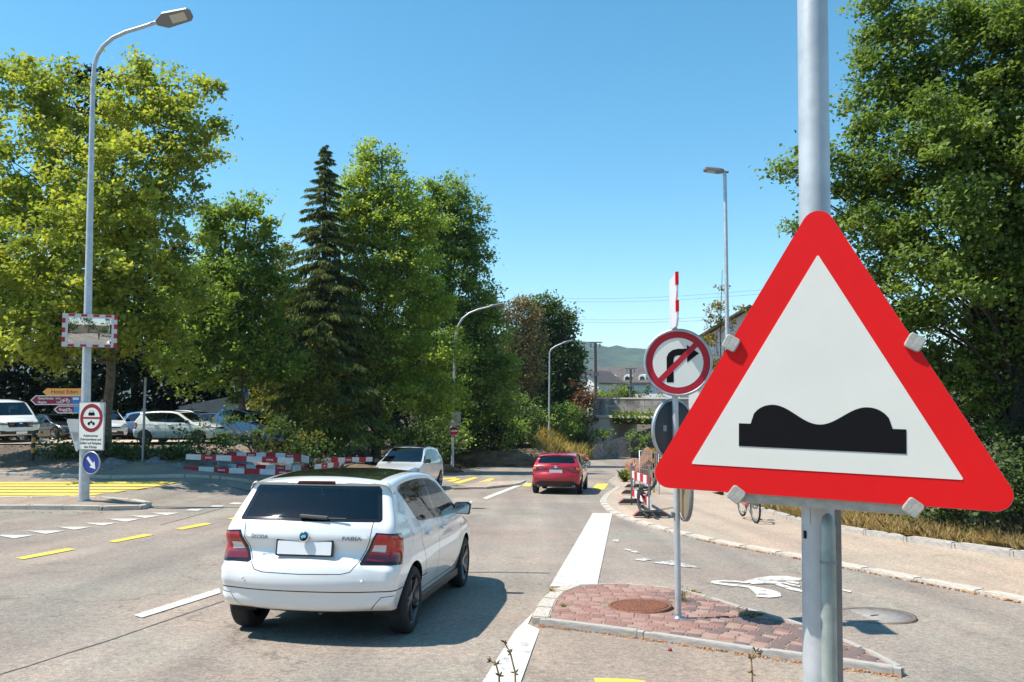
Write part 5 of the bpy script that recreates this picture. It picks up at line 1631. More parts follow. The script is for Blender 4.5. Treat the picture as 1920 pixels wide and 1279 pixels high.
# big plane tree on the left
tb = GD(203, 32.0)
make_tree('plane_tree', 'large yellow green plane tree behind the left lamp post', tb, blobs_px([
    (50, 180, 75), (110, 150, 40, -1), (160, 240, 95, 1), (255, 190, 70), (265, 115, 28), (255, 150, 34), (330, 190, 55), (385, 165, 30), (385, 235, 42), (300, 250, 70, -1), (360, 290, 45, 1), (20, 130, 34), (-70, 230, 110),
    (70, 330, 110, -1), (200, 360, 110, -2), (310, 340, 70), (40, 450, 120, -2), (170, 480, 120, -3), (290, 450, 90, -1), (90, 590, 95, -3), (-60, 500, 120), (220, 600, 85, -2), (10, 630, 70, -2), (320, 560, 80, -1), (300, 650, 60, -1), (130, 660, 45, -3), (-90, 640, 80)], 30.0),
    LF_PLANE, 15.5, 27, .27, .175, M_BARKP, .21, .34, 11, twigs=3, shell=.55, trunk_top=P(215, 230, 30.5))
make_tree('plane_tree', 'smaller green plane tree between the big plane tree and the spruce', GD(452, 38.5), blobs_px([
    (465, 385, 34), (440, 430, 55), (490, 430, 34), (480, 490, 45), (410, 480, 60, 1), (505, 480, 26), (520, 540, 30), (515, 620, 40), (540, 690, 40), (400, 410, 30), (440, 560, 75), (380, 540, 60), (500, 560, 40, 1), (390, 630, 70), (470, 640, 60), (350, 690, 50), (430, 700, 60), (500, 690, 40), (330, 610, 55)], 38.0),
    LF_MID, 16, 26, .29, .18, M_BARKP, .2, .34, 12, twigs=3, shell=.6)
make_spruce('spruce_tree', 'dark pointed spruce tree among the left trees', GD(604, 42.0), P(600, 262, 42).z - h(P(600, 0, 42).x, 42), 4.1, LF_SPRUCE, 13)
make_tree('lime_tree', 'tall bright green tree right of the spruce', GD(706, 44.0), blobs_px([
    (690, 285, 26), (680, 315, 34), (735, 310, 28), (700, 350, 50), (660, 360, 30), (750, 355, 40), (690, 420, 62), (760, 420, 55), (670, 480, 45), (730, 490, 70), (790, 500, 45), (700, 560, 70), (770, 570, 60), (690, 640, 62), (760, 650, 70), (700, 720, 62), (780, 730, 60), (640, 610, 40), (650, 700, 50), (820, 660, 50, -1), (830, 740, 50), (660, 430, 40), (645, 520, 36), (720, 400, 50), (800, 420, 40), (810, 580, 45), (740, 540, 60), (620, 660, 40)], 44.0),
    LF_LIGHT, 18, 27, .29, .17, M_BARK, .25, .3, 14, twigs=3, shell=.6)
make_tree('lime_tree', 'broad dark green tree behind the second lamp post', GD(840, 55.0), blobs_px([
    (800, 365, 40), (850, 365, 42), (880, 410, 34), (830, 420, 60), (860, 470, 50), (800, 470, 60), (890, 500, 38), (905, 550, 34), (850, 550, 70), (800, 570, 60), (900, 610, 50), (860, 650, 70), (920, 660, 45), (890, 710, 60), (940, 720, 38), (850, 740, 60), (930, 770, 40), (870, 800, 40), (770, 400, 36), (880, 450, 40), (905, 590, 40), (780, 650, 60), (800, 740, 55), (950, 690, 30), (920, 570, 24)], 55.0),
    LF_MID, 14.5, 26, .33, .2, M_BARK, .28, .3, 15, twigs=3, shell=.6)
make_tree('birch_tree', 'browning birch tree with pale trunk beyond the lamp posts', GD(963, 72.0), blobs_px([
    (972, 575, 20), (960, 600, 28), (995, 590, 24), (975, 640, 34), (1005, 640, 24), (960, 680, 30), (995, 690, 30), (980, 720, 30), (950, 640, 16)], 72.0),
    LF_BROWN, 15, 26, .36, .19, M_BIRCH, .2, .5, 16, twigs=2, shell=.7, trunk_top=P(972, 550, 72), up=.1, flat=1.1)
make_tree('oak_tree', 'dark rounded tree in front of the hazy hill', GD(1040, 80.0), blobs_px([
    (1010, 575, 22), (1030, 600, 30), (1055, 625, 26), (1020, 640, 36), (1065, 665, 26), (1040, 680, 40), (1075, 690, 20), (1050, 720, 40), (1010, 700, 36), (1080, 725, 16), (1030, 750, 36), (1035, 570, 16), (1060, 600, 18), (1080, 660, 18), (1000, 640, 30), (1000, 760, 36), (1070, 740, 26)], 80.0),
    LF_DARK, 12, 30, .5, .27, M_BARKD, .3, .3, 17, twigs=2, shell=.6)
# trees behind the car park, most with dense shade put into their leaf colour
k_ = 0
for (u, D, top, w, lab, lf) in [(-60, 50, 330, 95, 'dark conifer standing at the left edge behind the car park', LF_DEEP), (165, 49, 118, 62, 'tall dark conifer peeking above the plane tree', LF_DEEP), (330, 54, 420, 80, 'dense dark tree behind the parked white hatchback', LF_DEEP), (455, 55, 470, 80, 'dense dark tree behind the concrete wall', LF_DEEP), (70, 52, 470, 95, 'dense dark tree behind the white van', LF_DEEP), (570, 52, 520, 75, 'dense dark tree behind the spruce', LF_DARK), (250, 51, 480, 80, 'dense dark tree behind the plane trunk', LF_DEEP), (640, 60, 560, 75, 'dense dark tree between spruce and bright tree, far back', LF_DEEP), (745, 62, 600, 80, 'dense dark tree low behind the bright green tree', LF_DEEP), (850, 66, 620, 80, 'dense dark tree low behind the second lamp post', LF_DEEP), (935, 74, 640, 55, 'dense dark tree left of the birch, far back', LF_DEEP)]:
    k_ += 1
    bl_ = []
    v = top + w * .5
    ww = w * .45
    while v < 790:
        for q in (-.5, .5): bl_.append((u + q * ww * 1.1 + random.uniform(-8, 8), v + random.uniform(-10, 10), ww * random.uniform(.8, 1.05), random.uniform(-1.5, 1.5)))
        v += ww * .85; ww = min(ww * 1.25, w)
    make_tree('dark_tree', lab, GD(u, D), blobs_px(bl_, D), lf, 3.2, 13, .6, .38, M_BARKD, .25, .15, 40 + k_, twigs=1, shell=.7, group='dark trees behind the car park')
# unseen trees added left of the view to shade the car park edge
for i, (x, y, hh) in enumerate([(-38, 41, 12), (-43, 33, 11)]):
    z0 = h(x, y)
    make_tree('dark_tree', ['unseen tree added outside the left edge to shade the car park', 'unseen tree added outside the left edge to shade the ground nearer the crossing'][i], (x, y, z0), [((x, y, z0 + hh * .55), (3.4, 3.4, hh * .4)), ((x + 1.5, y - 1, z0 + hh * .4), (3, 3, 3))], LF_DARK, 3.0, 14, .6, .36, M_BARKD, .25, .3, 60 + i, twigs=3, shell=.7)

# big maple on the right
mb_ = (10.6, 16.4, h(10.6, 16.4))
make_tree('maple_tree', 'big leafy maple tree filling the right side above the footway', mb_, blobs_px([
    (1640, 10, 38), (1700, 30, 62), (1800, 40, 90), (1900, 60, 100), (1640, 110, 42), (1720, 130, 75), (1830, 170, 95), (1930, 200, 110), (1650, 215, 66), (1610, 250, 30), (1740, 250, 95, -1), (1870, 300, 110), (1620, 310, 42), (1680, 340, 72), (1497, 300, 26, .4), (1475, 325, 20, .4), (1520, 350, 22, .6), (1790, 390, 95, -1), (1910, 420, 100),
    (1580, 345, 40, .5), (1500, 430, 15, .5), (1600, 420, 55, .6), (1680, 450, 70), (1770, 500, 85, -1), (1880, 540, 95, .5), (1640, 520, 46, .6), (1720, 580, 60, .5), (1830, 640, 85, .8), (1920, 680, 90, .8), (1770, 700, 60, 1), (1860, 760, 70, 1.2), (1930, 820, 60, 1), (1980, 300, 110, -1), (1990, 560, 110), (2060, 160, 120), (1960, 20, 110, -1.5), (1560, 300, 30, .4), (1700, 640, 60, .5), (1640, 420, 60), (1660, 60, 40), (1860, 480, 90), (1800, 300, 90), (1720, 180, 70)], 15.6),
    LF_MAPLE, 60, 36, .17, .09, M_BARKD, .24, .25, 21, twigs=1, shell=.75, trunk_top=P(1890, 120, 15.8), limbs=.7)
# sparse young tree by the right house
make_tree('young_tree', 'sparse yellowing young tree beside the right lamp post', GD(1352, 34), blobs_px([
    (1352, 535, 14), (1350, 570, 24), (1340, 605, 34), (1365, 610, 28), (1330, 640, 34), (1370, 650, 36), (1345, 680, 40), (1375, 690, 30), (1310, 655, 14), (1395, 585, 10)], 34),
    LF_SPARSE, 16, 10, .15, .12, M_BARKD, .05, .2, 22, twigs=3, shell=.9, trunk_top=P(1353, 505, 34), up=.3)
make_tree('olive_tree', 'olive brown tree showing left of the spruce', GD(522, 46), blobs_px([(535, 475, 26), (515, 530, 36), (545, 560, 30), (520, 600, 44), (555, 640, 34), (510, 680, 46), (550, 720, 44), (500, 745, 40)], 46),
    LF_OLIVE, 15, 24, .3, .18, M_BARK, .18, .3, 24, twigs=2, shell=.7)
make_tree('young_lime_tree', 'small yellow green tree in front of the spruce', GD(592, 39.5), blobs_px([(606, 640, 20), (588, 668, 28), (618, 690, 26), (580, 720, 34), (620, 740, 34), (595, 775, 38), (560, 780, 30), (640, 780, 30)], 39.5),
    LF_OLIVE, 15, 22, .26, .15, M_BARK, .10, .3, 25, twigs=2, shell=.8)
# shrubs
SHR = [
    ('olive shrub at the left end of the barrier boards, before the spruce', 545, 36.5, (3.0, 2.2, 2.6), LF_OLIVE), ('tall yellow green shrub under the bright green tree', 600, 38, (2.6, 2.0, 3.4), LF_OLIVE),
    ('low scrub in the verge between bollard and lamp', 112, 30.6, (2.4, 1.0, .75), LF_DARK), ('low scrub at the foot of the plane tree', 222, 30.9, (2.2, 1.0, .6), LF_DARK), ('low scrub around the thin grey post', 300, 30.4, (2.2, .9, .55), LF_DARK), ('dark shrub above the stacked barrier boards', 480, 34.5, (2.6, 1.6, 2.2), LF_DARK), ('low dark shrub in front of the parked white hatchback', 388, 31.4, (1.9, 1.1, 1.35), LF_DARK),
    ('bright green shrub behind the oncoming silver car', 690, 42, (3.4, 2.4, 2.8), LF_MID), ('wide dark shrub right of the oncoming silver car', 790, 49, (4.4, 3, 3.0), LF_DARK),
    ('dark shrub behind the second lamp post', 880, 56, (4.5, 3, 3.2), LF_DEEP), ('dark shrub left of the third lamp post', 960, 64, (5, 3, 4.2), LF_DARK), ('yellow green shrub at the foot of the birch', 975, 66, (4, 3, 4.6), LF_MID),
    ('yellow green shrub behind the third lamp post', 1040, 72, (3.6, 3, 4.4), LF_MID), ('green shrub at the bridge end', 1070, 75, (3.0, 3, 3.8), LF_DARK), ('rusty red shrub at the end of the parapet', 1092, 77, (2.4, 2, 6.2), LF_RUST),
    ('olive shrub right of the low slanted board', 640, 39.5, (2.6, 1.8, 2.4), LF_MID), ('dark shrub between the bright tree and the silver car', 738, 44, (3.2, 2, 2.6), LF_DARK), ('dark shrub behind the end of the barrier row', 588, 34.8, (2.0, 1.2, 1.7), LF_DARK), ('wide dark shrub on the bank left of the no entry sign', 815, 52, (4.0, 2.4, 2.6), LF_MID), ('green shrub in the dark hedge left of the third lamp post', 915, 60, (4.6, 3, 3.4), LF_MID), ('dark shrub beside the rusty red shrub', 1092, 73, (2.4, 2.5, 2.8), LF_DARK)]
for i, (lab, u, D, sz, lf) in enumerate(SHR):
    make_bush('shrub', lab, GD(u, D), sz, lf, 70 + i, 6.5, 17, .3 if D > 45 else .22, .2 if D > 45 else .13, 'shrubs along the bank', lobes=6)
for i, (lab, u, D, sz, lf) in enumerate([('yellow green shrub on the railway bank before the gabled house', 1128, 112, (4.5, 3, 3.8), LF_OLIVE), ('round green shrub before the white terrace house', 1150, 114, (5, 3, 4.2), LF_MID), ('grey green shrub beside the short mast', 1185, 114, (4.2, 3, 4.6), LF_DARK), ('brownish shrub at the right of the terrace house', 1215, 112, (4.2, 3, 2.8), LF_BROWN)]):
    x = P(u, 740, D).x
    make_bush('shrub', lab, (x, D, -1.0), sz, lf, 110 + i, 3.2, 15, .4, .3, 'shrubs on the railway bank', lobes=6)
# vine on the underpass, hedges
rv = np.random.default_rng(31)
vl = rv.uniform(2.4, 11, 1500)
vr = Matrix.Rotation(R(-28), 3, 'Z')
vp = np.array([tuple(vr @ Vector((x, -.75 + rv.normal() * .25, 0)) + Vector((br.location.x, br.location.y, 0))) for x in vl])
vp[:, 2] = P(0, 781, 77).z + rv.normal(size=1500) * .26 - .1 * np.abs(rv.normal(size=1500))
vo = thing('climbing_vine', 'yellow green vine hanging over the underpass opening', 'vine', (0, 0, 0))
quads_object('foliage', leaf_quads(vp, .3, rv), rv.random(1500), LF_HEDGE, vo)
make_bush('shrub', 'small green bush on the slope before the bridge wall', P(1131, 826, 72), (1.3, 1.0, 1.0), LF_LIGHT, 131, 5, 14, .25, .18, 'shrubs along the bank')
make_bush('shrub', 'dark bush at the mouth of the underpass', (P(1188, 0, 73).x, 73, -4.4), (1.3, 1.2, 3.0), LF_MID, 132, 5, 14, .25, .18, 'shrubs along the bank')
for i, (lab, u, D, sz, lf) in enumerate([('bright green hedge above the concrete wall', 415, 50, (4.0, 1.6, 2.9), LF_HEDGE), ('bright clipped hedge at the left of the wall', 380, 49, (2.4, 1.4, 2.2), LF_HEDGE), ('pale leaved bush among the dark trees behind the cars', 335, 48.5, (2.2, 1.4, 2.6), LF_OLIVE), ('clipped dark hedge behind the blue parked cars', 290, 48.5, (2.6, 1.2, 1.9), LF_MID)]):
    make_bush('hedge', lab, GD(u, D), sz, lf, 140 + i, 5.5, 16, .25, .17, 'hedges behind the car park', 'hedge', lobes=6)
# undergrowth below the maple
UND = [(1660, 17.6, (1.5, 1.2, 1.1), LF_MID), (1745, 16.4, (1.9, 1.4, 1.5), LF_MID), (1830, 15.2, (2.0, 1.5, 1.9), LF_DARK), (1905, 14.0, (1.9, 1.4, 2.2), LF_DARK), (1800, 17.6, (2.8, 1.8, 3.0), LF_DARK), (1960, 14.8, (2.6, 1.8, 3.4), LF_DEEP), (1700, 20, (3.2, 1.8, 3.6), LF_DARK), (1590, 22.5, (3.0, 1.8, 3.4), LF_DARK), (1880, 18.5, (3.6, 2, 4.6), LF_DEEP)]
UL = ['small leafy shrub left of the undergrowth by the dry grass', 'leafy shrub behind the right sign edge', 'dark leafy shrub near the right edge', 'dark leafy shrub at the right picture edge', 'tall dark shrub under the maple crown', 'tall shrub beyond the right picture edge', 'tall dark shrub behind the sign pole', 'dark shrub hidden behind the triangular sign', 'tallest dark shrub at the maple trunk']
for i, ((u, D, sz, lf), lab) in enumerate(zip(UND, UL)):
    make_bush('shrub', lab, GD(u, D), sz, lf, 160 + i, 22, 18, .15, .08, 'undergrowth below the maple', lobes=5)
# dry grass verges and weeds
rg = np.random.default_rng(41)
verge = [tuple(Vector(p) + Vector((.12, .12))) for p in gk2_ext[:9]]
vpoly = verge + [(10.5, 9.5), (10.5, 14), (9.4, 17), (8.6, 21), (7.6, 24.5)]
make_grass('dry_grass', scatter_poly(vpoly, 30000, rg, -.05), .40, rg, LF_DRY, .45, .008, 'stuff', 'straw coloured dry grass verge behind the right kerb', 'grass')
make_grass('dry_grass', scatter_poly(vpoly, 4000, rg, -.05), .26, rg, LF_WEED, .5, .012, 'stuff', 'green weeds mixed into the right verge', 'grass')
bpoly = [rs(-6.8, 62), rs(-3.8, 69), rs(-1.0, 74), rs(-4.5, 76), rs(-8.5, 68)]
make_grass('dry_grass', scatter_poly(bpoly, 5000, rg, -.05), 1.5, rg, leaf_mat('tall dry grass', (.34, .27, .07), (.62, .50, .18), .3, (1.3, 1.2, .6)), .3, .035, 'stuff', 'tall dry grass on the bank by the third lamp post', 'grass')
bpoly2 = [(-30, 29.2), (-15.4, 29.4), (-9.5, 31.0), (-8.6, 33.2), (-14, 32.6), (-30, 32.5)]
make_grass('dry_grass', scatter_poly(bpoly2, 5000, rg, -.05), .22, rg, leaf_mat('shade darkened verge grass', (.09, .075, .03), (.22, .17, .07), .25, (1.3, 1.2, .7)), .6, .012, 'stuff', 'sparse dry verge between footway and car park', 'grass')  # shade on the verge is put into the blade colour
bpoly3 = [rs(-10.6, 47), rs(-10.2, 55), rs(-7.4, 65), rs(-9, 66), rs(-12, 56), rs(-12.6, 47)]
make_grass('dry_grass', scatter_poly(bpoly3, 1200, rg, -.05), .25, rg, leaf_mat('bank grass', (.07, .055, .025), (.2, .14, .06), .25, (1.3, 1.2, .7)), .6, .02, 'stuff', 'thin dry grass on the dug earth bank', 'grass')
def weed(label, u, v, hh, n, lf, seed, w=.006, spread=.5, leaves=30, lsz=.03, name='weed'):
    r_ = np.random.default_rng(seed)
    p = np.array(G(u, v)); p[2] += .01
    o = thing(name, label, 'weed', tuple(p))
    pts = np.column_stack([r_.normal(size=(n, 2)) * .03, np.zeros(n)])
    make_grass('blades', pts, hh, r_, lf, spread, w, None, parent=o)
    if leaves:
        C = np.column_stack([r_.normal(size=(leaves, 2)) * hh * .22, r_.uniform(.1, 1.0, leaves) * hh])
        quads_object('leaves', leaf_quads(C, lsz, r_), r_.random(leaves), lf, o)
    return o
weed('tuft of yellow weed at the left end of the paved island', 1036, 1120, .10, 40, LF_DRY, 1)
weed('small weed clump growing between the red blocks', 1057, 1148, .07, 40, LF_WEED, 2, leaves=40)
weed('tall green weed beside the near sign post', 1281, 1138, .22, 14, LF_WEED, 3, .003, .25, 60, .022)
weed('dry weed tuft behind the near sign post', 1300, 1120, .08, 50, LF_DRY, 4, spread=1.0)
weed('dry weed clump by the shadow on the island', 1398, 1165, .12, 40, LF_DRY, 5, spread=.8)
weed('bright weed by the striped barrier foot', 1172, 905, .55, 160, LF_WEED, 6, .02, .6, 200, .1)
M_STALK = mat('dry weed stalk', (.40, .28, .12), .9, var=.4, scale=30)
for i, (lab, pts) in enumerate([('dry stalk with dark seed heads at the bottom left of the pavement', [(970, 1300, 3.3), (966, 1262, 3.3), (957, 1225, 3.3), (946, 1205, 3.32)]), ('short dry stalk left of the taller one', [(940, 1300, 3.2), (936, 1268, 3.2), (930, 1245, 3.2), (921, 1240, 3.2)]), ('curled dry stalk before the sign pole', [(1412, 1300, 3.0), (1410, 1262, 3.0), (1408, 1235, 3.0), (1416, 1222, 3.02), (1424, 1226, 3.0)])]):
    P3 = [P(*q) for q in pts]
    P3[0].z = min(P3[0].z, h(P3[0].x, P3[0].y)); 
    b0_ = Vector((P3[0].x, P3[0].y, h(P3[0].x, P3[0].y)))
    o = thing('dry_stalk', lab, 'weed', b0_)
    m = MB(); m.tube([Vector((0, 0, 0))] + [p - b0_ for p in P3[1:]], [.0045, .004, .0035, .003, .003][:len(P3)], 6); m.build('stem', M_STALK, o)
    for j, p in enumerate(P3[1:]):
        q = p - b0_
        m = MB()
        for a in range(4):
            d = Vector((random.uniform(-1, 1), random.uniform(-1, 1), random.uniform(-.2, .9))).normalized() * .03
            m.tube([q, q + d * .4, q + d * .7], [.0015, .004, .001], 5)
        m.build('seed_head', mat('seed head', (.16, .10, .05), .9, var=.4, scale=40), o)
# leaf litter along the kerbs
def litter(name, label, line, n, seed, wid, off, lsz=.045):
    r_ = np.random.default_rng(seed)
    pts = []
    for _ in range(n):
        i = r_.integers(0, len(line) - 1); t = r_.random()
        a, b_ = Vector(line[i]), Vector(line[i + 1])
        d = (b_ - a).normalized(); nn = Vector((d.y, -d.x))
        p = a.lerp(b_, t) + nn * abs(r_.normal()) * wid
        pts.append((p.x, p.y, h(p.x, p.y) + off))
    pts = np.array(pts)
    V_ = leaf_quads(pts, lsz, r_, 3.0, .6, 0)
    V_[:, :, 2] = np.maximum(V_[:, :, 2], pts[:, None, 2] - .003)
    o = quads_object(name, V_, r_.random(n), leaf_mat('fallen leaves', (.26, .085, .03), (.52, .27, .10), .1, (1, 1, 1)))
    return tag(o, label, 'leaves', kind='stuff')
litter('fallen_leaves', 'brown fallen leaves in the gutter of the right kerb', [Vector(p) + Vector((-.1, -.12)) for p in gk[5:10]], 900, 1, -.10, .015)
litter('fallen_leaves', 'rusty leaf crumbs along the paved island kerb', [near_w[0], near_w[15], near_w[14], near_w[13], near_w[12]], 1500, 2, .05, .012, .022)
litter('fallen_leaves', 'scattered leaves by the left island kerb', [tuple(G(u, v))[:2] for u, v in [(0, 960), (100, 961), (200, 962)]], 120, 3, .2, .012)
# ------------------------------------------------------------------ cars
PAINT_W = car_paint('white car paint', (.80, .80, .785))
PAINT_R = car_paint('red car paint', (.38, .004, .014), .15)
PAINT_S = car_paint('silver car paint', (.66, .65, .64), .35)
PAINT_V = car_paint('white van paint', (.78, .79, .79))
PAINT_K = car_paint('black car paint', (.012, .013, .015))
PAINT_B = car_paint('blue car paint', (.02, .06, .24), .2)
PAINT_LB = car_paint('light blue car paint', (.16, .30, .50), .3)
PAINT_C = car_paint('cream white car paint', (.68, .70, .66))

def ground_pose(x, y, rz, wb=2.5):
    f = Vector((-math.sin(rz), math.cos(rz)))
    s_ = Vector((f.y, -f.x))
    zf = h(x + f.x * wb / 2, y + f.y * wb / 2); zb = h(x - f.x * wb / 2, y - f.y * wb / 2)
    zr = h(x + s_.x * .75, y + s_.y * .75); zl = h(x - s_.x * .75, y - s_.y * .75)
    return (zf + zb) / 2, math.atan2(zf - zb, wb), -math.atan2(zr - zl, 1.5)

def place(o, x, y, rz, lift=0.0):
    z, p, r_ = ground_pose(x, y, rz)
    o.location = (x, y, z + lift)
    o.rotation_mode = 'ZXY' if False else 'XYZ'
    o.rotation_euler = (Matrix.Rotation(rz, 3, 'Z') @ Matrix.Rotation(p, 3, 'X') @ Matrix.Rotation(r_, 3, 'Y')).to_euler()

def repaint(o, old, new):
    for c in [o] + list(o.children_recursive):
        if c.type == 'MESH':
            for sl in c.material_slots:
                if sl.material == old:
                    sl.link = 'OBJECT'; sl.material = new

rzc = -HD + R(.5)
pr_, pf_ = G(765, 1186), G(862, 1104)
f_ = Vector((-math.sin(rzc), math.cos(rzc))); r_ = Vector((f_.y, -f_.x))
ca = Vector((pr_.x, pr_.y)) + f_ * (3.99 / 2 - .70) - r_ * .80
hero = build_car(spec_hatch(), 'hatchback_car', 'white small hatchback with dark roof driving away in the near lane', 'car', (0, 0, 0), 0, PAINT_W)
place(hero, ca.x, ca.y, rzc)
pm = G(1046, 925)
red = build_car(spec_sport(), 'hatchback_car', 'red hatchback driving away ahead of the white one', 'car', (0, 0, 0), 0, PAINT_R)
rzr = -R(9)
place(red, pm.x + math.sin(-rzr) * 1.4, pm.y + 1.4, rzr)
sil = build_car(spec_mpv(), 'family_car', 'silver white family car coming towards the camera', 'car', (0, 0, 0), 0, PAINT_S)
ps = G(822, 914)
rzs = R(180) - R(9)
fs_ = Vector((-math.sin(rzs), math.cos(rzs))); rs_ = Vector((fs_.y, -fs_.x))
cs = Vector((ps.x, ps.y)) + fs_ * (4.38 / 2 - .78) + rs_ * .80
place(sil, cs.x, cs.y, rzs)
def park(src, u, D, head, label, old, new, name='parked_car', fresh=False):
    o = src if fresh else copy_tree(src)
    o.name = name
    o['label'] = label; o['category'] = 'car'; o['group'] = 'parked cars'
    p = GD(u, D)
    rz = math.atan2(-head[0], head[1])
    place(o, p.x, p.y, rz, .022)
    if not fresh: repaint(o, old, new)
    return o
van = build_car(spec_van(), 'parked_van', 'white passenger van parked at the left picture edge', 'van', (0, 0, 0), 0, PAINT_V)
park(van, 6, 37.3, (.80, -.60), 'white passenger van parked at the left picture edge', None, None, 'parked_van', True)
van['category'] = 'van'
park(red, 108, 41, (.88, -.47), 'black car parked right of the white van', PAINT_R, PAINT_K)
park(sil, 196, 40.5, (.62, -.78), 'white car parked nose out behind the plane tree trunk', PAINT_S, PAINT_V)
park(red, 246, 44, (.70, -.71), 'dark blue car parked right of the tree trunk', PAINT_R, PAINT_B)
ph = park(hero, 345, 35.3, (.995, -.08), 'pale hatchback parked side on nearest the verge', PAINT_W, PAINT_C)
for c_ in list(ph.children_recursive):
    if c_.name.split('.')[0] in ('lettering', 'emblem_arrow', 'emblem_field', 'emblem', 'roof_panel'):
        bpy.data.objects.remove(c_)
park(sil, 305, 41.5, (.95, -.3), 'light blue estate parked behind the pale hatchback', PAINT_S, PAINT_LB)
park(sil, 372, 40.5, (.93, -.36), 'white car parked behind the bonnet of the pale hatchback', PAINT_S, PAINT_V)
park(red, 428, 40, (.93, -.36), 'black car parked furthest right before the concrete wall', PAINT_R, PAINT_K)
park(sil, 470, 38.5, (.85, -.5), 'light blue car half hidden by the dark shrub', PAINT_S, PAINT_LB)

# ------------------------------------------------------------------ signs and lamps
M_SRED = mat('sign red', (.80, .010, .012), .5, spec=.22, var=.07, scale=5, detail=8)
M_SREDD = mat('sign crimson', (.46, .012, .03), .38, spec=.4)
M_SFADE = mat('faded sign crimson', (.27, .022, .04), .5, spec=.25)
M_SWHITE = mat('sign white', (.78, .77, .70), .5, spec=.25, var=.06, scale=4, detail=9)
M_SBLACK = mat('sign black', (.007, .007, .008), .6, spec=.12)
M_SBLUE = mat('sign blue', (.01, .035, .26), .38)
M_SORANGE = mat('sign orange', (.92, .43, .08), .5)
M_ALU = mat('sign aluminium back', (.40, .42, .43), .55, .4, var=.15, scale=5)
M_ALUD = mat('sign grey back', (.085, .09, .092), .8, .0, spec=.2, var=.12, scale=5)
M_CLAMP = mat('worn clamp metal', (.52, .50, .45), .5, .4, var=.25, scale=40, bump=.2, bscale=80)
M_POLE = mat('galvanised pole', (.58, .60, .61), .45, .35, color2=(.44, .46, .48), scale=7, bump=.12, bscale=26, detail=8)

# near pole
px_, py_ = P(1529, 1000, 2.26).x - .017, 2.26
pz_ = h(px_, py_)
pole = thing('galvanised_pole', 'thick galvanised pole carrying the triangular sign', 'pole', (px_, py_, pz_))
pole.rotation_euler = (0, R(.95), 0)
zt = P(0, 945, 2.26).z - pz_
m = MB(); m.tube([(0, 0, 0), (0, 0, zt)], [.0455, .0450], 40); m.build('lower_tube', M_POLE, pole)
m = MB(); m.tube([(0, 0, zt), (0, 0, zt + .03), (0, 0, 9.0)], [.0450, .0445, .038], 40); m.build('upper_tube', M_POLE, pole)
m = MB(); m.tube([(.010, -.040, 0), (.010, -.040, zt - .06), (.010, -.037, zt - .03), (.010, -.032, zt - .015)], [.0225, .0225, .017, .004], 20); m.build('conduit_tube', mat('greenish galvanised tube', (.40, .44, .41), .45, .4, var=.3, scale=14), pole)
m = MB(); m.box((.050, .0, zt / 2 - .01), (.024, .03, zt)); m.build('mounting_rail', M_STEELD, pole, bevel=.003)
m = MB(); m.lathe([(.0228, -.004), (.0240, -.003), (.0240, .003), (.0228, .004)], 24); o = m.build('screw_band', M_STEELD, pole); o.location = (.010, -.040, zt - .155)
def curved_label(zc, hh, a0, a1, m_, nm):
    m = MB()
    n = 10
    vs = []
    for k in range(n + 1):
        a = a0 + (a1 - a0) * k / n
        for dz in (-hh / 2, hh / 2): vs.append((.0462 * math.cos(a), .0462 * math.sin(a), zc + dz))
    m.add(vs, [(2 * k, 2 * k + 2, 2 * k + 3, 2 * k + 1) for k in range(n)], True)
    return m.build(nm, m_, pole)
curved_label(zt - .03, .05, R(198), R(222), mat('label grey', (.55, .62, .66), .4), 'sticker')
curved_label(zt - .085, .022, R(190), R(206), M_SBLACK, 'sticker')
# triangular sign
TH = -R(24.1)
tsc = (.834, 2.128)
zb_ = 1.437
tri = thing('warning_sign', 'red bordered triangular uneven road warning sign, nearest to the camera', 'sign', (tsc[0], tsc[1], zb_), TH)
tri.rotation_euler = (0, R(1.3), TH)
def tri_pts(side, z0):
    return [(-side / 2, z0), (side / 2, z0), (0, z0 + side * .866)]
So = .965
m = MB(); m.prism(round_poly(tri_pts(So, 0), .042, 8), 0, .012); m.build('panel', M_ALU, tri)
m = MB(); m.prism(round_poly(tri_pts(So - .002, .001), .042, 8), -.002, -.0002); m.build('red_border', M_SRED, tri)
m = MB(); m.prism(round_poly(tri_pts(.688, .0745), .003, 2), -.0034, -.0021); m.build('white_field', M_SWHITE, tri)
bz_ = []
for x in np.linspace(-.18, .18, 41):
    a = abs(x)
    if a <= .12: z = .2015 + (.252 - .2015) * (.5 - .5 * math.cos(math.pi * a / .12))
    else: z = .197 + (.252 - .197) * math.sqrt(max(0, 1 - ((a - .12) / .06) ** 2))
    bz_.append((x + .002, z))
slab = [(-.212 + .002, .133), (.212 + .002, .133), (.212 + .002, .197), (.18 + .002, .197)] + bz_[::-1][1:-1] + [(-.18 + .002, .197), (-.212 + .002, .197)]
m = MB(); m.prism(slab, -.0046, -.0035); m.build('bump_symbol', M_SBLACK, tri)
def clamp(x, z, ang, nm='clamp'):
    m = MB(); m.prism(round_poly([(-.021, -.021), (.021, -.021), (.021, .021), (-.021, .021)], .008, 3), -.014, .03)
    o = m.build(nm, M_CLAMP, tri, bevel=.003); o.location = (x, 0, z); o.rotation_euler = (0, ang, 0)
clamp(-.232, .425, R(28)); clamp(.236, .425, R(28)); clamp(-.216, -.004, R(35)); clamp(.228, -.004, R(35))
m = MB(); m.box((.006, .028, -.012), (.44, .035, .030)); m.build('lower_rail', M_CLAMP, tri, bevel=.003)
m = MB(); m.box((.0, .03, .43), (.47, .035, .03)); m.build('upper_rail', M_CLAMP, tri, bevel=.003)
pl_ = Matrix.Rotation(-TH, 3, 'Z') @ Vector((px_ - tsc[0], py_ - tsc[1], 0))
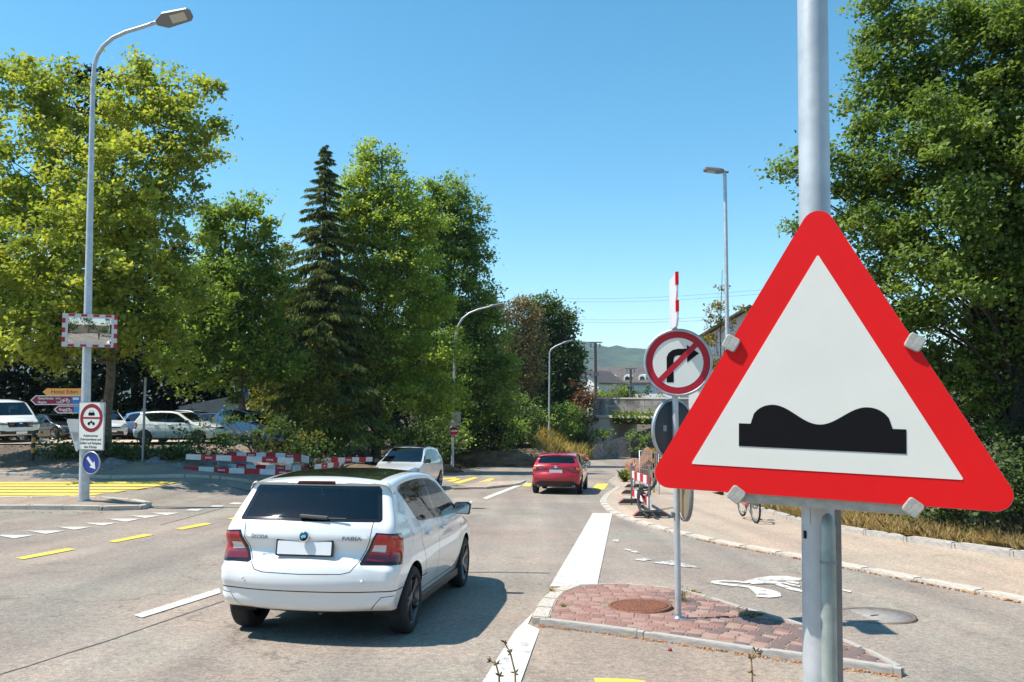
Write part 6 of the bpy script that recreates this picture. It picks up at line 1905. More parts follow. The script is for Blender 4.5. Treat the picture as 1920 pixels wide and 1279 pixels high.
for zz in (-.012, .43):
    m = MB(); m.bar((pl_.x, .045, zz), (pl_.x, pl_.y - .03, zz), .035); m.build('bracket', M_STEELD, tri)
    m = MB(); m.lathe([(.047, -.02), (.051, -.017), (.051, .017), (.047, .02)], 30); o = m.build('pole_clamp', M_STEELD, tri); o.location = (pl_.x, pl_.y, zz)

def round_sign(name, label, loc, rotz, rad, layers, back=M_ALU, rimw=.022, cat='sign', rim_m=M_STEEL):
    """disc facing -Y with a rolled rim; layers = (name, polygon or ring, material)"""
    o = thing(name, label, cat, loc, rotz)
    m = MB(); m.lathe([(.001, .004), (rad - .004, .004), (rad - .004, .014), (.001, .014)], 48, 'Y'); m.build('panel', back, o)
    if rimw:
        m = MB(); m.lathe([(rad - .004, -.012), (rad + .004, -.018), (rad + rimw, -.012), (rad + rimw, .02), (rad + .002, .02)], 48, 'Y'); m.build('rim', rim_m, o)
    y = .002
    for nm, kind, poly, mt in layers:
        m = MB()
        if kind == 'poly': m.prism(poly, y - .0012, y)
        else: m.ring(poly[0], poly[1], y - .0012, y)
        m.build(nm, mt, o)
        y -= .0018
    return o

# sign post on the paved island
D = 7.55
pb_ = G(1272, 1170)
D = pb_.y
pm_ = F_PX / D
sp_ = thing('sign_post', 'slim grey sign post on the red paved island', 'sign post', (pb_.x, pb_.y, pb_.z + .05))
topz_ = P(0, 575, D).z - pb_.z - .05
m = MB(); m.tube([(0, 0, 0), (0, 0, topz_)], .0315, 20); m.build('tube', M_POLE, sp_)
m = MB(); m.lathe([(.001, .0), (.085, .0), (.085, .012), (.035, .018), (.034, .05)], 24); m.build('base_plate', M_STEEL, sp_)
m = MB(); m.box((-.04, 0, P(0, 964, D).z - pb_.z - .05), (.03, .05, .04)); m.build('clamp', M_STEELD, sp_)
Dn = D - .06
rd_ = 60 / F_PX * Dn
cn = P(1271, 680, Dn)
arrow = [(-.105, -.185), (-.04, -.185), (-.04, .02), (-.036, .045), (-.02, .062), (.0, .068), (.085, .068), (.085, .0), (.195, .085), (.085, .165), (.085, .13), (.0, .13), (-.05, .118), (-.085, .09), (-.103, .05)]
ks = rd_ / .30
arrow = [(x * ks, z * ks) for x, z in arrow]
cw = circle(rd_ * .775, 56); 
def inchord(w, r):
    a = R(45); pts = []
    L_ = r * .97
    d = Vector((math.cos(a), math.sin(a))); n_ = Vector((-d.y, d.x))
    return [tuple(d * L_ + n_ * w), tuple(-d * L_ + n_ * w), tuple(-d * L_ - n_ * w), tuple(d * L_ - n_ * w)]
round_sign('prohibition_sign', 'round no right turn sign with black arrow and red slash', cn, -R(13), rd_ * .995, [
    ('red_ring', 'poly', circle(rd_ * .985, 56), M_SREDD), ('white_field', 'poly', cw, M_SWHITE), ('arrow', 'poly', arrow, M_SBLACK), ('slash', 'poly', inchord(rd_ * .085, rd_ * .83), M_SREDD)])
cb_ = P(1262, 806, D + .10)
bk = round_sign('round_sign', 'grey round sign seen from behind under the no right turn sign', cb_, R(180) + R(38), .30, [('face', 'poly', circle(.29, 40), M_SBLUE)], back=M_ALUD)
m = MB(); m.prism(rect(.05, .06, .12, 0), .0145, .016); o = m.build('sticker', M_ALU, bk); o.location = (.02, 0, .02)
cm_ = P(1281, 917, D - .02)
round_sign('round_sign', 'round sign seen edge on low on the near sign post', cm_, R(-88), .30, [('face', 'poly', circle(.29, 40), mat('brown sign face', (.25, .19, .12), .3))], rimw=.02, rim_m=M_STEELD)
def edge_board(label, u0, vt, vb):
    zt_, zb2 = P(0, vt, D).z, P(0, vb, D).z
    o = thing('direction_board', label, 'sign', (pb_.x - .03, D, zb2), R(-95.5))
    hh = zt_ - zb2
    m = MB(); m.prism([(-.12, 0), (.42, 0), (.50, hh * .3), (.50, hh), (-.12, hh)], 0, .02); m.build('panel', mat('board lavender white', (.70, .68, .72), .45), o)
    m = MB(); m.prism([(.44, hh * .55), (.503, hh * .55), (.503, hh + .002), (.44, hh + .002)], -.004, .024); m.build('red_end', M_SRED, o)
    m = MB(); m.bar((-.10, .03, -.02), (-.10, .03, hh + .03), .02); m.build('bracket', M_STEELD, o)
edge_board('upper narrow direction board seen edge on above the no right turn sign', 1272, 524, 574)
edge_board('lower narrow direction board seen edge on above the no right turn sign', 1272, 574, 618)

# lamp posts
M_LUM = mat('luminaire grey', (.20, .22, .24), .5, .3)
M_LENS = mat('luminaire lens', (.55, .54, .48), .25)
def luminaire(parent, loc, rot, L_=.95, w=.44):
    """flat LED head, mounting end at the origin, reaching along +x"""
    m = MB()
    top = [(0, -.07), (L_ * .25, -w / 2), (L_ * .92, -w / 2 * .82), (L_, -w * .22), (L_, w * .22), (L_ * .92, w / 2 * .82), (L_ * .25, w / 2), (0, .07)]
    n = len(top)
    vs = [(x, y, .035) for x, y in top] + [(x, y, -.045) for x, y in top] + [(x * .9 + .03, y * .6, .085) for x, y in top]
    fs = [tuple(range(n, 2 * n))[::-1], tuple(range(2 * n, 3 * n))]
    for i in range(n):
        j = (i + 1) % n
        fs += [(i, i + n, j + n, j), (i, j, j + 2 * n, i + 2 * n)]
    m.add(vs, fs)
    o = m.build('lamp_head', M_LUM, parent); o.location = loc; o.rotation_euler = rot
    m = MB(); m.box((L_ * .62, 0, -.049), (L_ * .42, w * .55, .006)); m.build('lens', M_LENS, o)
    m = MB(); m.tube([(-.16, 0, 0), (.08, 0, 0)], .045, 12); m.build('spigot', M_LUM, o)
    return o
def lamp(label, u, vb, D, pts_px, r0, r1, head_rot, hl=.95, direct=None, name='street_lamp'):
    b_ = GD(u, D) if vb is None else (G(u, vb) if direct is None else direct)
    o = thing(name, label, 'street lamp', b_)
    D = b_.y
    pts = [Vector((0, 0, -.05))] + [P(a, c, D) - b_ for a, c in pts_px]
    n = len(pts)
    m = MB(); m.tube(pts, [r0 + (r1 - r0) * min(1, p.z / max(q.z for q in pts)) for p in pts], 18); m.build('pole', M_POLE, o)
    luminaire(o, pts[-1], head_rot, hl)
    return o
lp = G(157, 946); lp.z += .09
lampL = lamp('tall curved street lamp with traffic mirror and signs on the left island', 157, 946, 0, [(160.5, 780), (164, 620), (167.5, 460), (171, 300), (174.5, 150), (177, 122), (183, 103), (194, 86), (212, 71), (236, 60), (266, 51), (293, 42)], .135, .048, (R(-34), R(-17), R(4)), 1.0, lp)
m = MB(); m.lathe([(.16, 0), (.16, .02), (.14, .05)], 20); m.build('collar', M_STEELD, lampL)
l2b = GD(849, 47.0)
lamp2 = lamp('curved street lamp with no entry sign on the left bank', 849, None, 47.0, [(850, 760), (852, 660), (853.5, 630), (858, 612), (867, 597), (880, 587), (897, 580), (918, 575)], .09, .05, (0, R(-10), R(0)), .9)
l3b = GD(1029, 69.0)
lamp3 = lamp('third street lamp further down the road by the dry grass', 1029, None, 69.0, [(1029.5, 760), (1030.5, 662), (1033, 655), (1042, 649), (1056, 643)], .085, .05, (0, R(-14), 0), .95)
lamp('straight street lamp with small head behind the no right turn sign', 1366, None, 27.0, [(1364, 660), (1361.5, 480), (1359.5, 345), (1359, 330), (1357.5, 322)], .085, .06, (R(0), R(-8), R(176)), .72)
# mirror and signs on the left lamp
DL = lp.y
def at_post(u, v, dd): return P(u, v, DL - dd)
kL = DL / F_PX
mr = thing('traffic_mirror', 'rectangular traffic mirror with red and white frame on the left lamp', 'mirror', at_post(168.5, 620, .26), R(27.5))
mr.rotation_euler = (R(3.6), 0, R(26))
mw, mh = 90 * kL * 1.0, 61 * kL
m = MB(); m.prism(rect(mw, mh, 0, 0, .02), .02, .08); m.build('back_shell', M_ALUD, mr)
iw, ih = mw * .795, mh * .76
m = MB(); m.ring(rect(mw, mh), rect(iw, ih), -.01, .02); m.build('frame', mat('mirror frame white', (.60, .60, .60), .5), mr)
nb_ = 9
for i in range(nb_):
    if i % 2 == 1:
        x = -mw / 2 + (i + .5) * mw / nb_
        for z in (mh / 2 - (mh - ih) / 8 - .01, -mh / 2 + (mh - ih) / 8 + .01):
            m = MB(); m.box((x, -.012, z), (mw / nb_, .006, (mh - ih) / 3.6)); m.build('red_mark', M_SREDD, mr)
nv_ = 7
for i in range(nv_):
    if i % 2 == 1 or i == 0 and False:
        z = -mh / 2 + (i + .5) * mh / nv_
        m = MB(); m.box((-mw / 2 + (mw - iw) / 7, -.012, z), ((mw - iw) / 3.4, .006, mh / nv_)); m.build('red_mark', M_SREDD, mr)
for i in range(nv_):
    if i % 2 == 0:
        z = -mh / 2 + (i + .5) * mh / nv_
        m = MB(); m.box((mw / 2 - (mw - iw) / 7, -.0125, z), ((mw - iw) / 3.4, .006, mh / nv_)); m.build('red_mark', M_SREDD, mr)
vs = []; gn = 14; Rm = 6.5
for j in range(gn + 1):
    for i in range(gn + 1):
        x = iw * (i / gn - .5); z = ih * (j / gn - .5)
        vs.append((x, -.018 + (x * x + z * z) / (2 * Rm), z))
m = MB(); m.add(vs, [(j * (gn + 1) + i, j * (gn + 1) + i + 1, (j + 1) * (gn + 1) + i + 1, (j + 1) * (gn + 1) + i) for j in range(gn) for i in range(gn)], True)
mg = m.build('mirror_glass', mat('mirror glass', (.62, .66, .66), .015, 1.0), mr, fix=False)
m = MB(); m.tube([(0, .05, -mh * .2), (0, .05, mh * .2)], .03, 10); m.build('bracket', M_STEELD, mr)

def finger(name, label, u_tip, u_end, v0, v1, m_face, lines, col, extra=None, rim=True):
    """arrow shaped finger post pointing left"""
    o = thing(name, label, 'sign', at_post(u_end, (v0 + v1) / 2, .05), R(12))
    L_ = (u_end - u_tip) * kL / math.cos(R(17)) * .985; hh = (v1 - v0) * kL
    def ar(g): return [(-L_ + g * 1.6, 0), (-L_ + hh * .5 + g * .4, -hh / 2 + g), (-g, -hh / 2 + g), (-g, hh / 2 - g), (-L_ + hh * .5 + g * .4, hh / 2 - g)]
    m = MB(); m.prism(ar(0), 0, .03); m.build('panel', M_SWHITE if rim else m_face, o)
    m = MB(); m.prism(ar(.026 if rim else .006), -.003, -.0005); m.build('face', m_face, o)
    for (body, x, z, size, width) in lines:
        text_part('lettering', body, size, col, o, (-L_ + x * L_, -.0045, z * hh), width=width * L_, bold=.002)
    if extra: extra(o, L_, hh)
    m = MB(); m.bar((0, .02, 0), (.16, .06, 0), .04, hh * .5); m.build('bracket', M_STEELD, o)
    return o
def bike_icon(o, x, z, s):
    m = MB()
    for dx in (-.5, .5):
        m.ring([(x + dx * s + a, z + b_) for a, b_ in circle(.30 * s, 16)], [(x + dx * s + a, z + b_) for a, b_ in circle(.20 * s, 16)], -.0055, -.0035)
    for a, b_ in [((-.5, 0), (-.2, .42)), ((-.2, .42), (.3, .42)), ((.3, .42), (0, 0)), ((0, 0), (-.3, .3)), ((.5, 0), (.25, .6)), ((0, 0), (-.5, 0))]:
        m.prism(stroke([(x + a[0] * s, z + a[1] * s), (x + b_[0] * s, z + b_[1] * s)], .1 * s), -.0055, -.0035)
    m.build('cycle_symbol', M_SWHITE, o)
def ex1(o, L_, hh):
    m = MB(); m.prism(rect(.21, hh * .82, -.14, 0), -.0055, -.0032); m.build('blue_field', mat('route blue', (.03, .19, .50), .4), o)
    m = MB(); m.prism(rect(.15, hh * .26, -.14, hh * .15), -.0075, -.0058); m.build('route_mark', M_SWHITE, o)
    bike_icon(o, -.40, -.03, .15)
def ex2(o, L_, hh):
    m = MB(); m.prism(rect(.16, hh * .8, -.11, 0), -.0055, -.0032); m.build('blue_field', mat('route light blue', (.05, .30, .68), .4), o)
    bike_icon(o, -.34, -.035, .14)
M_MAROON = mat('cycle route maroon', (.30, .006, .045), .4)
finger('finger_post', 'orange hotel finger sign pointing left on the left lamp', 89, 153, 728.5, 741.5, M_SORANGE, [('Hotel Eden', .56, 0, .14, .68)], mat('sign brown red', (.42, .05, .015), .4), rim=False)
finger('finger_post', 'long maroon cycle route finger sign pointing left', 69, 153, 741.5, 759, M_MAROON, [('Gelterkinden', .30, .18, .085, .30), ('Magden', .235, -.22, .085, .17), ('16 km', .54, .18, .07, .1), ('2 km', .55, -.22, .07, .08)], M_SWHITE, ex1)
finger('finger_post', 'short maroon cycle route finger sign below the long one', 107, 153, 760.5, 775, M_MAROON, [('Buus', .30, 0, .10, .20)], M_SWHITE, ex2)
# no motor vehicles panel
pw, phh = .86, 88 * kL
pn = thing('traffic_sign', 'white panel with red no motor vehicles ring and four text lines', 'sign', at_post(171, 799, .26), R(-17))
m = MB(); m.prism(rect(pw, phh, 0, 0, .02), .0, .03); m.build('panel', M_ALU, pn)
m = MB(); m.prism(rect(pw - .05, phh - .05, 0, 0, .01), -.003, -.0005); m.build('white_field', M_SWHITE, pn)
zc_ = phh * .17; rr_ = 26 * kL
m = MB(); m.ring(circle(rr_, 44, 0, zc_), circle(rr_ * .74, 44, 0, zc_), -.006, -.0035); m.build('red_ring', M_SFADE, pn)
m = MB(); m.prism(rect(rr_ * 1.5, rr_ * .13, 0, zc_), -.0058, -.0034); m.build('red_bar', M_SFADE, pn)
m = MB(); s_ = rr_ * .3
m.prism([(-s_ * .9, zc_ + s_ * .55), (s_ * .9, zc_ + s_ * .55), (s_ * .95, zc_ + s_ * 1.15), (s_ * .6, zc_ + s_ * 1.3), (s_ * .5, zc_ + s_ * 1.7), (-s_ * .5, zc_ + s_ * 1.7), (-s_ * .6, zc_ + s_ * 1.3), (-s_ * .95, zc_ + s_ * 1.15)], -.006, -.0034); m.build('car_symbol', M_SBLACK, pn)
m = MB(); m.prism(rect(s_ * .75, s_ * .3, 0, zc_ + s_ * 1.45), -.007, -.0061); m.build('car_symbol_window', M_SWHITE, pn)
m = MB()
for dx in (-.7, .7): m.prism(circle(s_ * .38, 14, dx * s_, zc_ - s_ * 1.35), -.006, -.0034)
m.prism([(-s_ * .9, zc_ - s_ * 1.2), (s_ * .8, zc_ - s_ * 1.2), (s_ * .3, zc_ - s_ * .85), (0, zc_ - s_ * .55), (-s_ * .3, zc_ - s_ * .85)], -.0065, -.0034)
m.build('motorcycle_symbol', M_SBLACK, pn)
for i, t_ in enumerate(['Ausgenommen', 'Zubringerdienst und', 'Zufahrt auf Parkplatz', 'des Königs']):
    text_part('lettering', t_, .085, M_SBLACK, pn, (0, -.0042, -phh * (.20 + .078 * i)), width=[.48, .70, .72, .42][i], bold=.0015)
m = MB(); m.box((0, .06, 0), (.1, .1, phh * .8)); m.build('bracket', M_STEELD, pn)
# keep right sign
kr = round_sign('keep_right_sign', 'small blue round sign with white arrow low on the left lamp', at_post(171, 868, .26), R(-19), 19.5 * kL, [('blue_field', 'poly', circle(19 * kL, 44), M_SBLUE),
    ('arrow', 'poly', [(x * 19 * kL, z * 19 * kL) for x, z in [(-.62, .42), (-.42, .62), (.22, -.02), (.40, .18), (.55, -.58), (-.2, -.42), (0, -.22)]], M_SWHITE)])
m = MB(); m.box((0, .06, 0), (.08, .1, .2)); m.build('bracket', M_STEELD, kr)
# give way triangle seen from behind
gy = thing('give_way_sign', 'grey back of a triangular sign behind the white panel', 'sign', at_post(146, 818, -.22), R(180 - 30))
q_ = 64 * kL
m = MB(); m.prism(round_poly([(0, -q_ * .5), (q_ * .60, q_ * .5), (-q_ * .60, q_ * .5)], .06), 0, .02); m.build('panel', M_ALU, gy)
m = MB(); m.prism(round_poly([(0, -q_ * .48), (q_ * .57, q_ * .48), (-q_ * .57, q_ * .48)], .06), -.003, -.0005); m.build('face', M_SWHITE, gy)
m = MB(); m.box((0, .06, .1), (.5, .06, .05)); m.build('bracket', M_STEELD, gy)
# signs on second lamp
k2 = 47.0 / F_PX
ne = round_sign('no_entry_sign', 'small red no entry sign on the second lamp post', P(851, 808, 46.75), R(-4), 8.5 * k2, [('red_field', 'poly', circle(8.4 * k2, 32), M_SREDD), ('white_bar', 'poly', rect(12.5 * k2, 3 * k2), M_SWHITE)])
pn2 = thing('traffic_sign', 'grey back of a rectangular sign on the second lamp post', 'sign', P(852, 785, 47.25), R(180))
m = MB(); m.prism(rect(24 * k2, 26 * k2, 0, 0, .03), 0, .03); m.build('panel', M_ALU, pn2)
m = MB(); m.prism(rect(23 * k2, 25 * k2, 0, 0, .03), -.003, -.0005); m.build('face', M_SWHITE, pn2)
# slim posts at the car park
b_ = G(267, 872)
o = thing('sign_post', 'thin grey post standing in the verge before the car park', 'sign post', b_)
m = MB(); m.tube([(0, 0, -.05), (0.01, 0, P(0, 708, b_.y).z - b_.z)], .045, 10); m.build('tube', M_STEELD, o)
m = MB(); m.box((0, 0, P(0, 768, b_.y).z - b_.z), (.16, .12, .06)); m.build('clamp', M_STEELD, o)
b_ = GD(441, 45.5)
o = thing('parking_sign', 'small blue sign on a thin post at the concrete wall', 'sign', b_)
m = MB(); m.tube([(0, 0, -.05), (0, 0, P(0, 712, 45.5).z - b_.z)], .03, 8); m.build('post', M_STEELD, o)
m = MB(); m.prism(rect(11 * 45.5 / F_PX, 18 * 45.5 / F_PX, 20 * 45.5 / F_PX, P(0, 738, 45.5).z - b_.z), -.05, -.03); m.build('panel', mat('parking blue', (.02, .08, .42), .4), o)
m = MB(); m.bar((0, -.02, P(0, 734, 45.5).z - b_.z), (.7, -.02, P(0, 734, 45.5).z - b_.z), .03); m.build('bracket', M_STEELD, o)
# bollard
b_ = G(61, 868)
o = thing('bollard', 'black and yellow banded bollard in front of the white van', 'bollard', b_)
kb = b_.y / F_PX
hb = 56 * kb
m = MB(); m.tube([(0, 0, -.05), (0, 0, hb)], .068, 16); m.build('tube', M_BLACKPL, o)
for z0_, z1_ in ((.33, .50), (.66, .84)):
    m = MB(); m.tube([(0, 0, hb * z0_), (0, 0, hb * z1_)], .0695, 16); m.build('yellow_band', mat('ochre band', (.50, .27, .04), .5), o)
m = MB(); m.lathe([(.07, 0), (.07, .02), (.05, .05), (.001, .06)], 16); q = m.build('cap', M_BLACKPL, o); q.location = (0, 0, hb)

# ------------------------------------------------------------------ red and white barriers
M_BRED = mat('barrier red', (.52, .012, .028), .5, var=.15, scale=6)
M_BWHITE = mat('barrier white', (.76, .74, .72), .5, var=.12, scale=6)
def barrier(name, label, a, b_, zs, hh, nblk, first_red, posts=(.06, .94), marks=True, feet=None, post_h=None, post_m=M_STEELD, group='red and white barriers'):
    a, b_ = Vector(a), Vector(b_)
    d = b_ - a
    L_ = math.hypot(d.x, d.y)
    o = thing(name, label, 'barrier', a, math.atan2(d.y, d.x), group)
    sl = d.z / L_
    rot = (0, -math.atan(sl), 0)
    for bi, (z, sh) in enumerate(zs):
        m = MB(); m.box((L_ / 2, 0, 0), (L_, .03, hh)); bo = m.build('board', M_BWHITE, o); bo.location = (sh, 0, z); bo.rotation_euler = rot
        for i in range(nblk):
            if (i % 2 == 0) == ((bi % 2 == 0) == first_red):
                m = MB(); m.box(((i + .5) * L_ / nblk, 0, 0), (L_ / nblk, .036, hh + .004)); m.build('red_block', M_BRED, bo)
                if marks and i % 4 in (1, 2):
                    m = MB()
                    for q in range(5): m.box(((i + .5) * L_ / nblk + (q - 2) * .055, -.019, 0), (.035, .004, hh * .3))
                    k_o = m.build('white_mark', M_BWHITE, bo); k_o['kind'] = 'stuff'
    for t in posts:
        m = MB(); m.bar((L_ * t, .035, t * L_ * sl - (.05 if feet else .7)), (L_ * t, .035, t * L_ * sl + (post_h or (max(z for z, s in zs) + .12))), .04); m.build('post', post_m, o)
    if feet:
        for t in posts:
            f = MB()
            w, dp, fh = feet
            f.prism([(-w / 2, 0), (w / 2, 0), (w / 2 * .62, fh), (-w / 2 * .62, fh)], -dp / 2, dp / 2)
            fo = f.build('foot', mat('recycled rubber foot', (.055, .052, .05), .85, var=.3, scale=12), o); fo.location = (L_ * t, 0, t * L_ * sl); fo.rotation_euler = (0, 0, R(90))
            for sg in (-1, 1):
                r2 = MB(); r2.prism([(sg * w / 2 * .98, .012), (sg * w / 2 * .66, fh * 1.02), (sg * w / 2 * .80, fh * 1.02 * .55 + .02)], -dp / 2 * .8, dp / 2 * .8); r2.build('reflector', mat('faded red reflector', (.42, .10, .10), .6), fo)
    return o
def bz(u, v, D): 
    p = P(u, v, D); return p
Da = 29.2
a_, b2_ = P(348, 893, Da), P(549, 900, Da - .5)
a_.z = h(a_.x, a_.y) + .09; b2_.z = a_.z - .10
kz = Da / F_PX
za = P(0, 856.5, Da).z - a_.z; zb3 = P(0, 879, Da).z - a_.z
barrier('barrier', 'front red and white barrier with two boards by the left footway', a_, b2_, [(za, 0), (zb3, -.08)], .20, 7, False, posts=(.3, .985))
a2, b3 = P(425, 880, Da + 2.2), P(553, 884, Da + 2.2)
a2.z = h(a2.x, a2.y); b3.z = a2.z - .06
barrier('barrier', 'second red and white barrier directly behind the front one', a2, b3, [(P(0, 852, a2.y).z - a2.z, 0), (P(0, 875, a2.y).z - a2.z, 0)], .20, 7, True, posts=(.1, .97))
a2, b3 = P(553, 884, Da + 1.4), P(578, 887, Da + .1)
a2.z = P(0, 893, Da).z; b3.z = a2.z
barrier('barrier', 'short red and white barrier turned across the end of the row', a2, b3, [(P(0, 857, a2.y).z - a2.z, 0), (P(0, 878, a2.y).z - a2.z, 0)], .26, 2, True, posts=(.5,), marks=False)
a2, b3 = P(579, 884, 35), P(698, 880, 37)
a2.z = P(0, 884, 35).z; b3.z = a2.z - .1
barrier('barrier', 'long single red and white barrier behind the oncoming silver car', a2, b3, [(P(0, 864, 35).z - a2.z, 0)], .21, 9, False, posts=(.05, .75), post_h=P(0, 860, 35).z - a2.z + .12)
a2, b3 = P(590, 890, 33.0), P(645, 886, 36.5)
a2.z = P(0, 890, 33).z; b3.z = a2.z - .15
barrier('barrier', 'low red and white board lying slanted in the soil', a2, b3, [(P(0, 876, 33).z - a2.z, 0)], .2, 5, False, posts=(.2, .8), post_h=.3)
b_ = P(577, 890, 29.4); b_.z = h(b_.x, b_.y)
o = thing('marker_post', 'slim red and white marker post at the corner of the barriers', 'post', b_)
for i in range(4):
    m = MB(); m.tube([(0, 0, i * .19), (0, 0, (i + 1) * .19)], .03, 10); m.build('band', M_BRED if i % 2 == 0 else M_BWHITE, o)
# right-hand barrier row
pn_, pf2 = G(1221, 975), G(1186, 949)
pn_.z += .09; pf2.z += .09
kn = pn_.y / F_PX
barrier('barrier', 'near striped barrier with rubber feet on the right footway corner', pn_, pf2, [(64 * kn, 0), (24 * kn, 0)], 15 * kn, 6, True, posts=(.02, .98), marks=False, feet=(.85, .22, .12), post_m=M_STEELD, post_h=1.15)
pn2_, pf3 = G(1188, 931), G(1192, 918)
pn2_.z += .09; pf3.z += .09
barrier('barrier', 'second striped barrier behind the near one on the footway', pn2_, pf3, [(.85, 0), (.35, 0)], .16, 6, True, posts=(.02, .98), marks=False, feet=(.85, .22, .12), post_h=1.1)
# grey mesh fence behind
fa, fb = G(1200, 926), G(1236, 930)
fa.z += .09; fb.z += .09
fo = thing('site_fence', 'grey metal site fence behind the striped barriers', 'fence', fa, math.atan2(fb.y - fa.y, fb.x - fa.x))
Lf = (fb - fa).length
m = MB(); m.tube([(0, 0, 0), (0, 0, 1.45), (Lf, 0, 1.45), (Lf, 0, 0)], .022, 8); m.build('frame', M_STEEL, fo)
for i in range(1, 9):
    m = MB(); m.tube([(Lf * i / 9, 0, .1), (Lf * i / 9, 0, 1.45)], .012, 6); m.build('bar', M_STEEL, fo)
for z in (.12, .8):
    m = MB(); m.tube([(0, 0, z), (Lf, 0, z)], .012, 6); m.build('cross_bar', M_STEEL, fo)
# hazard post, cable, spoil heap, boulder
b_ = G(1226, 928); b_.z += .09
o = thing('hazard_post', 'black and yellow hazard post beside the site fence', 'post', b_)
for i in range(9):
    m = MB(); m.box((0, 0, (i + .5) * .17), (.10, .04, .168)); m.build('band', mat('hazard yellow', (.75, .42, .02), .5) if i % 2 == 0 else M_SBLACK, o)
M_HOSE = mat('black cable', (.012, .012, .013), .6)
for i, (lab, px) in enumerate([('thick black cable hanging over the near barrier', [(1232, 880, 22), (1229, 903, 21.5), (1218, 921, 21), (1209, 935, 20.2), (1205, 930, 19.8), (1200, 925, 19.6), (1196, 940, 19.2), (1202, 958, 18.9), (1216, 968, 18.6)]), ('second black cable looping over the barrier foot', [(1234, 870, 22.4), (1230, 897, 22), (1226, 912, 21.6), (1206, 915, 21), (1197, 922, 20.3), (1199, 946, 19.6), (1222, 962, 18.8), (1238, 980, 18.3)]), ('thin grey cable behind the near barrier', [(1236, 862, 22.6), (1233, 888, 22.2), (1222, 914, 21.5), (1208, 920, 21), (1199, 915, 20.5)])]):
    pts = [P(*q) for q in px]
    m = MB(); sm = []
    for j in range(len(pts) - 1):
        for t in (0, .33, .66):
            p0, p1, p2, p3 = pts[max(j - 1, 0)], pts[j], pts[j + 1], pts[min(j + 2, len(pts) - 1)]
            sm.append(.5 * (2 * p1 + (p2 - p0) * t + (2 * p0 - 5 * p1 + 4 * p2 - p3) * t * t + (3 * p1 - p0 - 3 * p2 + p3) * t ** 3))
    sm.append(pts[-1])
    m.tube(sm, .032 if i < 2 else .02, 8)
    tag(m.build('cable', M_HOSE), lab, 'cable', 'cables over the barrier')
def mound(name, label, c, size, material, seed, cat, n=26):
    r2 = np.random.default_rng(seed)
    bm = bmesh.new()
    bmesh.ops.create_icosphere(bm, subdivisions=4, radius=1)
    ph = r2.uniform(0, 6, (6, 3)); fr_ = r2.uniform(1.5, 7, (6, 3))
    for v in bm.verts:
        d = sum(math.sin(fr_[i][0] * v.co.x + ph[i][0]) * math.sin(fr_[i][1] * v.co.y + ph[i][1]) * math.sin(fr_[i][2] * v.co.z + ph[i][2]) for i in range(6)) * .085 + r2.normal() * .03
        v.co *= 1 + d
        v.co = Vector((v.co.x * size[0], v.co.y * size[1], max(v.co.z, -.15) * size[2]))
    me = bpy.data.meshes.new(name); bm.to_mesh(me); bm.free()
    o = link(name, me, material); o.location = c
    return tag(o, label, cat)
M_SOILR = mat('orange excavated soil', (.36, .155, .075), .95, color2=(.20, .10, .05), scale=3, bump=1, bscale=16, detail=9)
b_ = G(1212, 905)
mound('spoil_heap', 'orange brown heap of excavated soil behind the site fence', (b_.x + .2, b_.y + 1.6, b_.z), (1.05, .9, 1.05), M_SOILR, 3, 'soil heap')
b_ = GD(1214, 47)
mound('boulder', 'rounded reddish boulder standing behind the soil heap', (b_.x, 47, b_.z), (.75, .7, P(0, 843, 47).z - b_.z), mat('reddish boulder', (.30, .15, .085), .9, color2=(.20, .11, .07), scale=4, bump=.6, bscale=20), 8, 'boulder')
for i, (u, D_, sz, lab) in enumerate([(770, 43, (2.0, 1.2, .55), 'low soil mound by the foot of the second lamp post'), (812, 45, (1.6, 1.0, .45), 'reddish soil mound right of the silver car'), (900, 56, (4.5, 1.4, .95), 'long dark soil bank beyond the crossing'), (985, 62, (3.4, 1.4, 1.1), 'soil bank left of the third lamp post'), (1045, 67, (2.6, 1.4, 1.0), 'reddish soil bank right of the third lamp post'), (650, 36.5, (2.2, .8, .4), 'soil mound behind the slanted barrier board')]):
    p = GD(u, D_)
    mound('soil_mound', lab, p, sz, M_SOILR if i in (1, 4) else M_SOIL, 20 + i, 'soil')['group'] = 'soil mounds along the bank'
M_ROCK = mat('grey blue rock', (.22, .235, .25), .9, color2=(.12, .13, .14), scale=5, bump=.6, bscale=18)
for i, (u, v, sz, lab) in enumerate([(290, 866, (.38, .25, .26), 'pale stone lying in the verge left of the barriers'), (329, 873, (.42, .22, .2), 'grey concrete lump by the barrier end'), (408, 868, (.36, .2, .2), 'grey block visible between the barrier boards'), (450, 868, (.62, .25, .22), 'long grey rock visible between the barrier boards'), (218, 868, (.5, .3, .3), 'dark stone at the foot of the plane tree'), (195, 880, (.4, .3, .2), 'low dark stone beside the blue sign')]):
    p = G(u, v + 6)
    mound('rock', lab, (p.x, p.y, p.z), sz, M_ROCK, 40 + i, 'rock')['group'] = 'rocks in the verge'

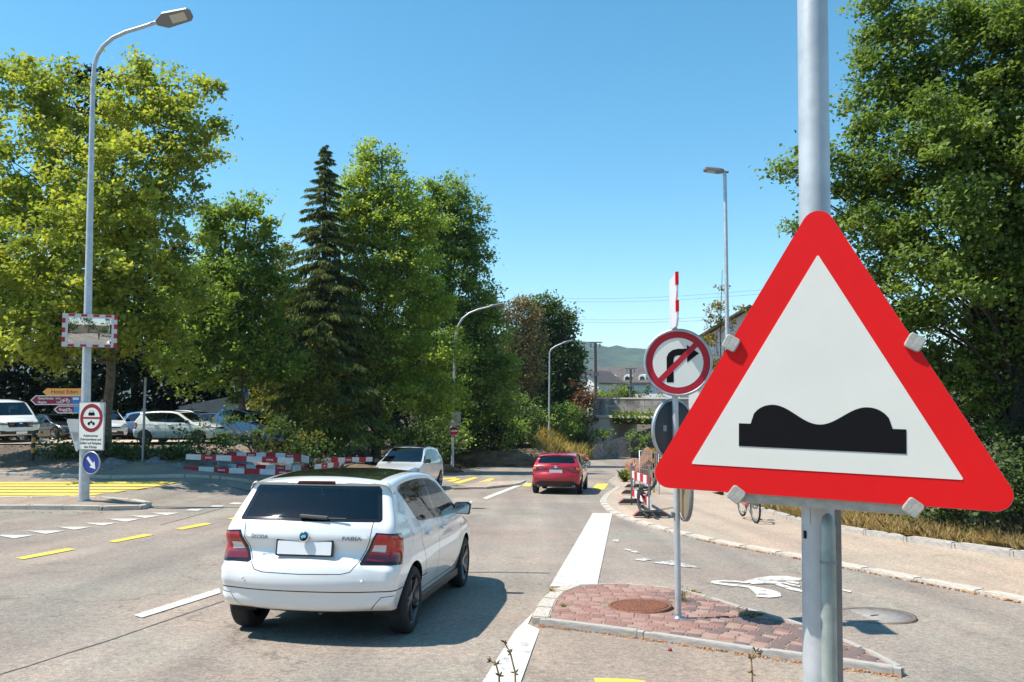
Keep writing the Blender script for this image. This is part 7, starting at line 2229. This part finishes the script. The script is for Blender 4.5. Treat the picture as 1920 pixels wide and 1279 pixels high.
# ------------------------------------------------------------------ bicycle
def bicycle(label, loc, rotz, R_=.33):
    o = thing('bicycle', label, 'bicycle', loc, rotz)
    wb = 1.02
    M_FR = mat('red bicycle frame', (.50, .02, .02), .35, coat=.6)
    for x in (-wb / 2, wb / 2):
        m = MB(); m.tube([(x + R_ * math.cos(t), 0, R_ + R_ * math.sin(t)) for t in np.linspace(0, 2 * math.pi, 33)], .024, 8, caps=False); w = m.build('wheel', M_RUBBER, o)
        m = MB(); m.tube([(x + (R_ - .03) * math.cos(t), 0, R_ + (R_ - .03) * math.sin(t)) for t in np.linspace(0, 2 * math.pi, 33)], .011, 6, caps=False); m.build('rim', M_STEELD, w)
        m = MB()
        for k in range(14):
            t = 2 * math.pi * k / 14; m.tube([(x, .02 * (-1) ** k, R_), (x + (R_ - .03) * math.cos(t), 0, R_ + (R_ - .03) * math.sin(t))], .0018, 4)
        q = m.build('spokes', M_CHROME, w); q['kind'] = 'stuff'
        m = MB(); m.tube([(x, -.045, R_), (x, .045, R_)], .02, 10); m.build('hub', M_STEELD, w)
    seat = Vector((-.20, 0, .92)); bb = Vector((-.08, 0, .29)); head = Vector((.36, 0, .86)); hl = Vector((.40, 0, .70))
    m = MB(); m.tube([seat - Vector((0, 0, .12)), bb], .017, 8); m.tube([bb, hl], .02, 8); m.tube([seat - Vector((-.03, 0, .18)), head - Vector((0, 0, .04))], .017, 8)
    for s_ in (-.05, .05):
        m.tube([bb + Vector((0, s_ * .6, 0)), (-wb / 2, s_, R_)], .011, 6); m.tube([seat - Vector((-.02, -s_ * .5, .16)), (-wb / 2, s_, R_)], .010, 6)
    m.tube([head, hl], .022, 8); m.build('frame', M_FR, o)
    m = MB()
    for s_ in (-.05, .05): m.tube([hl + Vector((0, s_ * .7, 0)), (wb / 2, s_, R_)], .013, 6)
    m.tube([head, head + Vector((-.03, 0, .14))], .014, 8); m.build('fork', M_BLACKPL, o)
    m = MB(); m.tube([head + Vector((-.08, -.30, .15)), head + Vector((-.01, -.12, .15)), head + Vector((-.02, .12, .15)), head + Vector((-.08, .30, .15))], .013, 8); m.build('handlebar', M_BLACKPL, o)
    m = MB(); m.box(seat + Vector((-.02, 0, .03)), (.26, .14, .05)); m.build('saddle', M_BLACKPL, o, bevel=.02)
    m = MB(); m.tube([seat - Vector((0, 0, .14)), seat], .013, 8); m.build('seat_post', M_STEELD, o)
    m = MB(); m.lathe([(.09, -.004), (.095, 0), (.09, .004)], 20, 'Y', tuple(bb + Vector((0, -.05, 0)))); m.tube([bb + Vector((0, -.07, 0)), bb + Vector((.12, -.07, -.12))], .01, 6); m.tube([bb + Vector((0, .07, 0)), bb + Vector((-.12, .07, .12))], .01, 6); m.box(bb + Vector((.12, -.12, -.12)), (.09, .09, .02)); m.box(bb + Vector((-.12, .12, .12)), (.09, .09, .02)); m.build('crank', M_STEELD, o)
    m = MB(); m.tube([bb + Vector((-.1, .03, -.03)), bb + Vector((-.2, .16, -.28))], .008, 6); m.build('kickstand', M_STEELD, o)
    return o
pb1, pb2 = G(1393, 976), G(1416, 985)
pc_ = (pb1 + pb2) / 2
dd_ = pb2 - pb1
bicycle('bicycle with red frame standing on the footway behind the triangular sign', (pc_.x, pc_.y, pc_.z + .09), R(-90))
# small red cap on the pavement
b_ = G(1256, 1222)
m = MB(); m.lathe([(.001, .022), (.014, .02), (.019, .008), (.017, 0), (.001, 0)], 14)
o = m.build('red_cap', mat('red plastic cap', (.30, .02, .03), .4)); o.location = (b_.x, b_.y, b_.z + .008)
tag(o, 'tiny dark red cap lying on the pavement before the island', 'cap')
# ------------------------------------------------------------------ place behind the camera, seen only in mirrors and paint
for i, (x, y, hh) in enumerate([(-9, -9, 6.5), (-3.5, -13, 7), (3, -14, 7.5), (9, -10, 7)]):
    z0 = h(x, y)
    make_tree('hedge_tree', ['leafy tree behind the photographer to the left', 'leafy tree straight behind the photographer', 'leafy tree behind the photographer to the right', 'leafy tree behind the sign pole side'][i], (x, y, z0), [((x, y, z0 + hh * .5), (2.8, 2.4, hh * .42)), ((x + 1.6, y, z0 + hh * .3), (2.2, 2, hh * .3))], LF_DARK, 2.2, 13, .55, .40, M_BARKD, .18, .3, 200 + i, twigs=2, shell=.7)
make_bush('shrub', 'dense shrub behind the photographer on the footway side', (3.4, -4.6, h(3.4, -4.6)), (3, 2.2, 3.4), LF_DARK, 231, 6, 15, .3, .2)
make_bush('shrub', 'dense shrub behind the photographer beyond the pole', (6.6, -4.0, h(6.6, -4)), (3, 2.2, 3.6), LF_DARK, 232, 6, 15, .3, .2)
# photographer, seen in the traffic mirror
pr0 = thing('person', 'photographer in dark jacket and grey trousers holding up a phone', 'person', (-.02, -.42, h(0, -.42)))
def skin(name, joints, bones, material):
    me = bpy.data.meshes.new(name)
    me.from_pydata([j[:3] for j in joints], bones, [])
    o = link(name, me, material, pr0)
    md = o.modifiers.new('skin', 'SKIN')
    for i, j in enumerate(joints):
        me.skin_vertices[0].data[i].radius = (j[3], j[4] if len(j) > 4 else j[3])
    me.skin_vertices[0].data[0].use_root = True
    o.modifiers.new('sub', 'SUBSURF').levels = 1
    o.modifiers['sub'].render_levels = 1
    for p in me.polygons: p.use_smooth = True
    return o
J = [(0, 0, .95, .15, .11), (0, 0, 1.2, .15, .11), (0, .0, 1.42, .17, .10), (0, .01, 1.52, .055), (-.09, 0, .90, .09), (-.10, .02, .5, .062), (-.11, 0, .09, .045), (-.11, .16, .04, .04), (.09, 0, .90, .09), (.10, .02, .5, .062), (.11, 0, .09, .045), (.11, .16, .04, .04),
     (-.19, 0, 1.42, .06), (-.26, .10, 1.18, .048), (-.10, .28, 1.44, .036), (-.05, .31, 1.52, .03), (.19, 0, 1.42, .06), (.26, .10, 1.18, .048), (.10, .28, 1.44, .036), (.05, .31, 1.52, .03)]
skin('body', J, [(0, 1), (1, 2), (2, 3), (0, 4), (4, 5), (5, 6), (6, 7), (0, 8), (8, 9), (9, 10), (10, 11), (2, 12), (12, 13), (13, 14), (14, 15), (2, 16), (16, 17), (17, 18), (18, 19)], mat('dark navy jacket', (.02, .025, .045), .85))
m = MB(); m.lathe([(.001, -.12), (.05, -.10), (.075, -.04), (.08, .03), (.07, .09), (.04, .125), (.001, .135)], 18)
m.tube([(0, .075, .0), (0, .10, -.02)], [.012, .016], 8); m.tube([(-.08, 0, -.01), (-.095, 0, -.01)], .02, 8); m.tube([(.08, 0, -.01), (.095, 0, -.01)], .02, 8)
o = m.build('head', mat('skin', (.50, .32, .24), .6), pr0); o.location = (0, .02, 1.64)
m = MB(); m.lathe([(.082, .0), (.088, .05), (.076, .10), (.045, .135), (.001, .145)], 18); o = m.build('hair', mat('dark hair', (.03, .022, .018), .7), pr0); o.location = (0, .005, 1.645)
m = MB()
for s_ in (-.1, .1):
    m.tube([(s_ * .95, 0, .97), (s_, .02, .52), (s_ * 1.1, 0, .10)], [.105, .078, .075], 14)
m.build('trousers', mat('grey trousers', (.12, .12, .13), .85), pr0)
m = MB(); m.box((0, .33, 1.55), (.15, .01, .075)); m.build('phone', M_BLACKPL, pr0)

# ------------------------------------------------------------------ air
hz = bpy.data.objects.new('haze', None)
bm = bmesh.new(); bmesh.ops.create_cube(bm, size=1)
me = bpy.data.meshes.new('haze'); bm.to_mesh(me); bm.free()
bpy.data.objects.remove(hz)
hzm = bpy.data.materials.new('haze air'); hzm.use_nodes = True
nt = hzm.node_tree; nt.nodes.clear()
out = nt.nodes.new('ShaderNodeOutputMaterial'); vol = nt.nodes.new('ShaderNodeVolumePrincipled')
vol.inputs['Color'].default_value = (.66, .83, 1, 1); vol.inputs['Density'].default_value = HAZE; vol.inputs['Anisotropy'].default_value = .0
nt.links.new(vol.outputs[0], out.inputs['Volume'])
hz = link('haze', me, hzm)
hz.scale = (9400, 9400, 330); hz.location = (0, 0, 330 / 2 - 12)
tag(hz, 'thin blue summer haze in the air', kind='stuff')
